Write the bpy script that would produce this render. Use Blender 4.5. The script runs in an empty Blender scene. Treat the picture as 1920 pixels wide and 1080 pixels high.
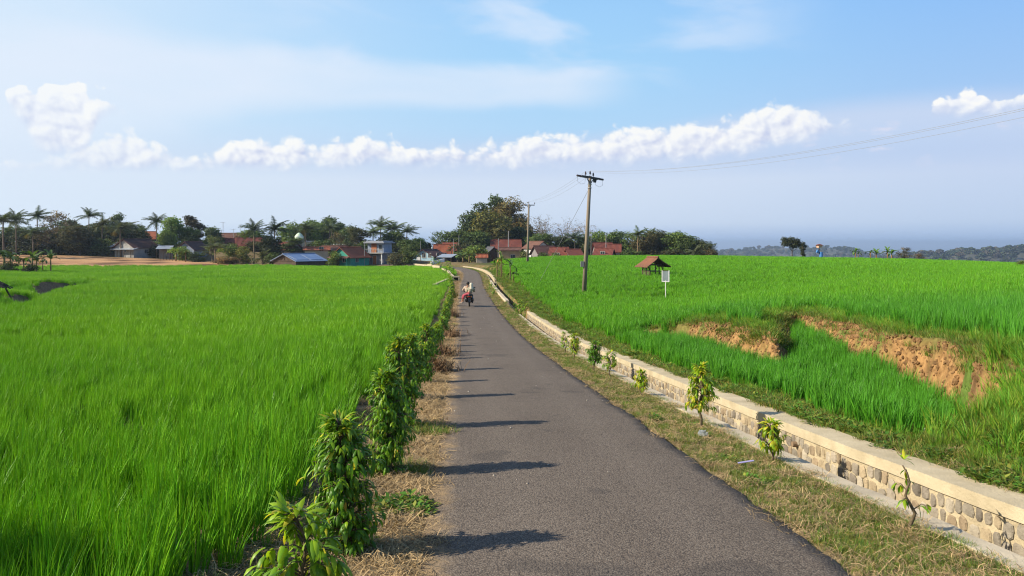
import bpy, math, random
import numpy as np
from mathutils import Vector, Matrix, Euler
sc = bpy.context.scene
COL = sc.collection
random.seed(7)
RNG = np.random.default_rng(11)
R = math.radians
F, VH, ZC = 1450.0, 455.0, 5.0          # focal length in photo pixels, eye-level row, eye height

# ------------------------------------------------------------------ camera
cam = bpy.data.cameras.new('camera')
cam.sensor_width = 36.0
cam.lens = 36.0 * F / 1920.0
cam.shift_y = -(540 - VH) / 1920.0
cam.clip_start, cam.clip_end = 0.1, 90000
camo = bpy.data.objects.new('camera', cam)
camo.location = (0, 0, ZC)
camo.rotation_euler = (R(90), 0, 0)
COL.objects.link(camo)
sc.camera = camo

# ------------------------------------------------------------------ render look
sc.render.engine = 'CYCLES'
sc.view_settings.view_transform = 'Standard'
sc.view_settings.look = 'None'
sc.view_settings.exposure = 0.62
sc.view_settings.gamma = 1
sc.cycles.use_denoising = True
sc.cycles.denoising_prefilter = 'ACCURATE'
sc.cycles.filter_width = 1.15
sc.cycles.max_bounces = 4
sc.cycles.diffuse_bounces = 2
sc.cycles.glossy_bounces = 2
sc.cycles.transmission_bounces = 3
sc.cycles.transparent_max_bounces = 4
sc.cycles.volume_bounces = 0
sc.cycles.sample_clamp_indirect = 4

# ------------------------------------------------------------------ sun
SUN_EL = R(32)
SUN_TO = Vector((-0.987 * math.cos(SUN_EL), -0.16 * math.cos(SUN_EL), math.sin(SUN_EL)))
sun = bpy.data.lights.new('sun', 'SUN')
sun.energy = 5.0
sun.angle = R(0.5)
sun.color = (1.0, 0.90, 0.74)
suno = bpy.data.objects.new('sun', sun)
suno.rotation_euler = (-SUN_TO).to_track_quat('-Z', 'Y').to_euler()
suno.location = (-30, -5, 40)
COL.objects.link(suno)

# ------------------------------------------------------------------ node helper
class NT:
    def __init__(s, tree):
        s.t = tree
        s.n = tree.nodes
        s.l = tree.links
    def put(s, sock, v):
        if isinstance(v, bpy.types.NodeSocket):
            s.l.new(v, sock)
        elif v is not None:
            if hasattr(sock, 'default_value'):
                dv = sock.default_value
                if hasattr(dv, '__len__') and not isinstance(v, str):
                    v = tuple(v) if hasattr(v, '__len__') else (v,) * len(dv)
                    if len(dv) == 4 and len(v) == 3:
                        v = v + (1,)
                sock.default_value = v
    def node(s, typ, ins=None, **kw):
        nd = s.n.new(typ)
        for k, v in kw.items():
            setattr(nd, k, v)
        for k, v in (ins or {}).items():
            s.put(nd.inputs[k], v)
        return nd
    def m(s, op, a, b=None, c=None, clamp=False):
        nd = s.node('ShaderNodeMath', operation=op, use_clamp=clamp)
        for i, v in enumerate((a, b, c)):
            if v is not None:
                s.put(nd.inputs[i], v)
        return nd.outputs[0]
    def mix(s, f, a, b, blend='MIX'):
        nd = s.node('ShaderNodeMix', data_type='RGBA', blend_type=blend)
        s.put(nd.inputs[0], f); s.put(nd.inputs[6], a); s.put(nd.inputs[7], b)
        return nd.outputs[2]
    def step(s, x, a, b, lo=0.0, hi=1.0):
        nd = s.node('ShaderNodeMapRange', interpolation_type='SMOOTHSTEP')
        for i, v in enumerate((x, a, b, lo, hi)):
            s.put(nd.inputs[i], v)
        return nd.outputs[0]
    def lin(s, x, a, b, lo=0.0, hi=1.0):
        nd = s.node('ShaderNodeMapRange')
        for i, v in enumerate((x, a, b, lo, hi)):
            s.put(nd.inputs[i], v)
        return nd.outputs[0]
    def noise(s, vec, scale, detail=5, rough=0.55, dist=0.0, dims='3D'):
        nd = s.node('ShaderNodeTexNoise', {'Vector': vec, 'Scale': scale, 'Detail': detail, 'Roughness': rough, 'Distortion': dist}, noise_dimensions=dims)
        return nd.outputs[0]
    def ramp(s, x, stops, interp='LINEAR'):
        nd = s.node('ShaderNodeValToRGB', {'Fac': x})
        cr = nd.color_ramp
        cr.interpolation = interp
        while len(cr.elements) < len(stops):
            cr.elements.new(0.5)
        for e, (p, c) in zip(cr.elements, stops):
            e.position = p
            e.color = tuple(c) + (1,) if len(c) == 3 else c
        return nd.outputs[0]
    def curve(s, x, pts):
        nd = s.node('ShaderNodeFloatCurve', {'Value': x})
        c = nd.mapping.curves[0]
        nd.mapping.extend = 'HORIZONTAL'
        c.points[0].location = pts[0]
        c.points[1].location = pts[-1]
        for p in pts[1:-1]:
            c.points.new(*p)
        nd.mapping.update()
        return nd.outputs[0]

def lin3(r, g, b):
    f = lambda c: (c / 255 / 12.92) if c <= 10 else ((c / 255 + 0.055) / 1.055) ** 2.4
    return (f(r), f(g), f(b))

# ------------------------------------------------------------------ sky
world = bpy.data.worlds.new('World')
sc.world = world
world.use_nodes = True
W = NT(world.node_tree)
W.n.clear()
SKY_K = 0.655
def build_sky():
    gen = W.node('ShaderNodeTexCoord').outputs['Generated']
    sx, sy, sz = W.node('ShaderNodeSeparateXYZ', {0: gen}).outputs
    az = W.m('ARCTAN2', sx, sy)
    el = W.m('ARCSINE', sz)
    nish = W.node('ShaderNodeTexSky', sky_type='NISHITA', sun_disc=False, sun_elevation=SUN_EL,
                  sun_rotation=math.atan2(SUN_TO.x, SUN_TO.y), air_density=1.0, dust_density=1.2, ozone_density=1.5)
    base = W.mix(1.0, nish.outputs[0], (0.09, 0.09, 0.09), 'MULTIPLY')
    E = lambda v: (math.atan((VH - v) / F) + 0.05) / 0.75
    e01 = W.lin(el, -0.05, 0.70)
    grad = W.ramp(e01, [(E(470), lin3(164, 192, 230)), (E(452), lin3(172, 196, 232)), (E(420), lin3(208, 223, 243)), (E(340), lin3(214, 228, 246)),
                        (E(300), lin3(188, 212, 242)), (E(240), lin3(178, 216, 248)), (E(130), lin3(166, 213, 250)), (E(20), lin3(158, 207, 250)),
                        (E(-150), lin3(132, 186, 240)), (0.72, (0.16, 0.33, 0.66)), (1.0, (0.10, 0.23, 0.52))])
    sky = W.mix(W.step(el, 0.45, 1.0, 1.0, 0.25), base, grad)
    low = W.step(el, 0.5, 0.9, 1, 0)
    # the sky whitens towards the sun side and is a deeper blue away from it
    sky = W.mix(W.m('MULTIPLY', W.step(az, -0.75, 0.10, 0.78, 0.0), low), sky, lin3(226, 240, 253))
    right = W.m('MULTIPLY', W.step(az, 0.05, 0.62, 0.0, 0.85), W.step(el, 0.02, 0.20, 0.5, 1))
    sky = W.mix(right, sky, W.ramp(e01, [(E(455), lin3(164, 193, 230)), (E(330), lin3(187, 205, 239)), (E(180), lin3(158, 197, 244)), (E(0), lin3(134, 186, 247)), (0.9, (0.1, 0.25, 0.6))]))
    # ---- thin high veil
    A = lambda u: math.atan((u - 960) / F)
    a01 = W.lin(az, -0.70, 0.70)
    AX = lambda u: (A(u) + 0.70) / 1.40
    def EV(u, v):
        return math.atan((VH - v) / F * math.cos(A(u)))
    flat = W.node('ShaderNodeCombineXYZ', {0: az, 1: W.m('ADD', W.m('MULTIPLY', el, 3.2), W.m('MULTIPLY', az, 0.25)), 2: 3.7}).outputs[0]
    vn = W.noise(flat, 5.5, 6, 0.5, 0.35)
    K = 2.5
    vc = W.m('DIVIDE', W.curve(a01, [(AX(u), EV(u, v) * K) for u, v in ((-150, 140), (0, 150), (300, 150), (600, 150), (900, 158), (1180, 150), (1500, 120))]), K)
    vw = W.m('DIVIDE', W.curve(a01, [(AX(u), w / F * K) for u, w in ((-150, 110), (0, 120), (300, 85), (600, 48), (900, 42), (1150, 36), (1300, 30))]), K)
    q = W.m('DIVIDE', W.m('SUBTRACT', el, W.m('ADD', vc, W.m('MULTIPLY', W.m('SUBTRACT', vn, 0.5), 0.05))), vw)
    veil = W.m('MULTIPLY', W.step(W.m('ABSOLUTE', q), 0.35, 1.35, 1, 0), W.step(az, A(1040), A(1230), 1, 0))
    veil = W.m('MULTIPLY', veil, W.lin(vn, 0.2, 0.75, 0.55, 1.0))
    sky = W.mix(W.m('MULTIPLY', veil, 0.82), sky, lin3(230, 239, 253))
    w2 = W.m('MULTIPLY', W.m('MULTIPLY', W.step(vn, 0.46, 0.70), W.step(az, 0.28, 0.42, 1, 0.0)), W.step(el, 0.15, 0.24))
    w2 = W.m('MULTIPLY', w2, W.step(W.m('ABSOLUTE', W.m('SUBTRACT', az, 0.07)), 0.02, 0.38, 0.7, 0.25))
    sky = W.mix(W.m('MULTIPLY', w2, low), sky, lin3(220, 234, 253))
    # ---- cumulus bank
    def billow(p, z):
        v = W.node('ShaderNodeCombineXYZ', {0: W.m('ADD', p[0], z), 1: W.m('MULTIPLY', p[1], 1.15), 2: 0.0}).outputs[0]
        wob = W.node('ShaderNodeTexNoise', {'Vector': v, 'Scale': 30.0, 'Detail': 2}, noise_dimensions='2D')
        v = W.node('ShaderNodeVectorMath', {0: v, 1: W.node('ShaderNodeVectorMath', {0: wob.outputs[1], 3: 0.016}, operation='SCALE').outputs[0]}, operation='ADD').outputs[0]
        def vor(s):
            return W.node('ShaderNodeTexVoronoi', {'Vector': v, 'Scale': s}, feature='SMOOTH_F1' if s < 30 else 'F1', voronoi_dimensions='2D').outputs[0]
        b = W.m('MULTIPLY', W.m('SUBTRACT', 0.62, vor(24.0)), 0.85)
        b = W.m('ADD', b, W.m('MULTIPLY', W.m('SUBTRACT', 0.55, vor(52.0)), 0.45))
        b = W.m('ADD', b, W.m('MULTIPLY', W.m('SUBTRACT', 0.55, vor(120.0)), 0.22))
        return W.m('ADD', b, W.m('MULTIPLY', W.m('SUBTRACT', W.noise(v, 150.0, 4, 0.6), 0.5), 0.30))
    def bank(tops, bots, z, amp=0.028, edge=0.011, soft=0.015):
        T = W.m('DIVIDE', W.curve(a01, [(AX(u), EV(u, v) * K) for u, v in tops]), K)
        B = W.m('DIVIDE', W.curve(a01, [(AX(u), EV(u, v) * K) for u, v in bots]), K)
        n0 = billow((az, el), z)
        n1 = billow((W.m('ADD', az, -0.0065), W.m('ADD', el, 0.0055)), z)
        d = W.m('ADD', W.m('SUBTRACT', T, el), W.m('MULTIPLY', W.m('SUBTRACT', n0, 0.30), amp))
        al = W.step(d, 0.0, edge)
        bn = W.m('SUBTRACT', el, W.m('ADD', B, W.m('MULTIPLY', W.m('SUBTRACT', 0.35, n0), 0.012)))
        al = W.m('MULTIPLY', al, W.step(bn, -soft * 0.5, soft))
        lit = W.m('ADD', 0.64, W.m('MULTIPLY', W.m('SUBTRACT', n0, n1), 1.15))
        h = W.m('DIVIDE', W.m('SUBTRACT', el, B), W.m('MAXIMUM', W.m('SUBTRACT', T, B), 0.012))
        lit = W.m('ADD', lit, W.lin(h, 0.0, 1.0, -0.30, 0.40), clamp=True)
        return al, lit
    al, lit = bank([(-150, 330), (0, 300), (60, 300), (130, 285), (190, 255), (225, 245), (270, 262), (330, 282), (385, 285), (440, 262), (500, 256), (560, 260), (610, 272), (640, 262), (690, 250),
                    (735, 262), (775, 270), (840, 268), (900, 268), (980, 262), (1040, 252), (1100, 258), (1170, 240), (1240, 238), (1320, 222), (1390, 214), (1450, 194), (1500, 200), (1550, 214),
                    (1640, 226), (1720, 300), (2000, 320)],
                   [(-150, 312), (0, 312), (200, 318), (330, 316), (500, 317), (680, 311), (770, 313), (900, 316), (1050, 310), (1150, 304), (1250, 302), (1400, 285), (1520, 262), (1650, 232), (2000, 230)], 1.3)
    al = W.m('MULTIPLY', al, W.step(az, A(20), A(420), 0.5, 0.95))
    al = W.m('MULTIPLY', al, W.step(az, A(1490), A(1680), 1.0, 0.0))
    cloudcol = lambda l: W.ramp(l, [(0.0, lin3(196, 206, 236)), (0.45, lin3(226, 231, 245)), (0.8, lin3(246, 248, 252)), (1.0, lin3(253, 253, 251))])
    # grey violet underside below the bank
    under = W.m('MULTIPLY', W.step(W.m('SUBTRACT', el, W.m('DIVIDE', W.curve(a01, [(AX(u), EV(u, v) * K) for u, v in ((0, 318), (700, 308), (1100, 290), (1500, 235), (1750, 215), (2000, 210))]), K)), -0.075, 0.012, 0.0, 1.0),
                W.step(W.m('SUBTRACT', el, W.m('DIVIDE', W.curve(a01, [(AX(u), EV(u, v) * K) for u, v in ((0, 318), (700, 308), (1100, 290), (1500, 235), (1750, 215), (2000, 210))]), K)), 0.0, 0.035, 1.0, 0.0))
    under = W.m('MULTIPLY', under, W.step(az, A(450), A(1200), 0.15, 0.8))
    sky = W.mix(W.m('MULTIPLY', under, low), sky, lin3(206, 219, 243))
    sky = W.mix(W.m('MULTIPLY', al, W.step(az, 1.2, 1.6, 1, 0)), sky, cloudcol(lit))
    al2, lit2 = bank([(-150, 300), (0, 200), (22, 168), (60, 172), (95, 146), (140, 150), (165, 172), (215, 186), (245, 220), (300, 330), (1000, 330), (1680, 330), (1735, 240), (1765, 186), (1810, 172), (1850, 178), (1885, 182), (1910, 172), (1960, 150), (2050, 150)],
                     [(-150, 290), (0, 205), (40, 235), (90, 285), (150, 290), (190, 215), (240, 205), (300, 250), (1000, 250), (1700, 212), (1760, 214), (1820, 214), (1900, 204), (2050, 200)], 5.1, 0.034, 0.006, 0.016)
    al2 = W.m('MULTIPLY', al2, W.step(az, A(20), A(330), 0.72, 1.0))
    sky = W.mix(W.m('MULTIPLY', al2, W.step(az, 1.2, 1.6, 1, 0)), sky, cloudcol(lit2))
    # ragged faint puffs to the right of the bank
    fl = W.node('ShaderNodeCombineXYZ', {0: az, 1: W.m('MULTIPLY', el, 2.6), 2: 8.0}).outputs[0]
    pn = W.noise(fl, 17, 6, 0.6)
    pf = W.m('MULTIPLY', W.step(pn, 0.54, 0.72), W.m('MULTIPLY', W.step(el, EV(1600, 330), EV(1600, 290)), W.step(el, EV(1600, 245), EV(1600, 205), 1, 0)))
    pf = W.m('MULTIPLY', pf, W.m('MULTIPLY', W.step(az, A(1380), A(1560)), 0.75))
    sky = W.mix(pf, sky, lin3(224, 226, 244))
    bg = W.node('ShaderNodeBackground', {'Color': sky, 'Strength': SKY_K})
    W.l.new(bg.outputs[0], W.node('ShaderNodeOutputWorld').inputs['Surface'])
build_sky()
world.cycles.sampling_method = 'MANUAL'
world.cycles.sample_map_resolution = 512

# ------------------------------------------------------------------ mesh helpers
class MB:
    """collects shapes; build() links them as one mesh object"""
    def __init__(s):
        s.v, s.f, s.mi, s.c, s.cm = [], [], [], [], None
        s.col, s.mat = (1, 1, 1), 0
    def add(s, vs, fs):
        o = len(s.v)
        s.v += [tuple(p) for p in vs]
        s.f += [tuple(i + o for i in q) for q in fs]
        s.mi += [s.mat] * len(fs)
        s.c += [s.col] * len(vs)
        return s
    def box(s, c, d, rot=None, taper=1.0):
        x, y, z = d[0] / 2, d[1] / 2, d[2] / 2
        vs = [Vector((a * x * (taper if k > 0 else 1), b * y * (taper if k > 0 else 1), k * z)) for k in (-1, 1) for a, b in ((-1, -1), (1, -1), (1, 1), (-1, 1))]
        if rot is not None:
            M = Euler(rot).to_matrix() if not isinstance(rot, Matrix) else rot
            vs = [M @ v for v in vs]
        vs = [v + Vector(c) for v in vs]
        return s.add(vs, [(3, 2, 1, 0), (4, 5, 6, 7), (0, 1, 5, 4), (1, 2, 6, 5), (2, 3, 7, 6), (3, 0, 4, 7)])
    def tube(s, pts, rad, n=6, cap=True):
        pts = [Vector(p) for p in pts]
        rad = rad if hasattr(rad, '__len__') else [rad] * len(pts)
        vs, fs = [], []
        ref = None
        for i, p in enumerate(pts):
            t = (pts[min(i + 1, len(pts) - 1)] - pts[max(i - 1, 0)]).normalized()
            if ref is None:
                ref = t.orthogonal().normalized()
            ref = (ref - t * ref.dot(t)).normalized()
            b = t.cross(ref)
            for k in range(n):
                a = 2 * math.pi * k / n
                vs.append(p + (ref * math.cos(a) + b * math.sin(a)) * rad[i])
        for i in range(len(pts) - 1):
            for k in range(n):
                k2 = (k + 1) % n
                fs.append((i * n + k, i * n + k2, (i + 1) * n + k2, (i + 1) * n + k))
        if cap:
            fs.append(tuple(range(n - 1, -1, -1)))
            fs.append(tuple((len(pts) - 1) * n + k for k in range(n)))
        return s.add(vs, fs)
    def ell(s, c, r, seg=10, ring=7, rot=None, wob=0.0):
        c = Vector(c)
        r = r if hasattr(r, '__len__') else (r, r, r)
        M = Euler(rot).to_matrix() if rot else Matrix.Identity(3)
        vs = [c + M @ Vector((0, 0, -r[2]))]
        for j in range(1, ring):
            th = math.pi * j / ring - math.pi / 2
            for i in range(seg):
                ph = 2 * math.pi * i / seg
                w = 1 + wob * random.uniform(-1, 1)
                vs.append(c + M @ Vector((r[0] * math.cos(th) * math.cos(ph) * w, r[1] * math.cos(th) * math.sin(ph) * w, r[2] * math.sin(th) * w)))
        vs.append(c + M @ Vector((0, 0, r[2])))
        fs = [(0, 1 + (i + 1) % seg, 1 + i) for i in range(seg)]
        for j in range(ring - 2):
            for i in range(seg):
                a = 1 + j * seg
                fs.append((a + i, a + (i + 1) % seg, a + seg + (i + 1) % seg, a + seg + i))
        last = len(vs) - 1
        a = 1 + (ring - 2) * seg
        fs += [(a + i, a + (i + 1) % seg, last) for i in range(seg)]
        return s.add(vs, fs)
    def torus(s, c, Rr, r, axis='X', n=20, m=8):
        vs, fs = [], []
        for i in range(n):
            a = 2 * math.pi * i / n
            for k in range(m):
                b = 2 * math.pi * k / m
                q = Rr + r * math.cos(b)
                p = (r * math.sin(b), q * math.cos(a), q * math.sin(a)) if axis == 'X' else (q * math.cos(a), q * math.sin(a), r * math.sin(b))
                vs.append(Vector(c) + Vector(p))
                fs.append((i * m + k, ((i + 1) % n) * m + k, ((i + 1) % n) * m + (k + 1) % m, i * m + (k + 1) % m))
        return s.add(vs, fs)
    def build(s, name, mat, parent=None, smooth=False, at=None, rot=None):
        me = bpy.data.meshes.new(name)
        me.from_pydata(s.v, [], s.f)
        for mm in (mat if isinstance(mat, (list, tuple)) else [mat]):
            me.materials.append(mm)
        if any(s.mi):
            me.polygons.foreach_set('material_index', s.mi)
        if any(c != (1, 1, 1) for c in s.c):
            ca = me.color_attributes.new('Col', 'FLOAT_COLOR', 'POINT')
            ca.data.foreach_set('color', np.c_[np.array(s.c, dtype=np.float32), np.ones(len(s.c), np.float32)].ravel())
        if smooth:
            me.polygons.foreach_set('use_smooth', [True] * len(me.polygons))
        me.update()
        o = bpy.data.objects.new(name, me)
        COL.objects.link(o)
        if parent is not None:
            o.parent = parent
        if at is not None:
            o.location = at
        if rot is not None:
            o.rotation_euler = rot
        return o

def npmesh(name, V, Q, mat, cols=None, smooth=True, link=True, parent=None):
    """mesh object from numpy arrays; Q is (n,3) or (n,4)"""
    me = bpy.data.meshes.new(name)
    V = np.asarray(V, np.float32); Q = np.asarray(Q, np.int32)
    k = Q.shape[1]
    me.vertices.add(len(V)); me.vertices.foreach_set('co', V.ravel())
    me.loops.add(Q.size); me.loops.foreach_set('vertex_index', Q.ravel())
    me.polygons.add(len(Q))
    me.polygons.foreach_set('loop_start', np.arange(0, Q.size, k, dtype=np.int32))
    me.polygons.foreach_set('use_smooth', np.full(len(Q), smooth))
    me.materials.append(mat)
    if cols is not None:
        ca = me.color_attributes.new('Col', 'FLOAT_COLOR', 'POINT')
        ca.data.foreach_set('color', np.c_[np.asarray(cols, np.float32), np.ones(len(V), np.float32)].ravel())
    me.update(calc_edges=True)
    me.validate()
    o = bpy.data.objects.new(name, me)
    if link:
        COL.objects.link(o)
    if parent is not None:
        o.parent = parent
    return o

def tag(o, label=None, cat=None, group=None, kind=None):
    if label: o['label'] = label
    if cat: o['category'] = cat
    if group: o['group'] = group
    if kind: o['kind'] = kind
    return o

def thing(name, label, cat, loc=(0, 0, 0), rz=0.0, group=None):
    o = bpy.data.objects.new(name, None)
    o.empty_display_size = 0.3
    COL.objects.link(o)
    o.location = loc
    o.rotation_euler = (0, 0, rz)
    return tag(o, label, cat, group)

def copy_tree(o, parent=None):
    c = o.copy()
    COL.objects.link(c)
    if parent is not None:
        c.parent = parent
    for ch in list(o.children):
        copy_tree(ch, c)
    return c

# ------------------------------------------------------------------ materials
def pmat(name, col, c2=None, scale=5.0, detail=5, rough=0.75, bump=0.0, bscale=None, attr=False, objcol=False, transl=0.0, spec=0.3,
         metal=0.0, world_pos=False, stretch=None, rnd=0.0, lohi=(0.35, 0.65), patch=None):
    m = bpy.data.materials.new(name)
    m.use_nodes = True
    T = NT(m.node_tree)
    T.n.clear()
    pos = T.node('ShaderNodeNewGeometry').outputs['Position'] if world_pos else T.node('ShaderNodeTexCoord').outputs['Object']
    if stretch:
        pos = T.node('ShaderNodeMapping', {'Vector': pos, 'Scale': stretch}).outputs[0]
    c = T.node('ShaderNodeRGB').outputs[0]
    c.default_value = tuple(col) + (1,)
    if c2 is not None:
        c = T.mix(T.lin(T.noise(pos, scale, detail), lohi[0], lohi[1]), c, c2)
    if attr:
        c = T.mix(1.0, c, T.node('ShaderNodeAttribute', attribute_name='Col').outputs['Color'], 'MULTIPLY')
    info = None
    if objcol or rnd or patch:
        info = T.node('ShaderNodeObjectInfo')
    if objcol:
        c = T.mix(1.0, c, info.outputs['Color'], 'MULTIPLY')
    if patch:        # broad patches of another colour over a field: (colour, scale, strength)
        g = T.noise(T.node('ShaderNodeMapping', {'Vector': info.outputs['Location'], 'Scale': (1, 1, 0)}).outputs[0], patch[1], 4)
        lx, ly, lz = T.node('ShaderNodeSeparateXYZ', {0: info.outputs['Location']}).outputs
        side = T.m('MULTIPLY', T.step(lx, -7.0, 3.0, 1.0, 0.12), T.step(ly, 4.0, 40.0, 0.62, 1.0))     # yellower on the sapling side, more so with distance
        low = T.m('MULTIPLY', T.step(lx, 1.5, 4.5), T.step(ly, 20.0, 38.0, 0.75, 0.0))     # unlit side of the lower-step rice painted in as deeper green
        c = T.mix(low, c, (0.048, 0.225, 0.018))
        c = T.mix(T.m('MULTIPLY', T.lin(g, 0.30, 0.62, 0.25, patch[2]), side), c, patch[0])
    if rnd:
        v = T.lin(info.outputs['Random'], 0, 1, 1 - rnd, 1 + rnd)
        c = T.mix(1.0, c, T.node('ShaderNodeCombineColor', {0: v, 1: v, 2: v}).outputs[0], 'MULTIPLY')
    p = T.node('ShaderNodeBsdfPrincipled', {'Base Color': c, 'Roughness': rough, 'Metallic': metal, 'Specular IOR Level': spec})
    if bump:
        b = T.node('ShaderNodeBump', {'Strength': min(1.0, bump), 'Distance': 0.02 * max(1, bump), 'Height': T.noise(pos, bscale or scale * 3, 6, 0.6)})
        T.l.new(b.outputs[0], p.inputs['Normal'])
    out = p.outputs[0]
    if transl:
        tr = T.node('ShaderNodeBsdfTranslucent', {'Color': T.mix(1.0, c, (1.25, 1.15, 0.55), 'MULTIPLY')})
        ms = T.node('ShaderNodeMixShader', {0: transl, 1: out, 2: tr.outputs[0]})
        out = ms.outputs[0]
    T.l.new(out, T.node('ShaderNodeOutputMaterial').inputs['Surface'])
    return m
# ------------------------------------------------------------------ lie of the land
RP = np.array([(-10, 1.775), (0, 1.108), (20, -0.222), (40, -1.55), (60, -2.88), (85, -4.45), (100, -5.2), (115, -6.0), (130, -7.1), (143, -8.8), (154, -11.4), (163, -15.2), (170, -20.5), (174, -27), (176, -36)], float)
def spline(P, k=14):
    out = []
    n = len(P)
    for i in range(n - 1):
        p0, p1, p2, p3 = P[max(i - 1, 0)], P[i], P[i + 1], P[min(i + 2, n - 1)]
        L = np.linalg.norm(p2 - p1) + 1e-9
        m1 = (p2 - p0) / (np.linalg.norm(p2 - p1) + np.linalg.norm(p1 - p0) + 1e-9) * L
        m2 = (p3 - p1) / (np.linalg.norm(p3 - p2) + np.linalg.norm(p2 - p1) + 1e-9) * L
        for j in range(k):
            t = j / k
            out.append((2 * t**3 - 3 * t**2 + 1) * p1 + (t**3 - 2 * t**2 + t) * m1 + (-2 * t**3 + 3 * t**2) * p2 + (t**3 - t**2) * m2)
    out.append(P[-1])
    return np.array(out)
RPL = spline(RP[:, ::-1])               # (x, y) along the road's middle
RSEG_A, RSEG_B = RPL[:-1], RPL[1:]
RARC = np.r_[0, np.cumsum(np.linalg.norm(np.diff(RPL, axis=0), axis=1))]
def road_off(X, Y):
    """signed distance from the road's middle (right is positive) and the road's y there"""
    X = np.atleast_1d(np.asarray(X, float)); Y = np.atleast_1d(np.asarray(Y, float))
    D = np.empty(len(X)); S = np.empty(len(X)); RY = np.empty(len(X))
    d = RSEG_B - RSEG_A
    L2 = (d**2).sum(1)
    for i in range(0, len(X), 20000):
        x = X[i:i + 20000, None]; y = Y[i:i + 20000, None]
        t = np.clip(((x - RSEG_A[:, 0]) * d[:, 0] + (y - RSEG_A[:, 1]) * d[:, 1]) / L2, 0, 1)
        ex = x - (RSEG_A[:, 0] + t * d[:, 0]); ey = y - (RSEG_A[:, 1] + t * d[:, 1])
        dd = ex**2 + ey**2
        k = dd.argmin(1); r = np.arange(len(k))
        sg = np.sign(d[k, 1] * ex[r, k] - d[k, 0] * ey[r, k])
        D[i:i + 20000] = np.sqrt(dd[r, k]) * np.where(sg == 0, 1, sg)
        RY[i:i + 20000] = RSEG_A[k, 1] + t[r, k] * d[k, 1]
    return D, RY
HY = [-12, 0, 4.9, 10.4, 17.4, 29, 41, 53, 81, 109, 130, 160, 180]
HH = [1.5, 1.82, 2.10, 2.46, 2.94, 3.66, 4.12, 4.42, 4.75, 4.9, 4.95, 4.97, 4.95]
HS = spline(np.array(list(zip(HY, HH)), float))
def Hroad(y): return np.interp(y, HS[:, 0], HS[:, 1])
def LIP(y): return np.interp(y, [0, 5, 8, 13, 18, 45, 200], [2.66, 2.50, 2.34, 2.30, 2.28, 2.24, 2.2])   # near edge of the drain, from the road's middle
def sstep(x, a, b):
    t = np.clip((x - a) / (b - a), 0, 1)
    return t * t * (3 - 2 * t)
_ph = RNG.uniform(0, 6.28, (4, 24)); _dr = RNG.uniform(0, 6.28, 24)
def wave(x, y, s, seed=0, octs=4):
    """cheap smooth noise, about -1..1"""
    r = np.zeros(np.shape(x)); a = 1.0; k = (seed * 5) % 18
    for o in range(octs):
        f = s * 1.9**o
        for j in range(3):
            th = _dr[(k + j + 2 * o) % 24]
            r = r + a * np.sin(f * (x * math.cos(th) + y * math.sin(th)) * (1 + 0.13 * j) + _ph[seed % 4, (k + j + o) % 24] + 1.3 * np.sin(f * 0.7 * (y * math.cos(th) - x * math.sin(th)) + _ph[(seed + 1) % 4, j]))
        a *= 0.55
    return r / 4.2
class TPS:
    def __init__(s, P):
        P = np.array(P, float)
        s.a, s.b = s.tr(P[:, 0], P[:, 1])
        n = len(P)
        K = s.k(np.hypot(s.a[:, None] - s.a, s.b[:, None] - s.b)) + 2e-3 * np.eye(n)
        Q = np.c_[np.ones(n), s.a, s.b]
        M = np.block([[K, Q], [Q.T, np.zeros((3, 3))]])
        s.w = np.linalg.solve(M, np.r_[P[:, 2], 0, 0, 0])
    tr = staticmethod(lambda x, y: (1.6 * np.asarray(x) / (np.asarray(y) + 8), 0.8 * np.log(np.asarray(y) + 8)))
    k = staticmethod(lambda r: r**2 * np.log(r + 1e-9))
    def __call__(s, x, y):
        y = np.maximum(y, 1.0)
        a, b = s.tr(x, y); out = np.empty(len(a)); n = len(s.a)
        for i in range(0, len(a), 20000):
            r = np.hypot(a[i:i + 20000, None] - s.a, b[i:i + 20000, None] - s.b)
            out[i:i + 20000] = s.k(r) @ s.w[:n] + s.w[n] + s.w[n + 1] * a[i:i + 20000] + s.w[n + 2] * b[i:i + 20000]
        return out
FAR = [(-150, 260, 4), (-60, 270, 6.0), (0, 280, 6), (60, 260, 8), (150, 260, 22), (250, 150, 16), (-230, 150, 3.5), (-60, 420, 18), (0, 420, 20), (200, 420, 40), (-250, 420, 15)]
TR = TPS([(3.5, 1.5, 1.75), (6, 3, 1.6), (10, 3, 1.3), (16, 6, 1.1), (5.4, 6.5, 1.95), (6.1, 9.6, 1.52), (7.5, 16, 1.92), (9.6, 25, 2.3), (6.2, 24.3, 2.42), (6.0, 20.5, 2.2), (3.6, 25, 3.15), (4.2, 30, 3.3), (5.8, 17, 2.1), (12, 12, 1.45), (18, 20, 1.7), (20, 30, 2.15), (14, 35, 2.55),
          (30, 45, 2.3), (5, 35, 3.45), (5.6, 60, 4.1), (10, 52, 3.9), (13.8, 76, 3.42), (38, 60, 2.6), (60, 90, 3.1), (2.5, 120, 3.35), (5, 135, 2.75), (20, 135, 2.6), (35, 130, 2.6), (50, 120, 2.75), (75, 110, 3.4),
          (-2, 165, 4.4), (25, 190, 4.3), (60, 190, 5.6), (100, 160, 7), (150, 200, 15), (-5, 215, 4.9)] + FAR)
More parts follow.
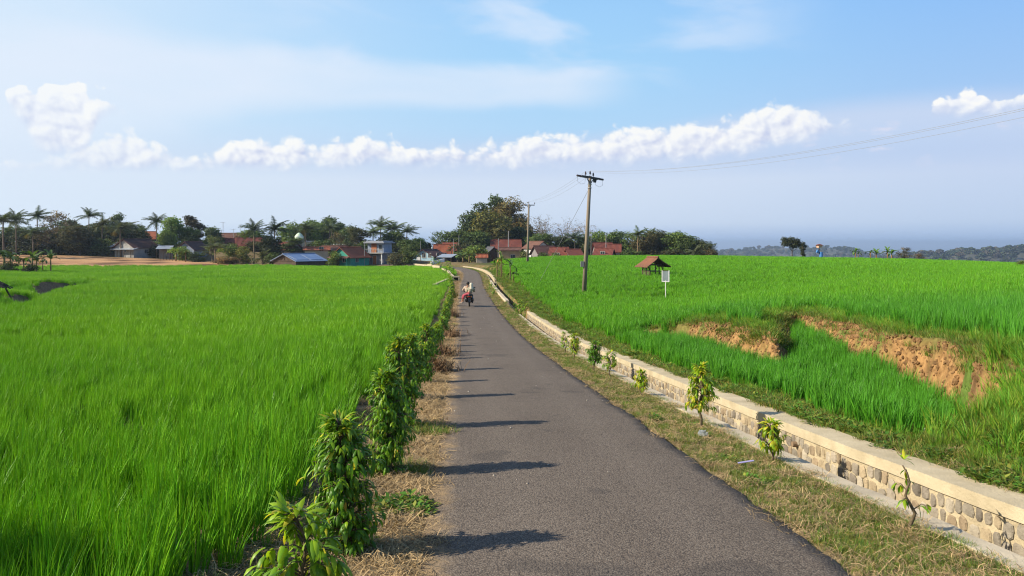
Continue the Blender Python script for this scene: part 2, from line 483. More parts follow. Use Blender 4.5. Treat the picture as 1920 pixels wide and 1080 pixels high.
TL = TPS([(-3, 1, 1.95), (-8, 3, 2.05), (-3, 5, 2.18), (-6, 8, 2.38), (-4, 10, 2.52), (-8, 20, 3.08), (-14, 20, 3.02), (-10, 40, 3.8), (-27, 40, 3.62), (-8, 70, 4.35), (-45, 70, 3.95), (-12, 100, 4.6), (-40, 100, 4.35), (-70, 100, 4.05),
          (-15, 145, 4.72), (-40, 145, 4.65), (-60, 140, 4.5), (-95, 130, 4.25), (-62, 160, 4.45), (-85, 165, 3.9), (-110, 160, 3.3), (-90, 185, 3.4), (-110, 180, 3.0), (-50, 200, 5.6), (-24, 192, 5.2), (-2, 215, 4.9), (-130, 140, 4.0)] + FAR)
T0POLY = np.array([(2.4, 28.5), (5.2, 26.2), (5.75, 24.4), (5.72, 20.5), (5.95, 17.1), (6.5, 18.6), (7.9, 22.5), (9.4, 25.6), (8.3, 19.5), (7.75, 15.8), (7.25, 13.0), (6.6, 11.4), (6.25, 10.2), (5.75, 9.3), (5.2, 8.9), (3.6, 8.0), (2.2, 8.0), (1.0, 28)])
def poly_sd(x, y, P):
    """signed distance to a polygon, positive inside"""
    best = np.full(len(x), 1e9); ins = np.zeros(len(x), bool)
    for (ax, ay), (bx, by) in zip(P, np.roll(P, -1, 0)):
        dx, dy = bx - ax, by - ay
        t = np.clip(((x - ax) * dx + (y - ay) * dy) / (dx * dx + dy * dy), 0, 1)
        best = np.minimum(best, np.hypot(x - ax - t * dx, y - ay - t * dy))
        c = ((ay > y) != (by > y)) & (x < (bx - ax) * (y - ay) / (by - ay + 1e-12) + ax)
        ins ^= c
    return np.where(ins, best, -best)
BROWN = np.array([(-43, 152), (-50, 147), (-60, 139), (-72, 131), (-82, 123), (-100, 121), (-150, 121), (-150, 176), (-100, 178), (-70, 174), (-52, 163)])
LSTEP = np.array([(-28.6, 44), (-31, 49), (-34, 55.4), (-36.2, 59), (-37.6, 62), (-39.5, 66.5), (-40, 72), (-52, 98), (-110, 98), (-80, 44)])
LAMP = lambda y: np.interp(y, [44, 46.5, 50, 53, 57, 59.5, 67, 72], [0.3, 0.75, 0.75, 0.3, 0.4, 1.0, 1.0, 0.4])
def land(X, Y, want='z'):
    X = np.atleast_1d(np.asarray(X, float)).ravel(); Y = np.atleast_1d(np.asarray(Y, float)).ravel()
    d, ry = road_off(X, Y)
    hr = Hroad(ry)
    lip = LIP(ry)
    hcap = hr - 0.13
    # ---- right
    fr = TR(X, Y) + 0.05 * wave(X, Y, 0.25, 1)
    sd = np.full(len(X), -50.0)
    nearT = (Y < 32) & (X > 0) & (X < 14)
    if nearT.any():
        xs, ys = X[nearT], Y[nearT]
        sd[nearT] = poly_sd(xs, ys, T0POLY) + 0.20 * wave(xs, ys, 1.6, 2, 5) + 0.05 * wave(xs, ys, 6.0, 3, 4)
    tilt = 0.10 * sstep(Y, 10, 22)
    h0 = hcap - tilt * np.maximum(d - lip - 1.0, 0) + 0.02 + 0.22 * sstep(d - lip, 1.6, 3.4)
    soft = sstep(Y, 9.8, 8.2) * 0.9 + 0.22 + 1.3 * np.exp(-(((X - 7.3) / 1.0)**2 + ((Y - 21.2) / 2.6)**2))
    mt = sstep(sd, -soft, soft * 0.55)
    mt = mt * (1 - sstep(Y, 25.4, 28.0))
    stepH = np.clip(h0 - fr, 0, 2)
    fr2 = fr + (h0 - fr) * mt
    we = sstep(d, lip + 0.98, lip + 2.6 + 1.5 * sstep(Y, 60, 120))
    hright = hcap + (fr2 - hcap) * we
    hright = np.where(d < lip + 0.98, hr + 0.05, hright)
    inch = (d > lip + 0.06) & (d < lip + 0.90) & (ry < 150)
    hright = np.where(inch, hr + 0.75, hright)
    hright = np.where((d < lip + 0.06), hr + 0.03 + 0.03 * sstep(d, 1.3, 2.0) + 0.015 * wave(X, Y, 3.0, 1), hright)
    bk = sstep(mt, 0.02, 0.25) * sstep(mt, 1.0, 0.75) * sstep(stepH, 0.1, 0.25) * nearT * (Y > 9)
    hright = hright + bk * (0.075 * wave(X, Y, 5.5, 1, 5) + 0.05 * np.abs(wave(X, Y, 11.0, 2, 4)) + 0.03 * wave(X, Y, 23.0, 3, 3))
    # ---- left
    fl = TL(X, Y) + 0.05 * wave(X, Y, 0.2, 0)
    bs = poly_sd(X, Y, BROWN)
    nst = 6.0
    q = np.clip((fl - 2.9) / 1.6, 0, 1) * nst + 0.25 * wave(X, Y, 0.12, 2)
    stepd = (np.floor(q) + sstep(q - np.floor(q), 0.72, 0.98)) / nst * 1.6 + 2.9 + 0.05 * wave(X, Y, 0.9, 3)
    fl = np.where(bs > 0, fl + (stepd - fl) * sstep(bs, 0, 3), fl)
    fl = fl - 0.20 * sstep(bs, -3.0, -0.5) * sstep(bs, 1.5, -0.3)
    ls = np.full(len(X), -99.0)
    k = (X < -20) & (Y > 38) & (Y < 112)
    if k.any():
        ls[k] = poly_sd(X[k], Y[k], LSTEP) + 0.5 * wave(X[k], Y[k], 0.7, 1)
    fl = fl + (0.22 * sstep(ls, -1.6, -0.2) * sstep(ls, 0.4, 0.0) - 0.62 * sstep(ls, -0.25, 0.45)) * sstep(Y, 96, 76) * LAMP(Y)
    hl0 = hr + 0.02 + 0.02 * wave(X, Y, 2.5, 2)
    hleft = hl0 + (fl - hl0) * sstep(-d, 2.2, 4.0)
    H = np.where(d > 0, hright, hleft)
    H = np.where(np.abs(d) < 1.22, hr + 0.07, H)
    rr = np.hypot(X, Y)
    fade = sstep(rr, 300, 650)
    H = H + (95 - H) * fade + 3.0 * fade * wave(X, Y, 0.02, 1)
    if want == 'z':
        return ZC - H
    return ZC - H, d, ry, lip, sd, mt, stepH, bs, hr
def gz(x, y):
    return float(land([x], [y])[0])
def px(u, v, Y):
    """a point seen at photo pixel (u, v) at distance Y"""
    return Vector(((u - 960) / F * Y, Y, ZC - (v - VH) / F * Y))
def gat(u, Y, dz=0.0):
    x = (u - 960) / F * Y
    return Vector((x, Y, gz(x, Y) + dz))
def rpt(y, off):
    """ground plan point at road distance y, offset sideways"""
    i = int(np.clip(np.searchsorted(RPL[:, 1], y), 1, len(RPL) - 1)) if y < 175 else len(RPL) - 1
    t = (y - RPL[i - 1, 1]) / (RPL[i, 1] - RPL[i - 1, 1] + 1e-9)
    p = RPL[i - 1] + (RPL[i] - RPL[i - 1]) * t
    dn = RPL[i] - RPL[i - 1]
    dn = dn / np.linalg.norm(dn)
    return np.array([p[0] + dn[1] * off, p[1] - dn[0] * off]), dn

# ------------------------------------------------------------------ ground sheet
def lines(*segs):
    out = []
    for a, b, st in segs:
        out += list(np.arange(a, b - 1e-6, st))
    return out
def grow(a, b, k, s0):
    o, x, s = [], a, s0
    while x < b:
        o.append(x); s *= k; x += s
    o.append(b)
    return o
dcol = sorted(set(np.round([-x for x in grow(4.2, 900, 1.07, 0.4)] + lines((-42, -24, 0.4)) + lines((-4.2, -1.0, 0.1), (-1.0, 1.0, 0.25), (1.0, 12.0, 0.11)) + grow(12.0, 900, 1.07, 0.15), 3)))
ycol = lines((-10, 3, 0.5), (3, 28, 0.14)) + sorted(grow(28, 215, 1.03, 0.3) + lines((43, 75, 0.45), (118, 180, 0.6))) + grow(216, 900, 1.08, 2)[1:]
DC, YC = np.array(dcol), np.array(ycol)
xcY = np.interp(np.minimum(YC, 150), RPL[:, 1][RPL[:, 1] < 160], RPL[:, 0][RPL[:, 1] < 160])
GX = (DC[None, :] + xcY[:, None]).ravel(); GY = np.repeat(YC, len(DC))
Z, gd, gry, glip, gsd, gmt, gst, gbs, ghr = land(GX, GY, 'all')
n1 = wave(GX, GY, 0.9, 1); n2 = wave(GX, GY, 3.1, 2); n3 = wave(GX, GY, 0.16, 3)
def cmix(c, c2, w):
    return c + (np.array(c2)[None, :] - c) * np.clip(w, 0, 1)[:, None]
cols = np.tile(np.array([0.050, 0.060, 0.018]), (len(GX), 1))
left = gd < 0
straw, dirt = (0.34, 0.245, 0.135), (0.235, 0.165, 0.095)
w = left * sstep(-gd, 3.4, 2.5)
cols = cmix(cols, dirt, w); cols = cmix(cols, straw, w * sstep(n2 + 0.4 * n1, -0.5, 0.5))
cols = cmix(cols, (0.07, 0.085, 0.02), w * sstep(n1 + 0.3 * n2, 0.75, 1.1))
w = (gd > 0) & (gd < glip + 0.1)
cols = cmix(cols, (0.175, 0.145, 0.06), w); cols = cmix(cols, (0.10, 0.12, 0.03), w * sstep(n1 + 0.5 * n2, -0.1, 0.7))
cols = cmix(cols, (0.36, 0.26, 0.13), w * sstep(gd + 0.08 * n2, 1.62, 1.38))
w = (gd >= glip + 0.1) * sstep(gd - glip, 2.9, 1.9)
cols = cmix(cols, (0.20, 0.135, 0.06), w); cols = cmix(cols, (0.085, 0.11, 0.025), w * sstep(n1 + 0.4 * n2, -0.3, 0.4))
bank = (GX / GY > 0.228) * sstep(gmt, 0.02, 0.18) * sstep(gmt, 1.0, 0.86) * sstep(gst, 0.10, 0.25) * (GY > 9.0) * (GY < 27) * (gd > glip + 1.6)
cols = cmix(cols, (0.30, 0.172, 0.070), bank); cols = cmix(cols, (0.165, 0.098, 0.046), bank * sstep(n2, 0.1, 0.8)); cols = cmix(cols, (0.12, 0.065, 0.03), bank * sstep(wave(GX, GY, 7.0, 1), 0.35, 0.9)); cols = cmix(cols, (0.11, 0.15, 0.035), bank * sstep(n1 + n2 * 0.7, 0.25, 0.6)); cols = cmix(cols, (0.10, 0.15, 0.03), bank * sstep(wave(GX, GY, 1.35, 3, 3), 0.42, 0.62))
near_bank = sstep(gsd, -1.3, -0.6) * (gsd < 0.1) * (GY > 9) * (GY < 27) * (gd > glip + 1.6) * (1 - bank)
cols = cmix(cols, (0.15, 0.13, 0.04), near_bank)
brown = sstep(gbs, -0.4, 0.4)
cols = cmix(cols, (0.46, 0.27, 0.135), brown); cols = cmix(cols, (0.34, 0.185, 0.09), brown * sstep(n3 + 0.6 * n1, 0.0, 0.8))
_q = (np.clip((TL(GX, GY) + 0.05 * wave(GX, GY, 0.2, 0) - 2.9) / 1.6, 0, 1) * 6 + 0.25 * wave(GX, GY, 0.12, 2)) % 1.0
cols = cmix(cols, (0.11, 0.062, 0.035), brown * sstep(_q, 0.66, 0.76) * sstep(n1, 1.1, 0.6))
lsd = np.where((GX < -20) & (GY > 40) & (GY < 80), poly_sd(GX, GY, LSTEP) + 0.5 * wave(GX, GY, 0.7, 1), -99)
cols = cmix(cols, (0.20, 0.12, 0.07), sstep(lsd, -1.2, -0.6) * sstep(lsd, 0.9, 0.4) * sstep(LAMP(GY), 0.5, 0.9))
vill = sstep(GY, 150, 172) * (1 - brown)
cols = cmix(cols, (0.15, 0.115, 0.06), vill)
cols = cmix(cols, (0.06, 0.075, 0.035), sstep(np.hypot(GX, GY), 260, 400))
nx, ny = len(DC), len(YC)
I = np.arange(nx * ny).reshape(ny, nx)
Q = np.stack([I[:-1, :-1], I[:-1, 1:], I[1:, 1:], I[1:, :-1]], -1).reshape(-1, 4)
M_ground = pmat('ground_soil', (0.72, 0.70, 0.66), (1.3, 1.3, 1.3), 7.0, 8, 0.95, 1.0, 22, attr=True, world_pos=True, spec=0.1)
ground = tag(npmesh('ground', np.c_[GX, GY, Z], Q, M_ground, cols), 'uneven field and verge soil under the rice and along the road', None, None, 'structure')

# ------------------------------------------------------------------ road
def road_mat():
    m = bpy.data.materials.new('worn_asphalt'); m.use_nodes = True
    T = NT(m.node_tree); T.n.clear()
    pos = T.node('ShaderNodeNewGeometry').outputs['Position']
    off = T.node('ShaderNodeAttribute', attribute_name='off').outputs['Fac']
    big = T.noise(pos, 0.55, 5, 0.6)
    c = T.mix(T.lin(big, 0.3, 0.7), (0.142, 0.113, 0.088), (0.186, 0.150, 0.118))
    # two slightly paler wheel tracks
    tr = T.m('ABSOLUTE', T.m('SUBTRACT', T.m('ABSOLUTE', off), 0.62))
    c = T.mix(T.step(T.m('ADD', tr, T.m('MULTIPLY', big, 0.25)), 0.05, 0.5, 0.42, 0), c, (0.212, 0.173, 0.136))
    v = T.node('ShaderNodeTexVoronoi', {'Vector': pos, 'Scale': 75.0}, feature='F1')
    st = T.node('ShaderNodeSeparateColor', {0: v.outputs['Color']}).outputs[0]
    c = T.mix(T.step(st, 0.62, 0.95, 0, 0.36), c, (0.30, 0.26, 0.21))
    c = T.mix(T.step(st, 0.32, 0.05, 0, 0.55), c, (0.045, 0.038, 0.034))
    c = T.mix(T.step(v.outputs['Distance'], 0.35, 0.7, 0, 0.5), c, (0.035, 0.030, 0.027))
    fn = T.noise(pos, 2.6, 6, 0.6)
    # dust and straw bits blown on to the left edge
    dm = T.step(T.m('ADD', off, T.m('MULTIPLY', T.m('SUBTRACT', fn, 0.5), 0.9)), -1.14, -1.40, 0, 0.85)
    c = T.mix(dm, c, T.mix(T.lin(T.noise(pos, 30, 4), 0.35, 0.65), (0.17, 0.125, 0.075), (0.33, 0.23, 0.125)))
    rim = T.step(T.m('ADD', T.m('ABSOLUTE', off), T.m('MULTIPLY', T.m('SUBTRACT', T.noise(pos, 5.0, 5, 0.65), 0.5), 0.5)), 1.20, 1.40, 0, 0.6)
    c = T.mix(rim, c, (0.085, 0.066, 0.050))
    sp = T.noise(pos, 9, 3)
    c = T.mix(T.step(sp, 0.70, 0.78, 0, 0.35), c, (0.25, 0.20, 0.14))
    # a few darker patches of newer tar
    c = T.mix(T.step(T.noise(pos, 0.9, 2), 0.64, 0.68, 0, 0.35), c, (0.05, 0.045, 0.042))
    p = T.node('ShaderNodeBsdfPrincipled', {'Base Color': c, 'Roughness': 0.9, 'Specular IOR Level': 0.15})
    hgt = T.m('ADD', T.m('MULTIPLY', v.outputs['Distance'], -0.6), T.m('MULTIPLY', T.noise(pos, 130, 4), 0.5))
    b = T.node('ShaderNodeBump', {'Strength': 0.9, 'Distance': 0.008, 'Height': hgt})
    T.l.new(b.outputs[0], p.inputs['Normal'])
    T.l.new(p.outputs[0], T.node('ShaderNodeOutputMaterial').inputs['Surface'])
    return m
def build_road():
    tot = RARC[-1]
    s = []
    x = 0.0
    while x < tot:
        s.append(x); x += 0.10 if x < 40 else (0.25 if x < 80 else 0.8)
    s = np.array(s)
    PX = np.interp(s, RARC, RPL[:, 0]); PY = np.interp(s, RARC, RPL[:, 1])
    dx = np.gradient(PX, s); dy = np.gradient(PY, s); L = np.hypot(dx, dy); dx /= L; dy /= L
    jl = 0.05 * wave(s, s * 0, 1.7, 1) + 0.03 * wave(s, s * 0, 9.0, 2); jr = 0.045 * wave(s, s * 0, 2.3, 3) + 0.04 * wave(s, s * 0, 11.0, 0)
    offs = []
    for o in (-1.40, -1.36, -1.1, -0.7, -0.3, 0.1, 0.5, 0.9, 1.2, 1.36, 1.40):
        offs.append(o + (jl if o < -1 else jr if o > 1 else 0))
    V, A = [], []
    hz = ZC - Hroad(PY)
    for k, o in enumerate(offs):
        edge = k in (0, 10)
        z = hz + 0.025 * (1 - (o / 1.4)**2) - (0.055 if edge else 0.0) + 0.006 * wave(PX + o, PY, 1.3, 2)
        V.append(np.c_[PX + dy * o, PY - dx * o, z]); A.append(np.broadcast_to(o, s.shape))
    V = np.stack(V, 1); A = np.stack(A, 1)
    n, k = V.shape[:2]
    I = np.arange(n * k).reshape(n, k)
    Q = np.stack([I[:-1, :-1], I[:-1, 1:], I[1:, 1:], I[1:, :-1]], -1).reshape(-1, 4)
    o = npmesh('road', V.reshape(-1, 3), Q, road_mat())
    at = o.data.attributes.new('off', 'FLOAT', 'POINT')
    at.data.foreach_set('value', A.ravel().astype(np.float32))
    return tag(o, 'narrow worn asphalt road running down and bending away', None, None, 'structure')
build_road()

# ------------------------------------------------------------------ far hills, sea
def build_far():
    prof_a = [(1200, 470), (1340, 466), (1400, 464), (1470, 462), (1540, 460), (1575, 462), (1610, 468), (1640, 475), (1700, 479), (1800, 482), (2100, 486)]
    prof_b = [(1500, 500), (1640, 487), (1700, 474), (1760, 468), (1800, 465), (1850, 463), (1900, 461), (1960, 458), (2200, 452), (2600, 450)]
    az = np.linspace(R(-55), R(62), 420)
    rr = np.geomspace(420, 9000, 110)
    A, RR = np.meshgrid(az, rr)
    U = 960 + F * np.tan(np.clip(A, -1.2, 1.2))
    z = -92 - 40 * sstep(RR, 700, 6000) + 5 * wave(A * 900, RR * 0.6, 0.02, 1)
    for prof, r0, wd in ((prof_a, 2900, 750), (prof_b, 1750, 420)):
        r1 = r0 * (1 + 0.05 * wave(A * 60, A * 0, 0.5, 2))
        top = ZC - (np.interp(U, [p[0] for p in prof], [p[1] for p in prof]) - VH) / F * r1 * np.cos(A) - 9
        top = top + 4.5 * wave(A * 400, A * 0 + r0, 0.25, 3)
        b = np.exp(-((RR - r1) / wd)**2)
        z = np.maximum(z, -95 + (top + 95) * b + 6 * b * wave(A * 1500, RR, 0.012, 0))
    V = np.stack([RR * np.sin(A), RR * np.cos(A), z], -1).reshape(-1, 3)
    n, k = A.shape
    I = np.arange(n * k).reshape(n, k)
    Q = np.stack([I[:-1, :-1], I[:-1, 1:], I[1:, 1:], I[1:, :-1]], -1).reshape(-1, 4)
    m = pmat('hill_ground', (0.035, 0.05, 0.03), (0.09, 0.08, 0.055), 0.012, 8, 0.95, world_pos=True)
    tag(npmesh('hills', V, Q, m), 'low wooded hills across the valley', None, None, 'structure')
    s = MB()
    ang = [R(a) for a in range(-70, 71, 5)]
    s.add([(r * math.sin(a), r * math.cos(a), -128) for r in (5000, 60000) for a in ang], [(i, i + 1, len(ang) + i + 1, len(ang) + i) for i in range(len(ang) - 1)])
    tag(s.build('sea', pmat('sea_water', (0.03, 0.09, 0.16), (0.04, 0.11, 0.18), 0.002, rough=0.35, world_pos=True)), 'pale blue sea beyond the hills', None, None, 'structure')
    return V, A, RR
HV, HA, HRR = build_far()

# ------------------------------------------------------------------ scatter: one object of stuff made of many small clumps
PROTO = {}
def proto_col(name, objs):
    c = bpy.data.collections.new(name)
    for o in objs:
        c.objects.link(o)
    return c
def scatter(name, label, pts, rot, scl, idx, coll):
    me = bpy.data.meshes.new(name)
    n = len(pts)
    me.vertices.add(n)
    me.vertices.foreach_set('co', np.asarray(pts, np.float32).ravel())
    a = me.attributes.new('rot', 'FLOAT_VECTOR', 'POINT'); a.data.foreach_set('vector', np.asarray(rot, np.float32).ravel())
    a = me.attributes.new('scl', 'FLOAT_VECTOR', 'POINT'); a.data.foreach_set('vector', np.asarray(scl, np.float32).ravel())
    a = me.attributes.new('idx', 'INT', 'POINT'); a.data.foreach_set('value', np.asarray(idx, np.int32))
    o = bpy.data.objects.new(name, me)
    COL.objects.link(o)
    g = bpy.data.node_groups.new(name + '_nodes', 'GeometryNodeTree')
    g.interface.new_socket('Geometry', in_out='INPUT', socket_type='NodeSocketGeometry')
    g.interface.new_socket('Geometry', in_out='OUTPUT', socket_type='NodeSocketGeometry')
    N, L = g.nodes, g.links
    gi, go = N.new('NodeGroupInput'), N.new('NodeGroupOutput')
    ins = N.new('GeometryNodeInstanceOnPoints')
    ci = N.new('GeometryNodeCollectionInfo')
    ci.inputs['Collection'].default_value = coll
    ci.inputs['Separate Children'].default_value = True
    ci.inputs['Reset Children'].default_value = True
    def na(nm, t):
        q = N.new('GeometryNodeInputNamedAttribute'); q.data_type = t
        q.inputs['Name'].default_value = nm
        return next(s for s in q.outputs if s.enabled and s.name == 'Attribute')
    ins.inputs['Pick Instance'].default_value = True
    L.new(gi.outputs[0], ins.inputs['Points'])
    L.new(ci.outputs[0], ins.inputs['Instance'])
    L.new(na('idx', 'INT'), ins.inputs['Instance Index'])
    L.new(na('rot', 'FLOAT_VECTOR'), ins.inputs['Rotation'])
    L.new(na('scl', 'FLOAT_VECTOR'), ins.inputs['Scale'])
    L.new(ins.outputs[0], go.inputs[0])
    md = o.modifiers.new('clumps', 'NODES')
    md.node_group = g
    return tag(o, label, None, None, 'stuff')
def blades(name, n, rad, h, wd, lean, spread, mat, seg=3, flat=0.0, lean_dir=(1, 0.25), colfn=None, seed=0):
    """a clump of n grass blades: tapered strips bending over"""
    r = np.random.default_rng(seed + 100)
    V, Q, Cc = [], [], []
    ld = np.array(lean_dir) / np.linalg.norm(lean_dir)
    for i in range(n):
        a = r.uniform(0, 6.283); q = rad * math.sqrt(r.uniform(0, 1))
        bx, by = q * math.cos(a), q * math.sin(a)
        hh = h * r.uniform(0.62, 1.08); ww = wd * r.uniform(0.7, 1.25)
        a2 = a + r.uniform(-0.9, 0.9)
        out = np.array([math.cos(a2), math.sin(a2)]) * spread * r.uniform(0.1, 1.0) + ld * lean * r.uniform(0.4, 1.5)
        th = r.uniform(0, 6.283)
        wx, wy = math.cos(th), math.sin(th)
        cc = colfn(r) if colfn else np.ones(3) * r.uniform(0.8, 1.2)
        b0 = len(V)
        for k in range(seg + 1):
            t = k / seg
            zz = hh * (t - flat * t * t) * (1 - 0.18 * t * t * np.linalg.norm(out) * 1.5)
            ox, oy = out[0] * hh * t**1.7, out[1] * hh * t**1.7
            w2 = ww * (1 - t**1.6) * 0.5 * (0.75 + 0.5 * t) + ww * 0.04
            V += [(bx + ox - wx * w2, by + oy - wy * w2, zz), (bx + ox + wx * w2, by + oy + wy * w2, zz)]
            Cc += [cc, cc]
            if k:
                p = b0 + 2 * k
                Q.append((p - 2, p - 1, p + 1, p))
    return npmesh(name, V, Q, mat, Cc, link=False)
# ------------------------------------------------------------------ rice
def rcol(r):
    k = r.uniform(0.45, 1.3)
    y = r.uniform(0, 1)**3
    return np.array([k * (1 + 1.1 * y), k * (1 + 0.25 * y), k * (1 - 0.3 * y)])
M_rice = pmat('rice_leaf', (0.098, 0.345, 0.012), rough=0.45, attr=True, transl=0.14, spec=0.25, rnd=0.14, patch=((0.235, 0.47, 0.014), 0.10, 0.95))
rice_near = [blades('rice_plant.%03d' % i, 44, 0.060, 0.47, 0.0092, 0.09, 0.25, M_rice, 4, colfn=rcol, seed=i) for i in range(6)]
rice_mid = [blades('rice_hill.%03d' % i, 54, 0.11, 0.47, 0.0135, 0.09, 0.27, M_rice, 3, colfn=rcol, seed=20 + i) for i in range(5)]
rice_far = [blades('rice_patch.%03d' % i, 86, 0.30, 0.46, 0.028, 0.10, 0.30, M_rice, 2, colfn=rcol, seed=40 + i) for i in range(5)]
RICE = proto_col('rice_clumps', rice_far + rice_mid + rice_near)       # sorted by name: hill 0-4, patch 5-9, plant 10-15
def wedge(n, y0, y1, side):
    """random points of a field seen from the road, even per square metre"""
    y = np.sqrt(RNG.uniform(0, 1, n) * (y1**2 - y0**2) + y0**2)
    lim = 0.74 * y + 2.5
    xr = np.interp(y, RPL[:, 1][RPL[:, 1] < 165], RPL[:, 0][RPL[:, 1] < 165])
    t = RNG.uniform(0, 1, n)
    x = (-lim + (xr + lim) * t) if side < 0 else (xr + (lim - xr) * t)
    return x, y
def area(y0, y1): return 0.37 * (y1**2 - y0**2) + 2.5 * (y1 - y0)
CLAY_SPOTS = ((10.6, 60, 1.5, 0.9), (9.6, 54.5, 1.6, 1.2), (10.4, 50.5, 0.9, 0.8), (9.3, 41, 0.7, 0.7))
def rice_field(side):
    P, Rt, S, Ix = [], [], [], []
    for y0, y1, dens, kind in ((1.2, 9, 36, 2), (9, 24, 29, 2), (24, 46, 13, 0), (46, 80, 7.5, 0), (80, 156, 3.4, 1)):
        n = int(area(y0, y1) * dens * (1.0 if side < 0 else 1.15))
        x, y = wedge(n, y0, y1, side)
        z, d, ry, lip, sd, mt, sth, bs, hr = land(x, y, 'all')
        g = wave(x, y, 1.1, 1)
        if side < 0:
            keep = (d < -2.55 - 0.15 * g) & (bs < -0.6) & ((y < 151 + 2 * wave(x, y, 0.1, 1)))
            keep &= ~((y > 134) & (d > -3.5 - (y - 134) * 0.25))
            lsd = poly_sd(x, y, LSTEP) + 0.5 * wave(x, y, 0.7, 1)
            keep &= ~((lsd > -0.7) & (lsd < 0.5) & (y > 44) & (y < 76) & (LAMP(y) > 0.6))
        else:
            low = (sd > 0.12) & (y < 27)
            edge = lip + 1.75 + 0.30 * g - 0.35 * sstep(y, 8.5, 10) * sstep(y, 24, 20) + 0.5 * sstep(y, 30, 60) + 1.0 * sstep(y, 100, 130)
            keep = (d > edge) & (y < 146)
            bankz = (np.abs(sd) < 0.25) & (y < 24.5) & (y > 8)
            above = (sd < 0) & (sd > -0.75 - 0.35 * g) & (y > 8.5) & (y < 26)
            keep &= ~bankz & ~above
            keep &= ~((y < 8.9) & (sd < 0) & (d < lip + 5.0 + 2 * g)) 
            keep &= ~((y < 10.0) & (sd < 0.1) & (x < 8.0 + g))
            for cx, cy, rx, ryy in CLAY_SPOTS:
                keep &= (((x - cx) / rx)**2 + ((y - cy) / ryy)**2) > 1
        # thin places show the shade between the plants
        gap = wave(x, y, 2.3, 2) + 0.5 * wave(x, y, 7.0, 3)
        keep &= ~((gap > 0.80) & (RNG.uniform(0, 1, n) < 0.8) & (y < 40))
        streak = wave(x * 0.35, y, 0.8, 1) + 0.5 * wave(x * 0.5, y, 2.6, 2)
        keep &= ~((streak > 0.85) & (RNG.uniform(0, 1, n) < 0.7) & (y > 25))
        x, y, z, g = x[keep], y[keep], z[keep], g[keep]
        n = len(x)
        hgt = (1.0 + 0.12 * wave(x * 0.5, y, 0.9, 0) + 0.07 * wave(x, y, 0.13, 2)) * RNG.uniform(0.74, 1.14, n) * (1 + 0.13 * wave(x, y, 4.0, 1, 2))
        w = RNG.uniform(0.9, 1.15, n)
        P.append(np.c_[x, y, z - 0.01]); S.append(np.c_[w, w, hgt])
        Rt.append(np.c_[RNG.normal(0, 0.05, n), RNG.normal(0, 0.06, n), RNG.normal(0, 0.9, n)])
        Ix.append({2: RNG.integers(10, 16, n), 0: RNG.integers(0, 5, n), 1: RNG.integers(5, 10, n)}[kind])
    return np.concatenate(P), np.concatenate(Rt), np.concatenate(S), np.concatenate(Ix)
scatter('rice_crop', 'bright green young rice filling the wide field beside the sapling row', *rice_field(-1), RICE)
scatter('rice_crop', 'bright green young rice on the stepped field above the stone wall', *rice_field(1), RICE)

# ------------------------------------------------------------------ verge grass, straw, weeds
M_grass = pmat('verge_grass_blade', (0.135, 0.225, 0.034), rough=0.6, attr=True, transl=0.25, rnd=0.25)
M_straw = pmat('dry_straw', (0.44, 0.33, 0.175), rough=0.8, attr=True, transl=0.12, rnd=0.25)
M_weed = pmat('weed_leaf', (0.10, 0.215, 0.024), rough=0.55, attr=True, transl=0.25, rnd=0.25)
def gcol(r):
    y = r.uniform(0, 1)
    k = r.uniform(0.7, 1.15)
    return np.array([k * (0.7 + 1.9 * y * y), k * (0.9 + 0.25 * y), k * (0.8 + 0.9 * y * y)])
scol = lambda r: np.array([1, 0.95, 0.9]) * r.uniform(0.45, 1.25)
def flat_straw(name, n, rad, L, wd, mat, seed, zmax=0.05):
    r = np.random.default_rng(seed)
    V, Q, Cc = [], [], []
    for i in range(n):
        x, y = r.normal(0, rad * 0.55, 2)
        a = r.uniform(0, 6.283); l = L * r.uniform(0.4, 1.1)
        z0 = abs(r.normal(0, zmax * 0.5)) + 0.004; dz = r.normal(0, zmax * 0.7); bend = r.normal(0, 0.12)
        c = scol(r); b0 = len(V)
        for k in range(3):
            t = k / 2 - 0.5
            cx = x + l * t * math.cos(a) + bend * l * (0.25 - t * t) * -math.sin(a) * 2
            cy = y + l * t * math.sin(a) + bend * l * (0.25 - t * t) * math.cos(a) * 2
            zz = max(0.003, z0 + dz * t * 2 + 0.4 * zmax * (0.25 - t * t) * 4)
            V += [(cx - wd * math.sin(a), cy + wd * math.cos(a), zz), (cx + wd * math.sin(a), cy - wd * math.cos(a), zz + wd * 0.6)]
            Cc += [c, c]
            if k:
                p = b0 + 2 * k
                Q.append((p - 2, p - 1, p + 1, p))
    return npmesh(name, V, Q, mat, Cc, link=False)
def weed(name, n, rad, L, mat, seed, hz=0.10):
    """a low clump of small broad leaves"""
    r = np.random.default_rng(seed)
    V, Q, Cc = [], [], []
    for i in range(n):
        a = r.uniform(0, 6.283); q = rad * math.sqrt(r.uniform(0, 1))
        c0 = np.array([q * math.cos(a), q * math.sin(a), hz * r.uniform(0.1, 1) * (1.1 - q / rad * 0.6)])
        a2 = a + r.normal(0, 0.9)
        dr = np.array([math.cos(a2), math.sin(a2), r.uniform(-0.3, 0.6)]); sd = np.array([-math.sin(a2), math.cos(a2), r.normal(0, 0.3)])
        l = L * r.uniform(0.6, 1.2); wd = l * r.uniform(0.16, 0.26)
        b0 = len(V)
        V += [c0, c0 + dr * l * 0.5 + sd * wd + [0, 0, 0.1 * l], c0 + dr * l, c0 + dr * l * 0.5 - sd * wd + [0, 0, 0.1 * l]]
        cc = gcol(r); Cc += [cc] * 4
        Q.append((b0, b0 + 1, b0 + 2, b0 + 3))
    return npmesh(name, V, Q, mat, Cc, link=False)
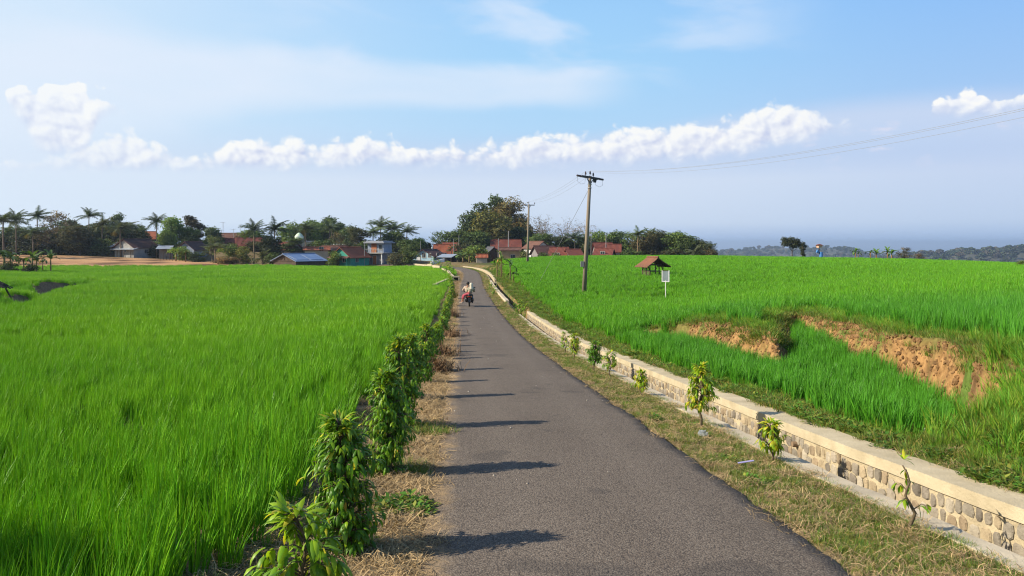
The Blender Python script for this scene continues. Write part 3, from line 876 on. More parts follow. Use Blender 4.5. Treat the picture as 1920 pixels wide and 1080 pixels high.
vg = [blades('a_tuft.%03d' % i, 40, 0.09, 0.075, 0.0055, 0.15, 1.1, M_grass, 2, colfn=gcol, seed=60 + i) for i in range(4)]
vs = [flat_straw('b_straw.%03d' % i, 46, 0.17, 0.20, 0.0024, M_straw, 70 + i) for i in range(4)]
vw = [weed('c_weed.%03d' % i, 70, 0.15, 0.085, M_weed, 80 + i) for i in range(4)]
vt = [blades('d_tall.%03d' % i, 46, 0.11, 0.34, 0.0095, 0.15, 0.75, M_grass, 3, colfn=lambda r: gcol(r) * np.array([0.85, 1.35, 0.6]), seed=90 + i) for i in range(4)]
VERGE = proto_col('verge_clumps', vg + vs + vw + vt)   # tuft 0-3, straw 4-7, weed 8-11, tall 12-15
def strip(n, y0, y1, o0, o1):
    """random points along the road between two sideways offsets, denser near the eye"""
    y = y0 * (y1 / y0) ** RNG.uniform(0, 1, n)
    o = RNG.uniform(o0, o1, n) if not callable(o0) else o0(y) + (o1(y) - o0(y)) * RNG.uniform(0, 1, n)
    sidx = np.interp(y, RPL[:, 1][RPL[:, 1] < 170], RARC[RPL[:, 1] < 170])
    PX = np.interp(sidx, RARC, RPL[:, 0]); PY = np.interp(sidx, RARC, RPL[:, 1])
    e = 0.2
    TX = np.interp(sidx + e, RARC, RPL[:, 0]) - np.interp(sidx - e, RARC, RPL[:, 0]); TY = np.interp(sidx + e, RARC, RPL[:, 1]) - np.interp(sidx - e, RARC, RPL[:, 1])
    L = np.hypot(TX, TY) + 1e-9
    return PX + TY / L * o, PY - TX / L * o, o
def lay(parts):
    P, Rt, S, Ix = [], [], [], []
    for x, y, base, smin, smax in parts:
        n = len(x)
        z = land(x, y)
        far = 1 + 0.018 * np.maximum(y - 8, 0)
        s = RNG.uniform(smin, smax, n) * np.minimum(far, 2.2)
        P.append(np.c_[x, y, z]); S.append(np.c_[s, s, s * RNG.uniform(0.7, 1.2, n)])
        Rt.append(np.c_[RNG.normal(0, 0.06, (n, 2)), RNG.uniform(0, 6.283, n)])
        Ix.append(base + RNG.integers(0, 4, n))
    return np.concatenate(P), np.concatenate(Rt), np.concatenate(S), np.concatenate(Ix)
def sel(x, y, o, k): return x[k], y[k]
parts = []
x, y, o = strip(3600, 2.2, 130, -2.75, -1.36)
k = (wave(x, y, 0.8, 1) < 0.9) & (RNG.uniform(0, 1, len(x)) < np.clip((-o - 1.28) / 0.25, 0, 1))
parts.append((*sel(x, y, o, k), 4, 0.5, 1.0))
x, y, o = strip(300, 2.2, 40, -1.5, -1.15)
k = RNG.uniform(0, 1, len(x)) < np.clip((-o - 1.0) / 0.5, 0, 1)**2
parts.append((*sel(x, y, o, k), 4, 0.35, 0.7))
scatter('dry_straw', 'bleached dry straw strewn along the verge below the saplings', *lay(parts), VERGE)
parts = []
x, y, o = strip(1700, 2.2, 140, -2.9, -1.45)
k = (wave(x, y, 0.8, 1) + 0.5 * wave(x, y, 2.5, 2) > 0.62) | ((o < -2.35) & (RNG.uniform(0, 1, len(x)) < 0.5))
parts.append((*sel(x, y, o, k), 0, 0.9, 1.6))
parts.append((*[q[::4] for q in sel(x, y, o, k)], 12, 0.35, 0.6))
x, y, o = strip(60, 9.9, 10.5, -2.3, -1.25); parts.append((x, y, 0, 1.2, 1.9))
x, y, o = strip(26, 6.35, 6.65, -1.75, -1.4); parts.append((x, y, 8, 0.6, 1.0))
x, y, o = strip(40, 7.7, 8.1, -2.0, -1.5); parts.append((x, y, 0, 1.0, 1.6))
scatter('verge_grass', 'sparse green grass tufts in the straw under the sapling row', *lay(parts), VERGE)
parts = []
x, y, o = strip(7800, 2.6, 150, lambda y: 1.40 + 0 * y, lambda y: LIP(y) + 0.10)
g = wave(x, y, 0.9, 1) + 0.5 * wave(x, y, 3.1, 2)
k = RNG.uniform(0, 1, len(x)) < np.clip((o - 1.36) / 0.16, 0.15, 1)
kk = k & ((g > -0.55) | (RNG.uniform(0, 1, len(x)) < 0.4))
parts.append((*sel(x, y, o, kk), 0, 0.5, 0.92))
x, y, o = strip(2500, 2.6, 130, lambda y: 1.36 + 0 * y, lambda y: LIP(y) + 0.05)
g = wave(x, y, 0.9, 1)
parts.append((*sel(x, y, o, (g < 0.5) | (o < 1.6)), 4, 0.35, 0.75))
x, y, o = strip(420, 2.6, 60, lambda y: 1.6 + 0 * y, lambda y: LIP(y))
parts.append((*sel(x, y, o, wave(x, y, 1.3, 3) > 0.5), 8, 0.35, 0.7))
scatter('verge_grass', 'short half dry grass between the asphalt and the concrete drain', *lay(parts), VERGE)
parts = []
x, y, o = strip(5200, 3.0, 140, lambda y: LIP(y) + 1.0, lambda y: LIP(y) + 2.3 + 0.01 * y)
g = wave(x, y, 0.9, 2)
kk = (g > -0.35) | (o > LIP(y) + 1.7) | (RNG.uniform(0, 1, len(x)) < 0.45)
parts.append((*sel(x, y, o, kk & (RNG.uniform(0, 1, len(x)) < 0.30)), 8, 0.5, 0.9))
parts.append((*sel(x, y, o, kk & (RNG.uniform(0, 1, len(x)) < 0.75)), 0, 0.9, 1.7))
parts.append((*sel(x, y, o, (o > LIP(y) + 1.35) & (RNG.uniform(0, 1, len(x)) < 0.22)), 12, 0.35, 0.6))
parts.append((*sel(x, y, o, RNG.uniform(0, 1, len(x)) < 0.10), 4, 0.4, 0.8))
x = RNG.uniform(3.0, 13.0, 5200); y = RNG.uniform(3.5, 10.4, 5200)
z, d, ry, lip, sd, mt, sth, bs, hr = land(x, y, 'all')
k = (d > lip + 1.35) & (sd < 0.0) & ((x < 8.5) | (y < 8.9))
grow_ = np.clip((d - lip - 1.2) / 1.8, 0, 1)
kt = k & (RNG.uniform(0, 1, len(x)) < grow_)
parts.append((x[kt], y[kt], 12, 0.55, 1.05))
ks = k & ~kt
parts.append((x[ks], y[ks], 0, 0.8, 1.5))
x = RNG.uniform(3.5, 11, 9000); y = RNG.uniform(8.5, 27, 9000)
z, d, ry, lip, sd, mt, sth, bs, hr = land(x, y, 'all')
k = (sd < -0.12) & (sd > -1.15) & (d > lip + 1.6)
kq = k & (RNG.uniform(0, 1, len(x)) < 0.6)
parts.append((x[kq], y[kq], 0, 1.1, 1.9))
kq = k & (RNG.uniform(0, 1, len(x)) < 0.40) & (sd < -0.3)
parts.append((x[kq], y[kq], 12, 0.40, 0.75))
kq = (np.abs(sd) < 0.3) & (d > lip + 1.6) & (wave(x, y, 1.6, 1) > 0.25) & (RNG.uniform(0, 1, len(x)) < 0.6)
parts.append((x[kq], y[kq], 0, 0.9, 1.7))
kq = (mt > 0.02) & (mt < 0.98) & (sth > 0.1) & (d > lip + 1.6) & (wave(x, y, 1.35, 3, 3) > 0.45) & (RNG.uniform(0, 1, len(x)) < 0.9)
parts.append((x[kq], y[kq], 0, 1.2, 2.2)); parts.append((x[kq][::3], y[kq][::3], 12, 0.4, 0.7))
scatter('field_weeds', 'low weeds and coarse grass on the soil banks behind the stone wall', *lay(parts), VERGE)

# ------------------------------------------------------------------ clods and crumbs of clay on the cut banks
M_clod = pmat('clay_clod', (0.30, 0.172, 0.072), (0.18, 0.102, 0.045), 8, 6, rough=0.95, bump=0.6, rnd=0.35)
cl = []
for i in range(4):
    random.seed(40 + i)
    m = MB(); m.ell((0, 0, 0), (1, 0.8, 0.65), 8, 6, wob=0.28)
    o = m.build('clod.%03d' % i, M_clod); COL.objects.unlink(o); cl.append(o)
x = RNG.uniform(4.0, 11, 60000); y = RNG.uniform(9, 27, 60000)
z, d, ry, lip, sd, mt, sth, bs, hr = land(x, y, 'all')
k = (mt > 0.03) & (mt < 0.97) & (sth > 0.12) & (d > lip + 1.6) & (x / y > 0.228)
k &= (RNG.uniform(0, 1, len(x)) < 0.75) & (wave(x, y, 1.35, 3, 3) < 0.5)
x, y, z = x[k], y[k], z[k]
n = len(x); s = 0.012 + 0.055 * RNG.uniform(0, 1, n)**3
scatter('clay_clods', 'crumbling lumps of dry clay on the cut banks of the stepped field', np.c_[x, y, z], RNG.uniform(0, 6.28, (n, 3)), np.c_[s, s, s], RNG.integers(0, 4, n), proto_col('clods', cl))
# ------------------------------------------------------------------ stone lined drain and other low walls
M_conc = pmat('weathered_concrete', (0.58, 0.49, 0.345), (0.44, 0.37, 0.26), 2.2, 8, 0.9, 0.5, 35, world_pos=True, spec=0.2)
M_cap = pmat('coping_concrete', (0.52, 0.44, 0.295), (0.39, 0.325, 0.21), 2.6, 8, 0.9, 0.5, 40, world_pos=True, spec=0.2)
M_mortar = pmat('cream_mortar', (0.50, 0.415, 0.265), (0.34, 0.275, 0.175), 3.0, 6, 0.95, 0.8, 40, world_pos=True)
M_stone = pmat('river_stone', (0.68, 0.63, 0.54), (1.0, 0.93, 0.80), 9, 6, 0.8, 0.6, 60, attr=True, world_pos=True, spec=0.25)
M_dark = pmat('dark_opening', (0.02, 0.02, 0.018), rough=0.95)  # near-black standing in for shade inside openings; also legs and eyes
def road_frame(y):
    s = np.interp(y, RPL[:, 1][RPL[:, 1] < 174], RARC[RPL[:, 1] < 174])
    p = np.array([np.interp(s, RARC, RPL[:, 0]), np.interp(s, RARC, RPL[:, 1])])
    q = np.array([np.interp(s + 0.3, RARC, RPL[:, 0]), np.interp(s + 0.3, RARC, RPL[:, 1])])
    t = (q - p) / np.linalg.norm(q - p)
    return p, t
def profile(name, ys, prof, mat, parent, jit=0.0):
    """sweep a closed section (offset, height) along the road; prof(y) gives the list"""
    mb = MB()
    k = None
    vs = []
    for y in ys:
        p, t = road_frame(y)
        pr = prof(y)
        k = len(pr)
        for o, z in pr:
            o += jit * math.sin(y * 3.1 + 5 * o) * 0.6 + jit * math.sin(y * 11.7 + o)
            vs.append((p[0] + t[1] * o, p[1] - t[0] * o, z + jit * 0.5 * math.sin(y * 4.3 + 9 * o)))
    fs = [(i * k + j, (i + 1) * k + j, (i + 1) * k + (j + 1) % k, i * k + (j + 1) % k) for i in range(len(ys) - 1) for j in range(k)]
    fs += [tuple(range(k - 1, -1, -1)), tuple((len(ys) - 1) * k + j for j in range(k))]
    mb.add(vs, fs)
    return mb.build(name, mat, parent)
def frange(a, b, s):
    return list(np.arange(a, b + 1e-6, s))
zr = lambda y: ZC - float(Hroad(y))
lipf = lambda y: float(LIP(y))
def drain(label, y0, y1, st, raised=0.0, wide=0.0, stones=True):
    p, t = road_frame(y0)
    root = thing('drainage_channel', label, 'drain', (0, 0, 0))
    ys = frange(y0, y1, st)
    a = lambda y: lipf(y)
    b = lambda y: lipf(y) + 0.72 + wide
    profile('near_kerb', ys, lambda y: [(a(y), zr(y) - 0.03 + raised), (a(y), zr(y) - 0.75), (a(y) + 0.27, zr(y) - 0.75), (a(y) + 0.27, zr(y) - 0.045 + raised)], M_conc, root, 0.012)
    profile('channel_floor', ys, lambda y: [(a(y) + 0.27, zr(y) - 0.60), (a(y) + 0.27, zr(y) - 0.72), (b(y), zr(y) - 0.72), (b(y), zr(y) - 0.60)], M_conc, root)
    profile('wall_backing', ys, lambda y: [(b(y), zr(y) + 0.012), (b(y), zr(y) - 0.8), (b(y) + 0.22, zr(y) - 0.8), (b(y) + 0.22, zr(y) + 0.012)], M_mortar, root, 0.004)
    profile('coping', ys, lambda y: [(b(y) - 0.035, zr(y) + 0.125), (b(y) - 0.03, zr(y) + 0.01), (b(y) + 0.30, zr(y) + 0.01), (b(y) + 0.30, zr(y) + 0.135)], M_cap, root, 0.003)
    if stones:
        mb = MB()
        rnd = random.Random(5)
        row = 0
        for zc in (-0.078, -0.215, -0.35, -0.485):
            y = y0 + (0.07 if row % 2 else 0)
            row += 1
            while y < y1:
                sz = 1 + 0.02 * max(0, y - 15)
                L = rnd.uniform(0.085, 0.165)
                pp, tt = road_frame(y + L / 2)
                nrm = Vector((-tt[1], tt[0], 0)); al = Vector((tt[0], tt[1], 0))
                g = rnd.choice([(0.36, 0.33, 0.29), (0.30, 0.28, 0.25), (0.40, 0.34, 0.25), (0.33, 0.27, 0.20), (0.42, 0.39, 0.34), (0.24, 0.22, 0.20)])
                kk = rnd.uniform(0.8, 1.15)
                mb.col = tuple(c * kk for c in g)
                bo = b(y + L / 2) - 0.002
                c0 = Vector((pp[0] + tt[1] * bo, pp[1] - tt[0] * bo, zr(y + L / 2) + zc + rnd.uniform(-0.03, 0.03)))
                n = 8
                ring1, ring2 = [], []
                ph = rnd.uniform(0, 6.28)
                hz = rnd.uniform(0.056, 0.076)
                for q in range(n):
                    an = 2 * math.pi * q / n + ph
                    w = rnd.uniform(0.82, 1.10)
                    ex = math.copysign(abs(math.cos(an))**0.7, math.cos(an)); ez = math.copysign(abs(math.sin(an))**0.7, math.sin(an))
                    e = al * (ex * L * 0.47 * w) + Vector((0, 0, ez * hz * w))
                    ring1.append(c0 + e)
                    ring2.append(c0 + e * 0.84 + nrm * rnd.uniform(0.006, 0.016))
                top = c0 + nrm * 0.015
                mb.add(ring1 + ring2 + [top], [(q, (q + 1) % n, n + (q + 1) % n, n + q) for q in range(n)] + [(n + q, n + (q + 1) % n, 2 * n) for q in range(n)])
                y += L * 0.98
        mb.build('stone_facing', M_stone, root, smooth=False)
    return root
d1 = drain('long stone faced drain with pale concrete coping running beside the grass verge', 2.6, 47.0, 0.25)
# two short outlet pipes through the facing
mb = MB()
for y, r in ((9.35, 0.035),):
    p, t = road_frame(y)
    o = lipf(y) + 0.72
    c = Vector((p[0] + t[1] * o, p[1] - t[0] * o, zr(y) - 0.10)); n = Vector((-t[1], t[0], 0))
    mb.tube([c + n * -0.05, c + n * 0.07], r, 12)
mb.build('outlet_pipe', pmat('brown_pipe', (0.22, 0.15, 0.09)), d1)
drain('open concrete drain beyond the bushes with raised near side', 57.5, 96.0, 1.0, raised=0.22, wide=0.5, stones=False)
drain('low weathered concrete drain wall following the outer side of the bend', 99.5, 158.0, 1.5, raised=-0.05, wide=0.0, stones=False)
def wall_line(name, label, pts, h, th, cat='wall', mat=None, base=0.3):
    mb = MB()
    for (x0, y0), (x1, y1) in zip(pts[:-1], pts[1:]):
        a, b = Vector((x0, y0, 0)), Vector((x1, y1, 0))
        n = (b - a).normalized(); s = Vector((-n.y, n.x, 0)) * th / 2
        za, zb = gz(x0, y0), gz(x1, y1)
        vs = []
        for q, z in ((a, za), (b, zb)):
            vs += [q - s + Vector((0, 0, z - base)), q + s + Vector((0, 0, z - base)), q + s + Vector((0, 0, z + h)), q - s + Vector((0, 0, z + h))]
        mb.add(vs, [(0, 1, 2, 3), (7, 6, 5, 4), (0, 4, 5, 1), (1, 5, 6, 2), (2, 6, 7, 3), (3, 7, 4, 0)])
    return tag(mb.build(name, mat or M_cap), label, cat)
X_ = lambda u, Y: (u - 960) / F * Y
wall_line('concrete_wall', 'low concrete wall at the rice edge nearest the end of the sapling row', [(X_(814, 76), 76), (X_(826, 84), 84), (X_(838, 94), 94)], 0.32, 0.35)
wall_line('concrete_wall', 'slanting concrete wall joining the box culvert on the rice side of the road', [(X_(850, 99), 99), (X_(840, 112), 112), (X_(830, 120), 120)], 0.55, 0.32)
wall_line('concrete_wall', 'short pale wall block by the inner side of the road bend', [(X_(826, 128), 128), (X_(812, 134), 134)], 0.7, 0.35)
wall_line('concrete_wall', 'small pale wall stub behind the inner bend weeds', [(X_(811, 140), 140), (X_(803, 145), 145)], 0.75, 0.35)
wall_line('concrete_wall', 'long thin pale kerb wall along the front of the pale blue house', [(X_(806, 150), 150), (X_(776, 170), 170)], 0.45, 0.3)
wall_line('concrete_wall', 'white low wall in front of the tin roofed carport', [(X_(808, 172), 172), (X_(833, 174), 174)], 0.75, 0.25, mat=pmat('white_paint', (0.75, 0.74, 0.72)))
def culvert(label, u, Y, w, h, d):
    p = gat(u, Y)
    r = thing('box_culvert', label, 'culvert', p, 0.05)
    m = MB()
    m.box((0, 0, h - 0.06), (w, d, 0.14)); m.box((-w / 2 + 0.07, 0, h / 2 - 0.22), (0.14, d, h + 0.16)); m.box((w / 2 - 0.07, 0, h / 2 - 0.22), (0.14, d, h + 0.16))
    m.box((0, d / 2 - 0.05, h / 2 - 0.22), (w - 0.28, 0.1, h + 0.16)); m.box((0, 0, 0.0), (w - 0.28, d - 0.2, 0.08))
    m.build('concrete_box', M_cap, r)
    m = MB(); m.box((0, d / 2 - 0.16, h / 2 - 0.05), (w - 0.29, 0.06, h - 0.25)); m.build('opening', M_dark, r)  # near-black slab painted in for the shade inside the box
culvert('small concrete box culvert with a dark opening on the outer side of the road', 925, 97, 1.0, 0.62, 0.9)
culvert('small concrete box culvert with a dark opening on the rice side of the road', 855, 97, 0.85, 0.66, 0.9)
# ------------------------------------------------------------------ saplings
M_leaf = pmat('sapling_leaf', (1, 1, 1), rough=0.42, attr=True, transl=0.42, spec=0.35)
M_stem = pmat('sapling_stem', (0.16, 0.12, 0.07), (0.09, 0.07, 0.04), 30, rough=0.85, bump=0.4)
def droop_leaf(r, V, Q, Cc, base, az, up, L, wd, droop, col, seg=4):
    """one lance shaped leaf: leaves the twig at angle up and hangs over; folded along its midrib"""
    h = np.array([math.cos(az), math.sin(az)])
    sd = np.array([-h[1], h[0], 0.0])
    p = np.array(base, float)
    ang = up
    b0 = len(V)
    wob = r.uniform(0, 6.28); tw = r.uniform(-0.5, 0.5)
    for k in range(seg + 1):
        t = k / seg
        w = wd * (math.sin(math.pi * min(1, t * 0.93 + 0.07))**0.8) * (1 - 0.25 * t)
        dr = np.array([h[0] * math.cos(ang), h[1] * math.cos(ang), math.sin(ang)])
        nn = np.cross(sd, dr)
        s2 = sd * math.cos(tw * t) + nn * math.sin(tw * t)
        wv = 0.18 * w * math.sin(wob + t * 9)
        V += [p - s2 * w + nn * (0.35 * w + wv), p, p + s2 * w + nn * (0.35 * w - wv)]
        Cc += [col] * 3
        if k:
            q = b0 + 3 * k
            Q += [(q - 3, q - 2, q + 1, q), (q - 2, q - 1, q + 2, q + 1)]
        p = p + dr * L / seg
        ang -= droop / seg
LEAFC = {'dark': (0.090, 0.225, 0.016), 'mid': (0.165, 0.33, 0.020), 'new': (0.27, 0.43, 0.020), 'yel': (0.52, 0.50, 0.035), 'ora': (0.42, 0.27, 0.03)}
def sapling(name, label, pos, h, wid, nleaf, seed, mix=(0.62, 0.26, 0.09, 0.03, 0.0), group=None, L=0.13, low=0.12, lean=(0, 0), seg=4, cat='sapling'):
    r = np.random.default_rng(seed)
    root = thing(name, label, cat, pos, 0, group)
    st = MB()
    n = 9
    pts = [(lean[0] * (i / n)**1.5 * h + 0.02 * math.sin(i * 1.3 + seed), lean[1] * (i / n)**1.5 * h + 0.02 * math.cos(i * 1.7 + seed), i / n * h * 0.97 - 0.03) for i in range(n + 1)]
    st.tube(pts, [0.016 * (1 - 0.75 * i / n) * (0.6 + h * 0.5) + 0.002 for i in range(n + 1)], 6)
    pa = np.array(pts)
    V, Q, Cc = [], [], []
    keys = list(LEAFC)
    def axis(z):
        return np.array([np.interp(z, pa[:, 2], pa[:, 0]), np.interp(z, pa[:, 2], pa[:, 1]), z])
    ntw = max(6, nleaf // 7)
    made = 0
    for i in range(ntw):
        t = low + (1 - low) * ((i + r.uniform(0, 1)) / ntw)
        z0 = t * h * 0.97
        prof = (math.sin(math.pi * min(1.0, (t * 0.72 + 0.22)))**0.55) * (1.0 if t < 0.8 else 1 - 1.9 * (t - 0.8))
        bl = wid * 0.5 * prof * r.uniform(0.55, 1.05)
        a = r.uniform(0, 6.283)
        b = axis(z0)
        tip = b + np.array([math.cos(a) * bl * 0.85, math.sin(a) * bl * 0.85, bl * r.uniform(0.05, 0.5)])
        mid = (b + tip) / 2 + np.array([0, 0, 0.03])
        if bl > 0.05:
            st.tube([b, mid, tip], [0.005, 0.0035, 0.002], 4, cap=False)
        k = max(3, int(round(nleaf / ntw)))
        for j in range(k):
            f = r.uniform(0.25, 1.0)
            bp = b + (tip - b) * f + np.array([0, 0, 0.02])
            top = t > 0.86
            pr = np.array(mix, float).copy()
            if top:
                pr = pr * np.array([0.2, 0.9, 3.0, 2.4, 1.6]) + 1e-3
            pr /= pr.sum()
            c = np.array(LEAFC[keys[r.choice(5, p=pr)]]) * r.uniform(0.75, 1.25)
            droop_leaf(r, V, Q, Cc, bp, a + r.normal(0, 0.75), r.uniform(-1.25, 0.1) + (1.0 if top else 0), L * r.uniform(0.65, 1.25), L * 0.135 * r.uniform(0.75, 1.3), r.uniform(0.8, 1.9) * (0.8 if top else 1), c, seg)
    st.build('stem', M_stem, root, smooth=True)
    npmesh('foliage', V, Q, M_leaf, Cc, parent=root)
    return root
def on_verge(y, off):
    p, t = road_frame(y)
    x, yy = p[0] + t[1] * off, p[1] - t[0] * off
    return Vector((x, yy, gz(x, yy)))
ORD = ['first', 'second', 'third', 'fourth', 'fifth', 'sixth', 'seventh', 'eighth', 'ninth', 'tenth', 'eleventh', 'twelfth', 'thirteenth', 'fourteenth', 'fifteenth', 'sixteenth', 'seventeenth', 'eighteenth', 'nineteenth', 'twentieth', 'twenty-first', 'twenty-second', 'twenty-third', 'twenty-fourth', 'twenty-fifth', 'twenty-sixth']
G_L = 'saplings planted along the rice edge of the road'
HEDGE = [(3.95, 0.80, 0.58, 130, 'yellow tipped broad leaved'), (5.5, 1.02, 0.62, 420, 'dense dark drooping'), (7.8, 1.10, 0.66, 430, 'bushy dark leaved'), (10.4, 1.32, 0.66, 460, 'tall dark drooping'), (13.4, 1.2, 0.62, 380, 'tall green'),
         (15.8, 0.85, 0.5, 200, 'shorter green'), (18.2, 1.2, 0.58, 300, 'tall slim'), (21.4, 0.95, 0.62, 240, 'leafy mid green'), (23.8, 0.75, 0.55, 200, 'low leafy'), (26.3, 0.8, 0.62, 220, 'rounded green'), (29.0, 0.7, 0.6, 180, 'pale green'), (31.5, 0.75, 0.7, 200, 'spreading green'),
         (34.2, 0.65, 0.6, 160, 'small yellowish'), (37.0, 0.85, 0.6, 180, 'upright green'), (39.8, 0.8, 0.62, 180, 'leafy green'), (43.2, 0.9, 0.7, 190, 'bushy green'), (46.8, 0.8, 0.75, 190, 'yellow green bushy'), (50.5, 0.85, 0.75, 190, 'mid green bushy'), (54.5, 0.8, 0.8, 190, 'low bushy'), (58.5, 0.9, 0.8, 190, 'dark bushy'), (63, 0.85, 0.9, 190, 'spreading bushy'), (68, 0.95, 0.9, 190, 'upright bushy'), (74, 1.0, 0.9, 190, 'bushy')]
for i, (y, h, w, n, look) in enumerate(HEDGE):
    yellow = (0.12, 0.42, 0.38, 0.08, 0.003) if i == 0 else (0.55, 0.32, 0.09, 0.035, 0.004) if i < 9 else (0.35, 0.42, 0.17, 0.06, 0.0)
    nth = 'nearest the camera end of the hedge row' if i == 0 else '%s from the camera end of the hedge row' % ORD[i]
    sapling('roadside_sapling', '%s sapling, %s by the rice' % (look, nth), on_verge(y, -1.86 - 0.05 * math.sin(i * 2.1)), h * 0.93, w * 0.95, int(n * 4.3), 300 + i, yellow, G_L, L=0.118 if i == 0 else 0.096 if i < 8 else 0.125, low=0.02, lean=(-0.05 + 0.03 * math.sin(i), -0.02), seg=4 if i < 8 else 2)
G_R = 'saplings planted along the drain'
RIGHT = [(5.75, 2.34, 0.52, 0.30, 26, 'thin almost bare sapling with few curled leaves by the drain', (0.1, 0.3, 0.4, 0.2, 0.0)),
         (8.15, 2.22, 0.42, 0.30, 120, 'short bright yellow green sapling by the drain in front of the outlet pipe', (0.0, 0.10, 0.55, 0.35, 0.0)),
         (10.3, 2.12, 0.82, 0.46, 210, 'tallest yellowing sapling by the drain', (0.04, 0.22, 0.45, 0.27, 0.02)),
         (13.7, 2.12, 0.44, 0.32, 90, 'small yellow sapling by the drain, between the tallest one and a sparse one', (0.0, 0.12, 0.48, 0.40, 0.0)),
         (16.9, 2.18, 0.52, 0.46, 70, 'sparse drooping sapling by the drain next to the dark bushy one', (0.2, 0.45, 0.2, 0.12, 0.03)),
         (18.1, 2.04, 0.66, 0.46, 240, 'dark green bushy sapling by the drain', (0.75, 0.2, 0.04, 0.01, 0.0)),
         (21.2, 2.02, 0.70, 0.42, 170, 'yellow leaved sapling by the drain beyond the dark bushy one', (0.04, 0.25, 0.36, 0.35, 0.0)),
         (23.7, 2.10, 0.62, 0.34, 60, 'last thin pale sapling by the drain before the far bushes', (0.1, 0.4, 0.3, 0.2, 0.0))]
for i, (y, o, h, w, n, lab, mx) in enumerate(RIGHT):
    sapling('roadside_sapling', lab, on_verge(y, o), h * 1.05, w * 1.1, int(n * (3.0 if i else 1.3)), 400 + i, mx, G_R, L=0.095 if i != 2 else 0.11, low=0.30, lean=(-0.12 if i == 0 else 0.02, 0), seg=4)
G_B = 'leafy bushes at the drain before the bend'
for i, (y, o, h, w, n, lab) in enumerate([(50.5, 3.1, 1.05, 1.3, 330, 'rounded leafy bush over the far end of the stone wall'), (53.5, 2.9, 1.15, 1.4, 330, 'bigger leafy bush between the stone wall and the open drain'), (57, 2.3, 0.8, 0.9, 200, 'low leafy bush at the start of the open drain'),
                                          (70, 1.95, 0.7, 0.7, 130, 'small green weed bush against the raised drain kerb'), (79, 1.95, 0.75, 0.8, 130, 'green weed bush at the raised drain kerb nearer the culvert')]):
    sapling('leafy_bush', lab, on_verge(y, o), h, w, n, 450 + i, (0.35, 0.42, 0.17, 0.06, 0.0), G_B, L=0.2, low=0.05, seg=2, cat='bush')
G_W = 'weed clumps on the inner side of the bend'
for i, (u, Y, h, w, lab) in enumerate([(845, 88, 1.3, 1.3, 'green weed bush in front of the rice side culvert'), (836, 106, 1.2, 1.6, 'weed bush between the two slanting walls of the bend'), (846, 118, 1.2, 2.2, 'yellowish weed bush on the inner verge of the bend'), (838, 132, 1.3, 2.4, 'weed bush behind the short pale wall block'), (822, 143, 1.5, 2.2, 'darker weed bush by the small wall stub'), (812, 152, 1.8, 2.0, 'tall weed bush at the end of the kerb wall of the pale blue house'), (850, 63, 0.6, 0.9, 'dry brown weed clump beside the motorbike')]):
    sapling('leafy_bush', lab, gat(u, Y), h, w, 220, 470 + i, (0.3, 0.42, 0.2, 0.08, 0.0) if i < 6 else (0.0, 0.05, 0.1, 0.3, 0.55), G_W, L=0.28, low=0.03, seg=2, cat='bush')
# heaps of cut dry brush lying on the straw
M_brush = pmat('dry_brush', (0.24, 0.15, 0.075), attr=True, rough=0.9)
for i, (y, o, r_, lab) in enumerate([(31, -1.55, 0.42, 'brown heap of cut brush by the road edge, the one farthest down the verge'), (22.5, -1.65, 0.40, 'brown heap of cut brush in the middle of the verge'), (18.0, -1.62, 0.34, 'dark heap of cut brush nearest along the verge'), (44, -1.6, 0.36, 'pale round dry bush at the road edge near the motorbike')]):
    o_ = flat_straw('brush_heap', 420, r_, 0.34, 0.006, M_brush, 500 + i, zmax=0.20 if i < 3 else 0.26)
    COL.objects.link(o_)
    o_.location = on_verge(y, o)
    tag(o_, lab, 'brush heap', 'heaps of cut brush on the verge')

# ------------------------------------------------------------------ trees
M_crown = pmat('tree_leaves', (1, 1, 1), rough=0.6, attr=True, objcol=True, transl=0.25, spec=0.2)
M_bark = pmat('tree_bark', (0.17, 0.135, 0.10), (0.10, 0.08, 0.06), 3, rough=0.9, objcol=True)
def leaf_cards(blobs, n, size, seed, shell=0.55, up=0.35, asp=0.55, var=0.35, yel=0.25):
    r = np.random.default_rng(seed)
    B = np.array(blobs, float)            # x y z rx ry rz
    wgt = (B[:, 3] * B[:, 4] + B[:, 4] * B[:, 5] + B[:, 3] * B[:, 5]); wgt /= wgt.sum()
    k = r.choice(len(B), n, p=wgt)
    dr = r.normal(0, 1, (n, 3)); dr /= np.linalg.norm(dr, axis=1)[:, None]
    rad = shell + (1.04 - shell) * r.uniform(0, 1, n)**0.7
    lump = 1 + 0.22 * np.sin(dr[:, 0] * 6 + k) * np.sin(dr[:, 1] * 5 + 2 * k) + 0.15 * np.sin(dr[:, 2] * 9 + 3 * k)
    c = B[k, :3] + dr * B[k, 3:] * (rad * lump)[:, None]
    nrm = dr * 0.9 + r.normal(0, 0.55, (n, 3)) + np.array([0, 0, up]); nrm /= np.linalg.norm(nrm, axis=1)[:, None]
    a = np.cross(nrm, r.normal(0, 1, (n, 3))); a /= np.linalg.norm(a, axis=1)[:, None]
    b = np.cross(nrm, a)
    s = size * r.uniform(0.6, 1.35, n)
    a = a * s[:, None]; b = b * (s * asp)[:, None]
    V = np.stack([c - a * 0.5, c + b * 0.5 + nrm * s[:, None] * 0.08, c + a * 0.5 - nrm * s[:, None] * 0.12, c - b * 0.5 + nrm * s[:, None] * 0.08], 1).reshape(-1, 3)
    tone = np.repeat((1 + r.uniform(-var, var, len(B)))[k] * r.uniform(0.7, 1.3, n), 4)
    yl = np.repeat(r.uniform(0, 1, n)**3 * yel * 2, 4)
    Cc = np.c_[tone * (1 + yl), tone * (1 + 0.25 * yl), tone]
    return V, np.arange(4 * n).reshape(n, 4), Cc
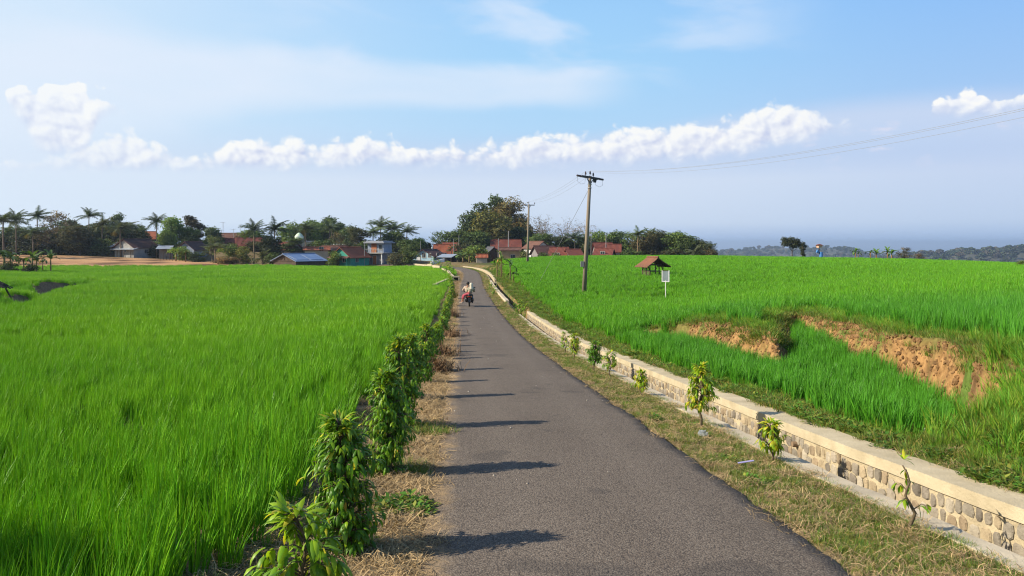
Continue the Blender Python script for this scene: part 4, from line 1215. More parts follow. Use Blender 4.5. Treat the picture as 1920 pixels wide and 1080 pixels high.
def limbs(mb, blobs, h0, r0, seed, base=(0, 0, 0)):
    r = random.Random(seed)
    b = Vector(base)
    top = Vector((r.uniform(-0.3, 0.3), r.uniform(-0.3, 0.3), h0))
    mb.tube([b + Vector((0, 0, -0.5)), b + Vector((r.uniform(-.1, .1), r.uniform(-.1, .1), h0 * 0.5)), b + top], [r0 * 1.25, r0, r0 * 0.8], 7, cap=False)
    for q in blobs:
        c = Vector(q[:3])
        m = b + top.lerp(c, 0.5) + Vector((r.uniform(-.3, .3), r.uniform(-.3, .3), -0.2))
        mb.tube([b + top * r.uniform(0.75, 1.0), m, c + Vector((0, 0, q[5] * 0.5))], [r0 * 0.5, r0 * 0.33, r0 * 0.1], 5, cap=False)
class Kind:
    """one kind of tree: shared crown and trunk meshes, unit size w x h"""
    def __init__(s, crown, trunk, w, h):
        s.c, s.t, s.w, s.h = crown, trunk, w, h
def mesh_of(o):
    me = o.data
    bpy.data.objects.remove(o)
    return me
KINDS = {}
def add_kind(nm, blobs, n, size, w, h, h0, r0, seed, **kw):
    V, Q, Cc = leaf_cards(blobs, n, size, seed, **kw)
    c = mesh_of(npmesh('crown', V, Q, M_crown, Cc, smooth=False, link=False))
    mb = MB(); limbs(mb, blobs, h0, r0, seed)
    KINDS[nm] = Kind(c, mesh_of(mb.build('trunk', M_bark, smooth=True)), w, h)
rb = random.Random(3)
def blob_dome(n, w, z0, z1, r, rnd, top=0.55):
    out = []
    for i in range(n):
        t = (i + 0.5) / n
        z = z0 + (z1 - z0) * t
        ww = w * math.sqrt(max(0.02, 1 - ((t - (1 - top)) / max(top, 1 - top))**2)) if t > 1 - top else w * (0.7 + 0.3 * t / (1 - top))
        a = rnd.uniform(0, 6.28); q = ww * rnd.uniform(0.35, 0.95)
        k = r * rnd.uniform(0.7, 1.25)
        out.append((q * math.cos(a), q * math.sin(a), z, k, k, k * rnd.uniform(0.65, 0.9)))
    return out
for i in range(3):
    add_kind('round%d' % i, blob_dome(15, 2.5, 3.2, 8.8, 1.5, rb), 5200, 0.42, 7.4, 10, 3.2, 0.22, 10 + i, yel=0.3)
for i in range(3):
    add_kind('tall%d' % i, blob_dome(13, 1.7, 4.0, 11.4, 1.15, rb, 0.4), 3600, 0.40, 5.2, 12.2, 5.0, 0.18, 20 + i, shell=0.35)
for i in range(2):
    add_kind('sparse%d' % i, blob_dome(18, 2.6, 3.6, 9.2, 1.15, rb), 1500, 0.34, 7.2, 10, 3.6, 0.2, 30 + i, shell=0.1, var=0.5)
for i in range(2):
    add_kind('bush%d' % i, blob_dome(8, 1.5, 0.5, 2.3, 0.95, rb), 1700, 0.30, 4.6, 3.2, 0.6, 0.08, 40 + i, shell=0.3, yel=0.5)
add_kind('grand0', blob_dome(26, 4.4, 4.5, 14.5, 2.0, rb), 9500, 0.46, 12.2, 16.5, 5, 0.45, 50, yel=0.4)
add_kind('grand1', blob_dome(22, 3.6, 5.0, 16.5, 1.7, rb, 0.5), 7500, 0.46, 10, 18.3, 7, 0.4, 51, shell=0.4)
add_kind('flat0', [(-1.7, 0, 3.6, 1.3, 1.2, .7), (-0.4, .4, 4.2, 1.5, 1.3, .75), (1.1, -.2, 3.9, 1.3, 1.2, .7), (-2.2, .2, 4.4, .8, .8, .6), (0.2, -.5, 3.2, 1.2, 1, .6), (1.9, .3, 3.3, .7, .7, .5)], 2600, 0.30, 5.6, 5.0, 2.2, 0.13, 60, shell=0.3)
def palm_kind(nm, nf, L, hT, seed, wind=0.35, droop=1.05):
    r = np.random.default_rng(seed)
    V, Q, Cc = [], [], []
    for i in range(nf):
        az = 6.283 * i / nf + r.normal(0, 0.45)
        up = 1.45 - 1.75 * ((i * 7) % nf) / nf + r.normal(0, 0.22)
        l = L * r.uniform(0.6, 1.15)
        p = np.array([0, 0, hT], float)
        ang = up
        seg = 11
        tone = r.uniform(0.7, 1.25)
        yl = 0.7 if up < -0.35 and r.uniform() < 0.6 else 0
        for k in range(seg):
            t = (k + 0.5) / seg
            dr = np.array([math.cos(az) * math.cos(ang) + wind * t * 0.55, math.sin(az) * math.cos(ang), math.sin(ang)])
            dr /= np.linalg.norm(dr)
            q = p + dr * l / seg
            sd = np.cross(dr, [0, 0, 1]); sd /= np.linalg.norm(sd) + 1e-6
            nn = np.cross(sd, dr)
            ll = L * 0.24 * math.sin(math.pi * (0.12 + 0.85 * t))**0.6
            for s_ in (-1, 1):
                for e in range(2):
                    b = p + (q - p) * (e * 0.5)
                    tip = b + sd * s_ * ll * r.uniform(0.7, 1.1) * 0.8 + dr * ll * 0.55 + np.array([0, 0, -ll * r.uniform(0.25, 0.75)])
                    w = (q - p) * 0.24
                    b0 = len(V)
                    V += [b - w, b + w, tip + w * 0.25, tip - w * 0.25]
                    c = np.array([1 + 1.2 * yl, 1 + 0.3 * yl, 1 - .2 * yl]) * tone * r.uniform(0.8, 1.2)
                    Cc += [c] * 4
                    Q.append((b0, b0 + 1, b0 + 2, b0 + 3))
            p = q
            ang -= droop / seg
    mb = MB()
    mb.tube([(0, 0, -0.5), (0.05, 0, hT * 0.3), (-0.05, 0.05, hT * 0.7), (0, 0, hT)], [0.17, 0.13, 0.11, 0.10], 7)
    KINDS[nm] = Kind(mesh_of(npmesh('crown', V, Q, M_crown, Cc, smooth=False, link=False)), mesh_of(mb.build('trunk', M_bark, smooth=True)), 2 * L * 0.86, hT + L * 0.62)
for i in range(4):
    palm_kind('palm%d' % i, 21 + i, 3.6, 9.0, 70 + i, wind=0.5 + 0.2 * i)
palm_kind('lowpalm0', 15, 2.9, 1.6, 75, 0.3, 1.1)
def banana_kind(nm, nl, hT, L, seed, wind=0.5):
    r = np.random.default_rng(seed)
    V, Q, Cc = [], [], []
    for i in range(nl):
        az = 2.399 * i + r.normal(0, 0.3)
        ang = r.uniform(0.35, 1.35); dp = r.uniform(0.8, 2.2)
        l = L * r.uniform(0.75, 1.1)
        p = np.array([0, 0, hT * r.uniform(0.86, 1.0)]); seg = 8
        dead = r.uniform() < 0.15
        tone = r.uniform(0.75, 1.25)
        b0 = len(V)
        for k in range(seg + 1):
            t = k / seg
            dr = np.array([math.cos(az) * math.cos(ang) + wind * t, math.sin(az) * math.cos(ang), math.sin(ang)]); dr /= np.linalg.norm(dr)
            sd = np.cross(dr, [0, 0, 1]); sd /= np.linalg.norm(sd) + 1e-6
            w = 0.13 * L * (0.12 if t < 0.12 else math.sin(math.pi * min(1, 0.1 + 0.9 * t))**0.5) * r.uniform(0.7, 1.1)
            nn = np.cross(sd, dr)
            V += [p - sd * w + nn * w * 0.3, p, p + sd * w + nn * w * 0.3]
            c = (np.array([3.0, 1.3, 1.0]) if dead else np.array([1, 1, 1])) * tone
            Cc += [c * 0.9, c * 1.25, c]
            if k:
                q = b0 + 3 * k
                Q += [(q - 3, q - 2, q + 1, q), (q - 2, q - 1, q + 2, q + 1)]
            p = p + dr * l / seg
            ang -= dp / seg
    mb = MB()
    mb.tube([(0, 0, -0.3), (0.02, 0, hT * 0.5), (0, 0.02, hT)], [0.13, 0.11, 0.07], 8)
    KINDS[nm] = Kind(mesh_of(npmesh('leaves', V, Q, M_crown, Cc, smooth=True, link=False)), mesh_of(mb.build('trunk', M_bark, smooth=True)), L * 1.5, hT + L * 0.6)
for i in range(3):
    banana_kind('banana%d' % i, 8 + i, 1.9, 1.8, 80 + i)
def bamboo_kind(nm, n, h, seed, leafy):
    r = random.Random(seed)
    mb = MB(); pts = []
    for i in range(n):
        a = r.uniform(0, 6.28); s = r.uniform(0.2, 1.0)
        hh = h * r.uniform(0.6, 1.0); out = s * h * 0.30
        P = []
        for k in range(7):
            t = k / 6
            P.append(Vector((math.cos(a) * (0.5 * s + out * t**2.2) + 0.12 * h * t**3, math.sin(a) * (0.5 * s + out * t**2.2), hh * (t - 0.13 * s * t**3))))
        mb.tube(P, [0.05, 0.05, 0.045, 0.04, 0.03, 0.02, 0.008], 4, cap=False)
        for k in range(3, 7):
            pts.append(P[k])
            for j in range(2):
                e = P[k] + Vector((r.uniform(-.9, .9), r.uniform(-.9, .9), r.uniform(-.2, .8)))
                mb.tube([P[k], e], [0.02, 0.006], 3, cap=False)
                pts.append(e)
    bl = [(p.x, p.y, p.z, .55, .55, .45) for p in pts]
    V, Q, Cc = leaf_cards(bl, leafy, 0.3, seed, shell=0.0, asp=0.3, var=0.4)
    KINDS[nm] = Kind(mesh_of(npmesh('crown', V, Q, M_crown, Cc, smooth=False, link=False)), mesh_of(mb.build('trunk', M_bark, smooth=True)), h * 0.75, h)
bamboo_kind('bamboo0', 34, 10, 90, 1500)
bamboo_kind('bamboo1', 26, 9, 91, 700)
def tree(name, label, kind, u, Y, vtop, wpx, tint, rz=None, bark=(1, 1, 1), group=None, cat='tree', sink=0.0, hmin=None):
    K = KINDS[kind]
    p = gat(u, Y)
    top = ZC - (vtop - VH) / F * Y
    hh = max(top - p.z, hmin or 1.0)
    w = wpx / F * Y
    if kind[:4] in ('roun', 'tall', 'gran', 'spar') and Y > 160:      # crowns hang low: the first metres of trunk stand in undergrowth
        sink = 0.24 * hh if kind[:4] != 'spar' else 0.1 * hh
        hh += sink
        w *= 1.55 if kind[:4] == 'gran' else 1.38
    elif kind[:4] == 'bush':
        w *= 1.3
    elif kind[:4] == 'palm':
        w *= 1.12
    o = thing(name, label, cat, (p.x, p.y, p.z - sink), rz if rz is not None else random.uniform(0, 6.28), group)
    leaf = 'leaves' if kind.startswith('banana') else 'foliage' if kind.startswith('bush') else 'crown'
    for nm, me, c in ((leaf, K.c, tint), ('stem' if kind.startswith('bush') else 'trunk', K.t, bark)):
        q = bpy.data.objects.new(nm, me)
        COL.objects.link(q)
        q.parent = o
        q.scale = (w / K.w, w / K.w, hh / K.h)
        q.color = tuple(c) + (1,)
    return o
D_, M_, O_, Bn, Gy, Lt = (0.075, 0.122, 0.034), (0.11, 0.18, 0.038), (0.16, 0.19, 0.042), (0.15, 0.125, 0.055), (0.17, 0.15, 0.10), (0.14, 0.245, 0.040)
Pm, Pd = (0.105, 0.145, 0.048), (0.070, 0.102, 0.040)
GP, GT, GB, GBn = 'coconut palms of the village', 'trees behind the rice fields', 'bushes along the far field edge', 'banana plants at the field edges'
T = tree
# ---- far side of the brown terraces
T('coconut_palm', 'dark coconut palm cut by the picture edge above the banana clump', 'palm0', 6, 165, 398, 66, Pd, 0.3, group=GP)
T('coconut_palm', 'dark slim coconut palm next to the picture edge with windblown crown', 'palm1', 30, 172, 396, 44, Pd, 0.0, group=GP)
T('coconut_palm', 'tall coconut palm standing clear of the trees above the banana clump', 'palm2', 70, 195, 392, 46, Pd, 0.2, group=GP)
T('coconut_palm', 'low bluish coconut palm in front of the bare grey tree', 'palm3', 62, 180, 424, 52, Pd, 1.1, group=GP)
T('bare_tree', 'thin leafed greyish tree between coconut palms over the brown terraces', 'sparse0', 108, 192, 393, 62, Gy, bark=(1.3, 1.2, 1.1), group=GT)
T('bare_tree', 'lower thin leafed grey tree under the tall clear palm', 'sparse1', 88, 185, 416, 52, (0.11, 0.10, 0.06), group=GT)
T('broadleaf_tree', 'wide dull olive tree at the top edge of the brown terraces', 'round0', 150, 182, 421, 62, (0.055, 0.062, 0.024), group=GT)
T('broadleaf_tree', 'dense dark tree behind the thin leafed greyish tree', 'round1', 128, 200, 409, 58, D_, group=GT)
T('broadleaf_tree', 'mid green tree between the wide dull olive tree and the slender layered tree', 'round2', 182, 198, 415, 52, (0.085, 0.12, 0.04), group=GT)
T('broadleaf_tree', 'broad dark tree behind the palms at the picture edge', 'round0', 40, 196, 424, 70, D_, group=GT)
T('coconut_palm', 'small ragged coconut palm low in the trees over the brown terraces', 'palm2', 132, 188, 419, 44, Pd, 1.9, group=GP)
T('broadleaf_tree', 'green tree filling the gap behind the red roofs by the windblown palm', 'round1', 470, 214, 428, 60, M_, group=GT)
T('broadleaf_tree', 'dark tree standing behind the blue grey panelled shed', 'tall0', 545, 186, 446, 40, D_, group=GT)
T('coconut_palm', 'coconut palm rising above the wide dull olive tree', 'palm0', 167, 192, 391, 42, Pd, 2.0, group=GP)
T('coconut_palm', 'yellowish coconut palm just beside the wide dull olive tree', 'palm2', 192, 188, 407, 42, (0.10, 0.11, 0.04), 0.5, group=GP)
T('broadleaf_tree', 'dark tree mass behind the yellowish palm', 'round1', 205, 200, 418, 60, D_, group=GT)
T('broadleaf_tree', 'slender layered tree sticking up between the palms and the grey gabled house', 'tall0', 217, 204, 399, 30, D_, group=GT)
T('coconut_palm', 'short olive coconut palm with pale trunk beside the grey gabled house', 'palm3', 226, 180, 414, 58, (0.075, 0.09, 0.035), 0.9, bark=(1.7, 1.6, 1.5), group=GP)
T('broadleaf_tree', 'dark round tree right behind the grey gabled house', 'round2', 240, 205, 413, 40, D_, group=GT)
T('broadleaf_tree', 'small dark tree before the orange roof top', 'round0', 260, 205, 420, 28, D_, group=GT)
T('coconut_palm', 'coconut palm standing over the orange roof top', 'palm1', 294, 200, 403, 46, Pd, 0.1, group=GP)
T('broadleaf_tree', 'bright green leafy tree beside the coconut palm over the orange roof', 'round1', 322, 190, 403, 44, Lt, group=GT)
T('broadleaf_tree', 'light green tree lower beside the bright green leafy tree', 'round2', 312, 184, 428, 34, M_, group=GT)
T('broadleaf_tree', 'reddish dark tree with an uneven top next to the bright green leafy tree', 'tall1', 364, 198, 400, 40, (0.055, 0.052, 0.026), group=GT)
T('broadleaf_tree', 'dark green tree under the reddish dark tree', 'round0', 352, 190, 424, 40, D_, group=GT)
T('broadleaf_tree', 'dense small tree between the reddish tree and the flat brown roof', 'round1', 397, 194, 423, 36, D_, group=GT)
T('broadleaf_tree', 'pale leafed small tree over the field edge below the dense small tree', 'sparse0', 398, 175, 440, 44, (0.11, 0.15, 0.05), group=GT)
T('coconut_palm', 'young coconut palm with short white trunk at the field edge', 'palm0', 403, 165, 456, 50, (0.10, 0.12, 0.045), 0.4, bark=(1.9, 1.8, 1.6), group=GP)
T('leafy_shrub', 'banana like bright shrub at the end of the fence beside the grey gabled house', 'bush0', 338, 172, 458, 42, Lt, group=GB, cat='shrub')
T('leafy_shrub', 'dark shrub beneath the bluish walled house', 'bush1', 372, 170, 470, 36, D_, group=GB, cat='shrub')
T('leafy_shrub', 'mid green shrub in front of the flat brown roof', 'bush0', 432, 170, 452, 44, M_, group=GB, cat='shrub')
T('leafy_shrub', 'olive shrub below the short red roof beside the flat brown roof', 'bush1', 458, 166, 458, 40, O_, group=GB, cat='shrub')
T('leafy_shrub', 'brownish dry shrub at the end of the brown terraces', 'bush0', 425, 160, 478, 60, Bn, group=GB, cat='shrub')
T('coconut_palm', 'windblown coconut palm with bare trunk in front of the red roofs', 'palm1', 476, 172, 415, 48, Pd, 0.0, bark=(1.5, 1.4, 1.2), group=GP)
T('coconut_palm', 'very dark full coconut palm between the red roofs and the blue tin shed', 'palm2', 515, 176, 413, 52, (0.036, 0.055, 0.024), 0.6, group=GP)
T('broadleaf_tree', 'dark dense tree under the very dark full coconut palm', 'round2', 506, 172, 438, 48, (0.034, 0.050, 0.02), group=GT)
T('low_palm', 'low spreading palm at the field edge beside the blue tin shed', 'lowpalm0', 492, 163, 470, 50, (0.08, 0.10, 0.035), group=GP)
T('leafy_shrub', 'dark bush mass touching the wall of the blue tin shed', 'bush1', 512, 162, 470, 44, D_, group=GB, cat='shrub')
T('broadleaf_tree', 'green tree behind the mosque dome, lower shoulder', 'round0', 545, 225, 416, 46, M_, group=GT)
T('broadleaf_tree', 'green tree crown next to the mosque dome, with pointed top', 'round1', 584, 228, 408, 44, M_, group=GT)
T('broadleaf_tree', 'tallest dark tree behind the orange tiled roofs', 'tall2', 626, 232, 404, 42, D_, group=GT)
T('broadleaf_tree', 'wide green tree linking the tallest dark tree and the mosque', 'round2', 606, 236, 412, 56, M_, group=GT)
T('coconut_palm', 'coconut palm with thin trunk right in front of the mosque dome', 'palm3', 573, 180, 417, 52, Pd, 0.2, group=GP)
T('coconut_palm', 'coconut palm half hidden behind the white tin roof', 'palm0', 618, 214, 414, 46, Pd, 1.4, group=GP)
T('broadleaf_tree', 'dark round tree between the white tin roof and the green house', 'round0', 652, 222, 422, 34, D_, group=GT)
T('broadleaf_tree', 'brownish tree over the white tin roof', 'sparse1', 632, 205, 434, 36, (0.12, 0.11, 0.05), group=GT)
T('broadleaf_tree', 'pale olive tree behind the green house', 'tall0', 676, 204, 425, 44, (0.085, 0.10, 0.04), group=GT)
T('leafy_shrub', 'dark round shrub before the orange tiled roofs', 'bush0', 627, 168, 466, 32, M_, group=GB, cat='shrub')
T('coconut_palm', 'coconut palm towering behind the two storey house', 'palm1', 714, 210, 410, 50, Pm, 0.3, group=GP)
T('coconut_palm', 'coconut palm touching the flat roof of the two storey house', 'palm2', 700, 204, 424, 48, Pm, 0.9, group=GP)
T('coconut_palm', 'second palm crown behind the two storey house, thick and pale', 'palm3', 740, 212, 414, 50, Pm, 2.2, group=GP)
T('coconut_palm', 'dark blue green coconut palm at the gap of open sky', 'palm0', 763, 205, 422, 44, Pd, 0.2, group=GP)
T('broadleaf_tree', 'dense tree filling the space under the palms by the two storey house', 'round1', 735, 206, 430, 56, D_, group=GT)
T('broadleaf_tree', 'dark low tree right of the two storey house at the gap of open sky', 'round2', 762, 198, 446, 44, D_, group=GT)
T('leafy_shrub', 'pale dry shrub in front of the two storey house garden', 'bush1', 745, 168, 470, 40, (0.10, 0.11, 0.05), group=GB, cat='shrub')
T('leafy_shrub', 'dark shrub between the two storey house and the pale blue house', 'bush0', 768, 175, 466, 42, D_, group=GB, cat='shrub')
T('broadleaf_tree', 'low green tree behind the pale blue house', 'round0', 790, 205, 445, 40, M_, group=GT)
T('broadleaf_tree', 'loose green tree above the roof of the pale blue house', 'sparse0', 826, 215, 431, 44, M_, group=GT)
T('broadleaf_tree', 'dark tree behind the orange roof by the bend', 'round1', 848, 222, 429, 46, D_, group=GT)
# ---- the big cluster
T('broadleaf_tree', 'tallest tree of the big cluster with rounded dark head against the sky', 'grand1', 922, 232, 357, 62, (0.065, 0.108, 0.036), group=GT)
T('broadleaf_tree', 'dark shoulder tree of the big cluster beside the bend', 'round2', 888, 226, 388, 58, (0.062, 0.10, 0.034), group=GT)
T('broadleaf_tree', 'brown leafed wide tree of the big cluster beside the thin far pole', 'grand0', 960, 224, 366, 74, (0.13, 0.12, 0.045), group=GT)
T('broadleaf_tree', 'yellowish olive tree in the middle of the big cluster', 'round0', 920, 212, 392, 72, (0.11, 0.12, 0.032), group=GT)
T('broadleaf_tree', 'dark lower tree of the big cluster over the bend', 'round1', 890, 206, 430, 66, D_, group=GT)
T('broadleaf_tree', 'dark lower tree between the brown wide tree and the red roof', 'round2', 975, 216, 420, 56, (0.055, 0.085, 0.034), group=GT)
T('leafy_shrub', 'dark round shrub where the road disappears', 'bush0', 892, 178, 455, 60, M_, group=GB, cat='shrub')
T('leafy_shrub', 'small dark shrub beside the grey tent roof', 'bush1', 872, 182, 466, 44, D_, group=GB, cat='shrub')
T('bamboo_clump', 'dry grey bamboo clump just behind the thin far pole', 'bamboo0', 1022, 215, 402, 72, (0.15, 0.125, 0.07), bark=(1.6, 1.4, 1.1), group=GT, cat='bamboo')
T('bamboo_clump', 'bare feathery bamboo clump between the two poles', 'bamboo1', 1062, 212, 410, 66, (0.19, 0.16, 0.10), bark=(1.9, 1.7, 1.3), group=GT, cat='bamboo')
T('bamboo_clump', 'bare bamboo clump right behind the big leaning pole', 'bamboo1', 1104, 214, 413, 66, (0.19, 0.16, 0.10), 2.0, bark=(1.9, 1.7, 1.3), group=GT, cat='bamboo')
T('broadleaf_tree', 'dark tree at the foot of the dry grey bamboo', 'round0', 1010, 206, 436, 56, D_, group=GT)
T('broadleaf_tree', 'dark tree at the foot of the feathery bamboo', 'round1', 1050, 204, 440, 60, (0.042, 0.064, 0.026), group=GT)
T('coconut_palm', 'short coconut palm in front of the bare bamboo', 'palm1', 1078, 200, 436, 46, Pd, 0.4, group=GP)
T('broadleaf_tree', 'dark tree beside the foot of the big leaning pole', 'round2', 1092, 204, 440, 50, D_, group=GT)
T('broadleaf_tree', 'green tree between the big leaning pole and the red roofs with a mast', 'round0', 1125, 210, 432, 48, M_, group=GT)
T('broadleaf_tree', 'dark green tree above the red roofs with a mast', 'round1', 1158, 212, 430, 50, D_, group=GT)
T('broadleaf_tree', 'loose tree beyond the red roofs with a mast, before the lone pale trunk palm', 'sparse1', 1183, 208, 432, 40, M_, group=GT)
T('coconut_palm', 'lone pale trunk coconut palm in the wood beyond the rest hut', 'palm2', 1196, 186, 428, 40, Pm, 0.2, bark=(1.8, 1.5, 1.1), group=GP)
T('broadleaf_tree', 'brownish tree beside the lone pale trunk palm', 'round2', 1212, 194, 434, 52, (0.085, 0.085, 0.032), group=GT)
T('coconut_palm', 'small palm head showing over the wood beyond the rest hut', 'palm3', 1216, 204, 427, 30, Pd, 1.0, group=GP)
T('broadleaf_tree', 'green crown in the wood above the rest hut', 'round0', 1240, 196, 430, 54, (0.06, 0.075, 0.03), group=GT)
T('broadleaf_tree', 'dark round crown in the middle of the wood end', 'round1', 1266, 194, 431, 54, M_, group=GT)
T('broadleaf_tree', 'lower crown near the end of the wood', 'round2', 1290, 192, 438, 48, D_, group=GT)
T('broadleaf_tree', 'last sloping crown at the end of the wood', 'round0', 1314, 190, 450, 46, (0.06, 0.08, 0.032), group=GT)
T('leafy_shrub', 'brownish shrub where the wood runs out to the hills', 'bush1', 1330, 184, 462, 34, (0.08, 0.08, 0.035), group=GB, cat='shrub')
T('low_palm', 'low pale palm at the foot of the wood end', 'lowpalm0', 1304, 176, 460, 44, (0.085, 0.10, 0.045), group=GP)
T('leafy_shrub', 'long low shrub along the crest under the wood end', 'bush0', 1262, 172, 464, 60, (0.05, 0.062, 0.026), group=GB, cat='shrub')
T('leafy_shrub', 'low shrub along the crest beside the red roofs with a mast', 'bush1', 1186, 172, 466, 50, D_, group=GB, cat='shrub')
T('leafy_shrub', 'rounded light shrub at the crest behind the thin far pole', 'bush0', 982, 170, 466, 26, (0.10, 0.13, 0.045), group=GB, cat='shrub')
T('leafy_shrub', 'small leafy shrub before the row of red roofs', 'bush1', 1020, 168, 470, 30, (0.07, 0.11, 0.035), group=GB, cat='shrub')
T('leafy_shrub', 'small pale shrub before the middle red roof of the row', 'bush0', 1040, 168, 471, 24, (0.10, 0.14, 0.05), group=GB, cat='shrub')
# ---- crest to the hills
T('flat_topped_tree', 'dark flat topped tree alone on the crest before the hills', 'flat0', 1486, 150, 443, 40, (0.052, 0.068, 0.032), 0.0, group=GT)
T('small_tree', 'thin small tree close beside the flat topped tree on the crest', 'tall1', 1506, 152, 452, 17, (0.055, 0.07, 0.035), bark=(1.8, 1.7, 1.5), group=GT)
for u, Y, vt, w, k, lab in [(1604, 128, 462, 17, 'banana0', 'banana plant with upright windblown leaves nearest the blue tarp stand'), (1609, 130, 466, 14, 'banana1', 'shorter banana plant leaning behind the one nearest the blue tarp stand'), (1632, 127, 462, 17, 'banana1', 'banana plant in the middle of the crest row'), (1643, 129, 465, 22, 'banana2', 'darker banana plant touching the middle one of the crest row'), (1664, 126, 461, 18, 'banana2', 'tallest banana plant of the crest row, windblown'), (1672, 127, 465, 26, 'banana0', 'wide banana plant beside the tallest of the crest row'), (1731, 122, 484, 22, 'banana1', 'low banana plant showing only its leaves over the crest'), (1763, 121, 487, 12, 'banana2', 'single banana leaf tip standing alone on the far crest')]:
    T('banana_plant', lab, k, u, Y, vt, w * 1.15, (0.10, 0.19, 0.035), 0.2, bark=(1.9, 1.2, 0.6), group=GBn, cat='banana plant', hmin=0.8)
T('dry_bush', 'greyish dry bush behind the banana row on the crest', 'sparse0', 1695, 140, 462, 40, (0.14, 0.13, 0.09), group=GT, cat='bush')
T('dry_bush', 'low brown dry bush beyond the banana row', 'sparse1', 1720, 142, 474, 40, (0.15, 0.12, 0.08), group=GT, cat='bush')
T('leafy_shrub', 'dark shrub at the picture edge on the far crest', 'bush0', 1916, 96, 492, 22, M_, group=GB, cat='shrub')
# ---- bananas near the bend and on the edge of the brown terraces
for u, Y, vt, w, k, lab, tn in [(932, 104, 471, 20, 'banana1', 'half dead banana plant with bare stem by the bend, further one', (0.11, 0.15, 0.04)), (940, 100, 468, 22, 'banana2', 'tall banana plant with one upright leaf by the bend', (0.13, 0.19, 0.045)), (957, 84, 480, 26, 'banana0', 'banana plant with pale stem just above the open drain', (0.06, 0.12, 0.03)), (962, 80, 503, 22, 'banana1', 'short dark banana plant at the open drain wall', (0.05, 0.10, 0.028)), (868, 168, 470, 34, 'banana0', 'banana clump by the carport', (0.09, 0.15, 0.04)), (880, 165, 468, 30, 'banana2', 'pale leaved banana plant between the carport and the field corner', (0.13, 0.19, 0.06)),
                                (8, 112, 462, 54, 'banana0', 'dark banana plant at the picture edge before the terraces', (0.04, 0.08, 0.022)), (20, 108, 468, 40, 'banana2', 'banana plant next to the one at the picture edge', (0.05, 0.09, 0.026)), (44, 106, 473, 34, 'banana1', 'banana plant with pale trunk in the middle of the clump', (0.07, 0.12, 0.03)), (60, 104, 464, 40, 'banana0', 'tallest banana plant of the clump before the brown terraces', (0.08, 0.14, 0.035)), (68, 105, 470, 34, 'banana2', 'bushy banana plant behind the tallest of the clump', (0.06, 0.11, 0.03)), (80, 107, 478, 22, 'banana1', 'slim banana plant at the edge of the clump', (0.08, 0.13, 0.035)), (95, 105, 466, 30, 'banana2', 'separate banana plant in front of the brown terraces', (0.08, 0.14, 0.035)), (348, 168, 462, 26, 'banana1', 'banana plant by the fence beside the grey gabled house', (0.10, 0.17, 0.04)), (330, 168, 464, 26, 'banana0', 'bright banana plant before the bright green leafy tree', (0.11, 0.18, 0.04))]:
    T('banana_plant', lab, k, u, Y, vt, w * 1.1, tn, None, bark=(1.5, 1.3, 0.8), group=GBn, cat='banana plant', hmin=1.0)
T('leafy_shrub', 'dark ground bush under the banana clump before the terraces', 'bush0', 58, 103, 492, 34, (0.035, 0.06, 0.02), group=GB, cat='shrub')
T('leafy_shrub', 'low bush beside the picture edge under the dark banana plant', 'bush1', 22, 106, 488, 40, (0.05, 0.085, 0.025), group=GB, cat='shrub')
ru = random.Random(21)
for i in range(64):
    if i < 34:
        u = 112 + i * 20.5 + ru.uniform(-6, 6); Y = ru.uniform(184, 206); vt = ru.uniform(444, 458) if u > 262 else ru.uniform(424, 442)
    elif i < 42:
        u = -20 + (i - 34) * 19; Y = ru.uniform(184, 200); vt = ru.uniform(424, 442)
    else:
        u = 868 + (i - 42) * 21 + ru.uniform(-6, 6); Y = ru.uniform(196, 222); vt = ru.uniform(438, 455)
    T('undergrowth_shrub', 'dark undergrowth shrub filling the gaps between the village trees and houses', ('bush0', 'bush1')[i % 2], u, Y, vt, ru.uniform(42, 62), [D_, (0.045, 0.065, 0.026), (0.06, 0.075, 0.03), (0.034, 0.05, 0.02)][i % 4], group='undergrowth shrubs of the village', cat='shrub')
# ---- far woods on the hills: nobody could count these
def woods():
    r = np.random.default_rng(77)
    ob = []
    for i in range(4):
        bl = [(r.uniform(-3, 3), r.uniform(-3, 3), r.uniform(3, 7), r.uniform(2.2, 3.6), r.uniform(2.2, 3.6), r.uniform(1.8, 2.8)) for _ in range(4)]
        V, Q, Cc = leaf_cards(bl, 240, 2.6, 90 + i, shell=0.75, asp=0.8)
        ob.append(npmesh('wood_clump.%03d' % i, V, Q, pmat('far_wood_leaves.%d' % i, [(0.03, 0.05, 0.024), (0.04, 0.055, 0.028), (0.06, 0.055, 0.035), (0.025, 0.045, 0.024)][i], attr=True, rough=0.8, rnd=0.3), Cc, smooth=False, link=False))
    n = 9000
    Hz = HV[:, 2].reshape(HA.shape)
    i = r.integers(40, HA.shape[0] - 12, n * 3); j = r.integers(0, HA.shape[1], n * 3)
    az, rr = HA[i, j], HRR[i, j]
    u = 960 + F * np.tan(np.clip(az, -1.2, 1.2))
    k = (u > 1180) & (u < 2250) & (Hz[i, j] > -85) & (rr < 4200) & (wave(az * 900, rr, 0.01, 1) < 0.75)
    i, j = i[k][:n], j[k][:n]
    az = HA[i, j] + r.normal(0, 0.0024, len(i)); rr = HRR[i, j] * (1 + r.normal(0, 0.008, len(i)))
    s = r.uniform(0.6, 1.5, len(i))
    P = np.c_[rr * np.sin(az), rr * np.cos(az), Hz[i, j] - 1.5]
    scatter('far_woods', 'blue green woodland covering the hills across the valley', P, np.c_[np.zeros((len(i), 2)), r.uniform(0, 6.28, len(i))], np.c_[s, s, s], r.integers(0, 4, len(i)), proto_col('wood_clumps', ob))
woods()
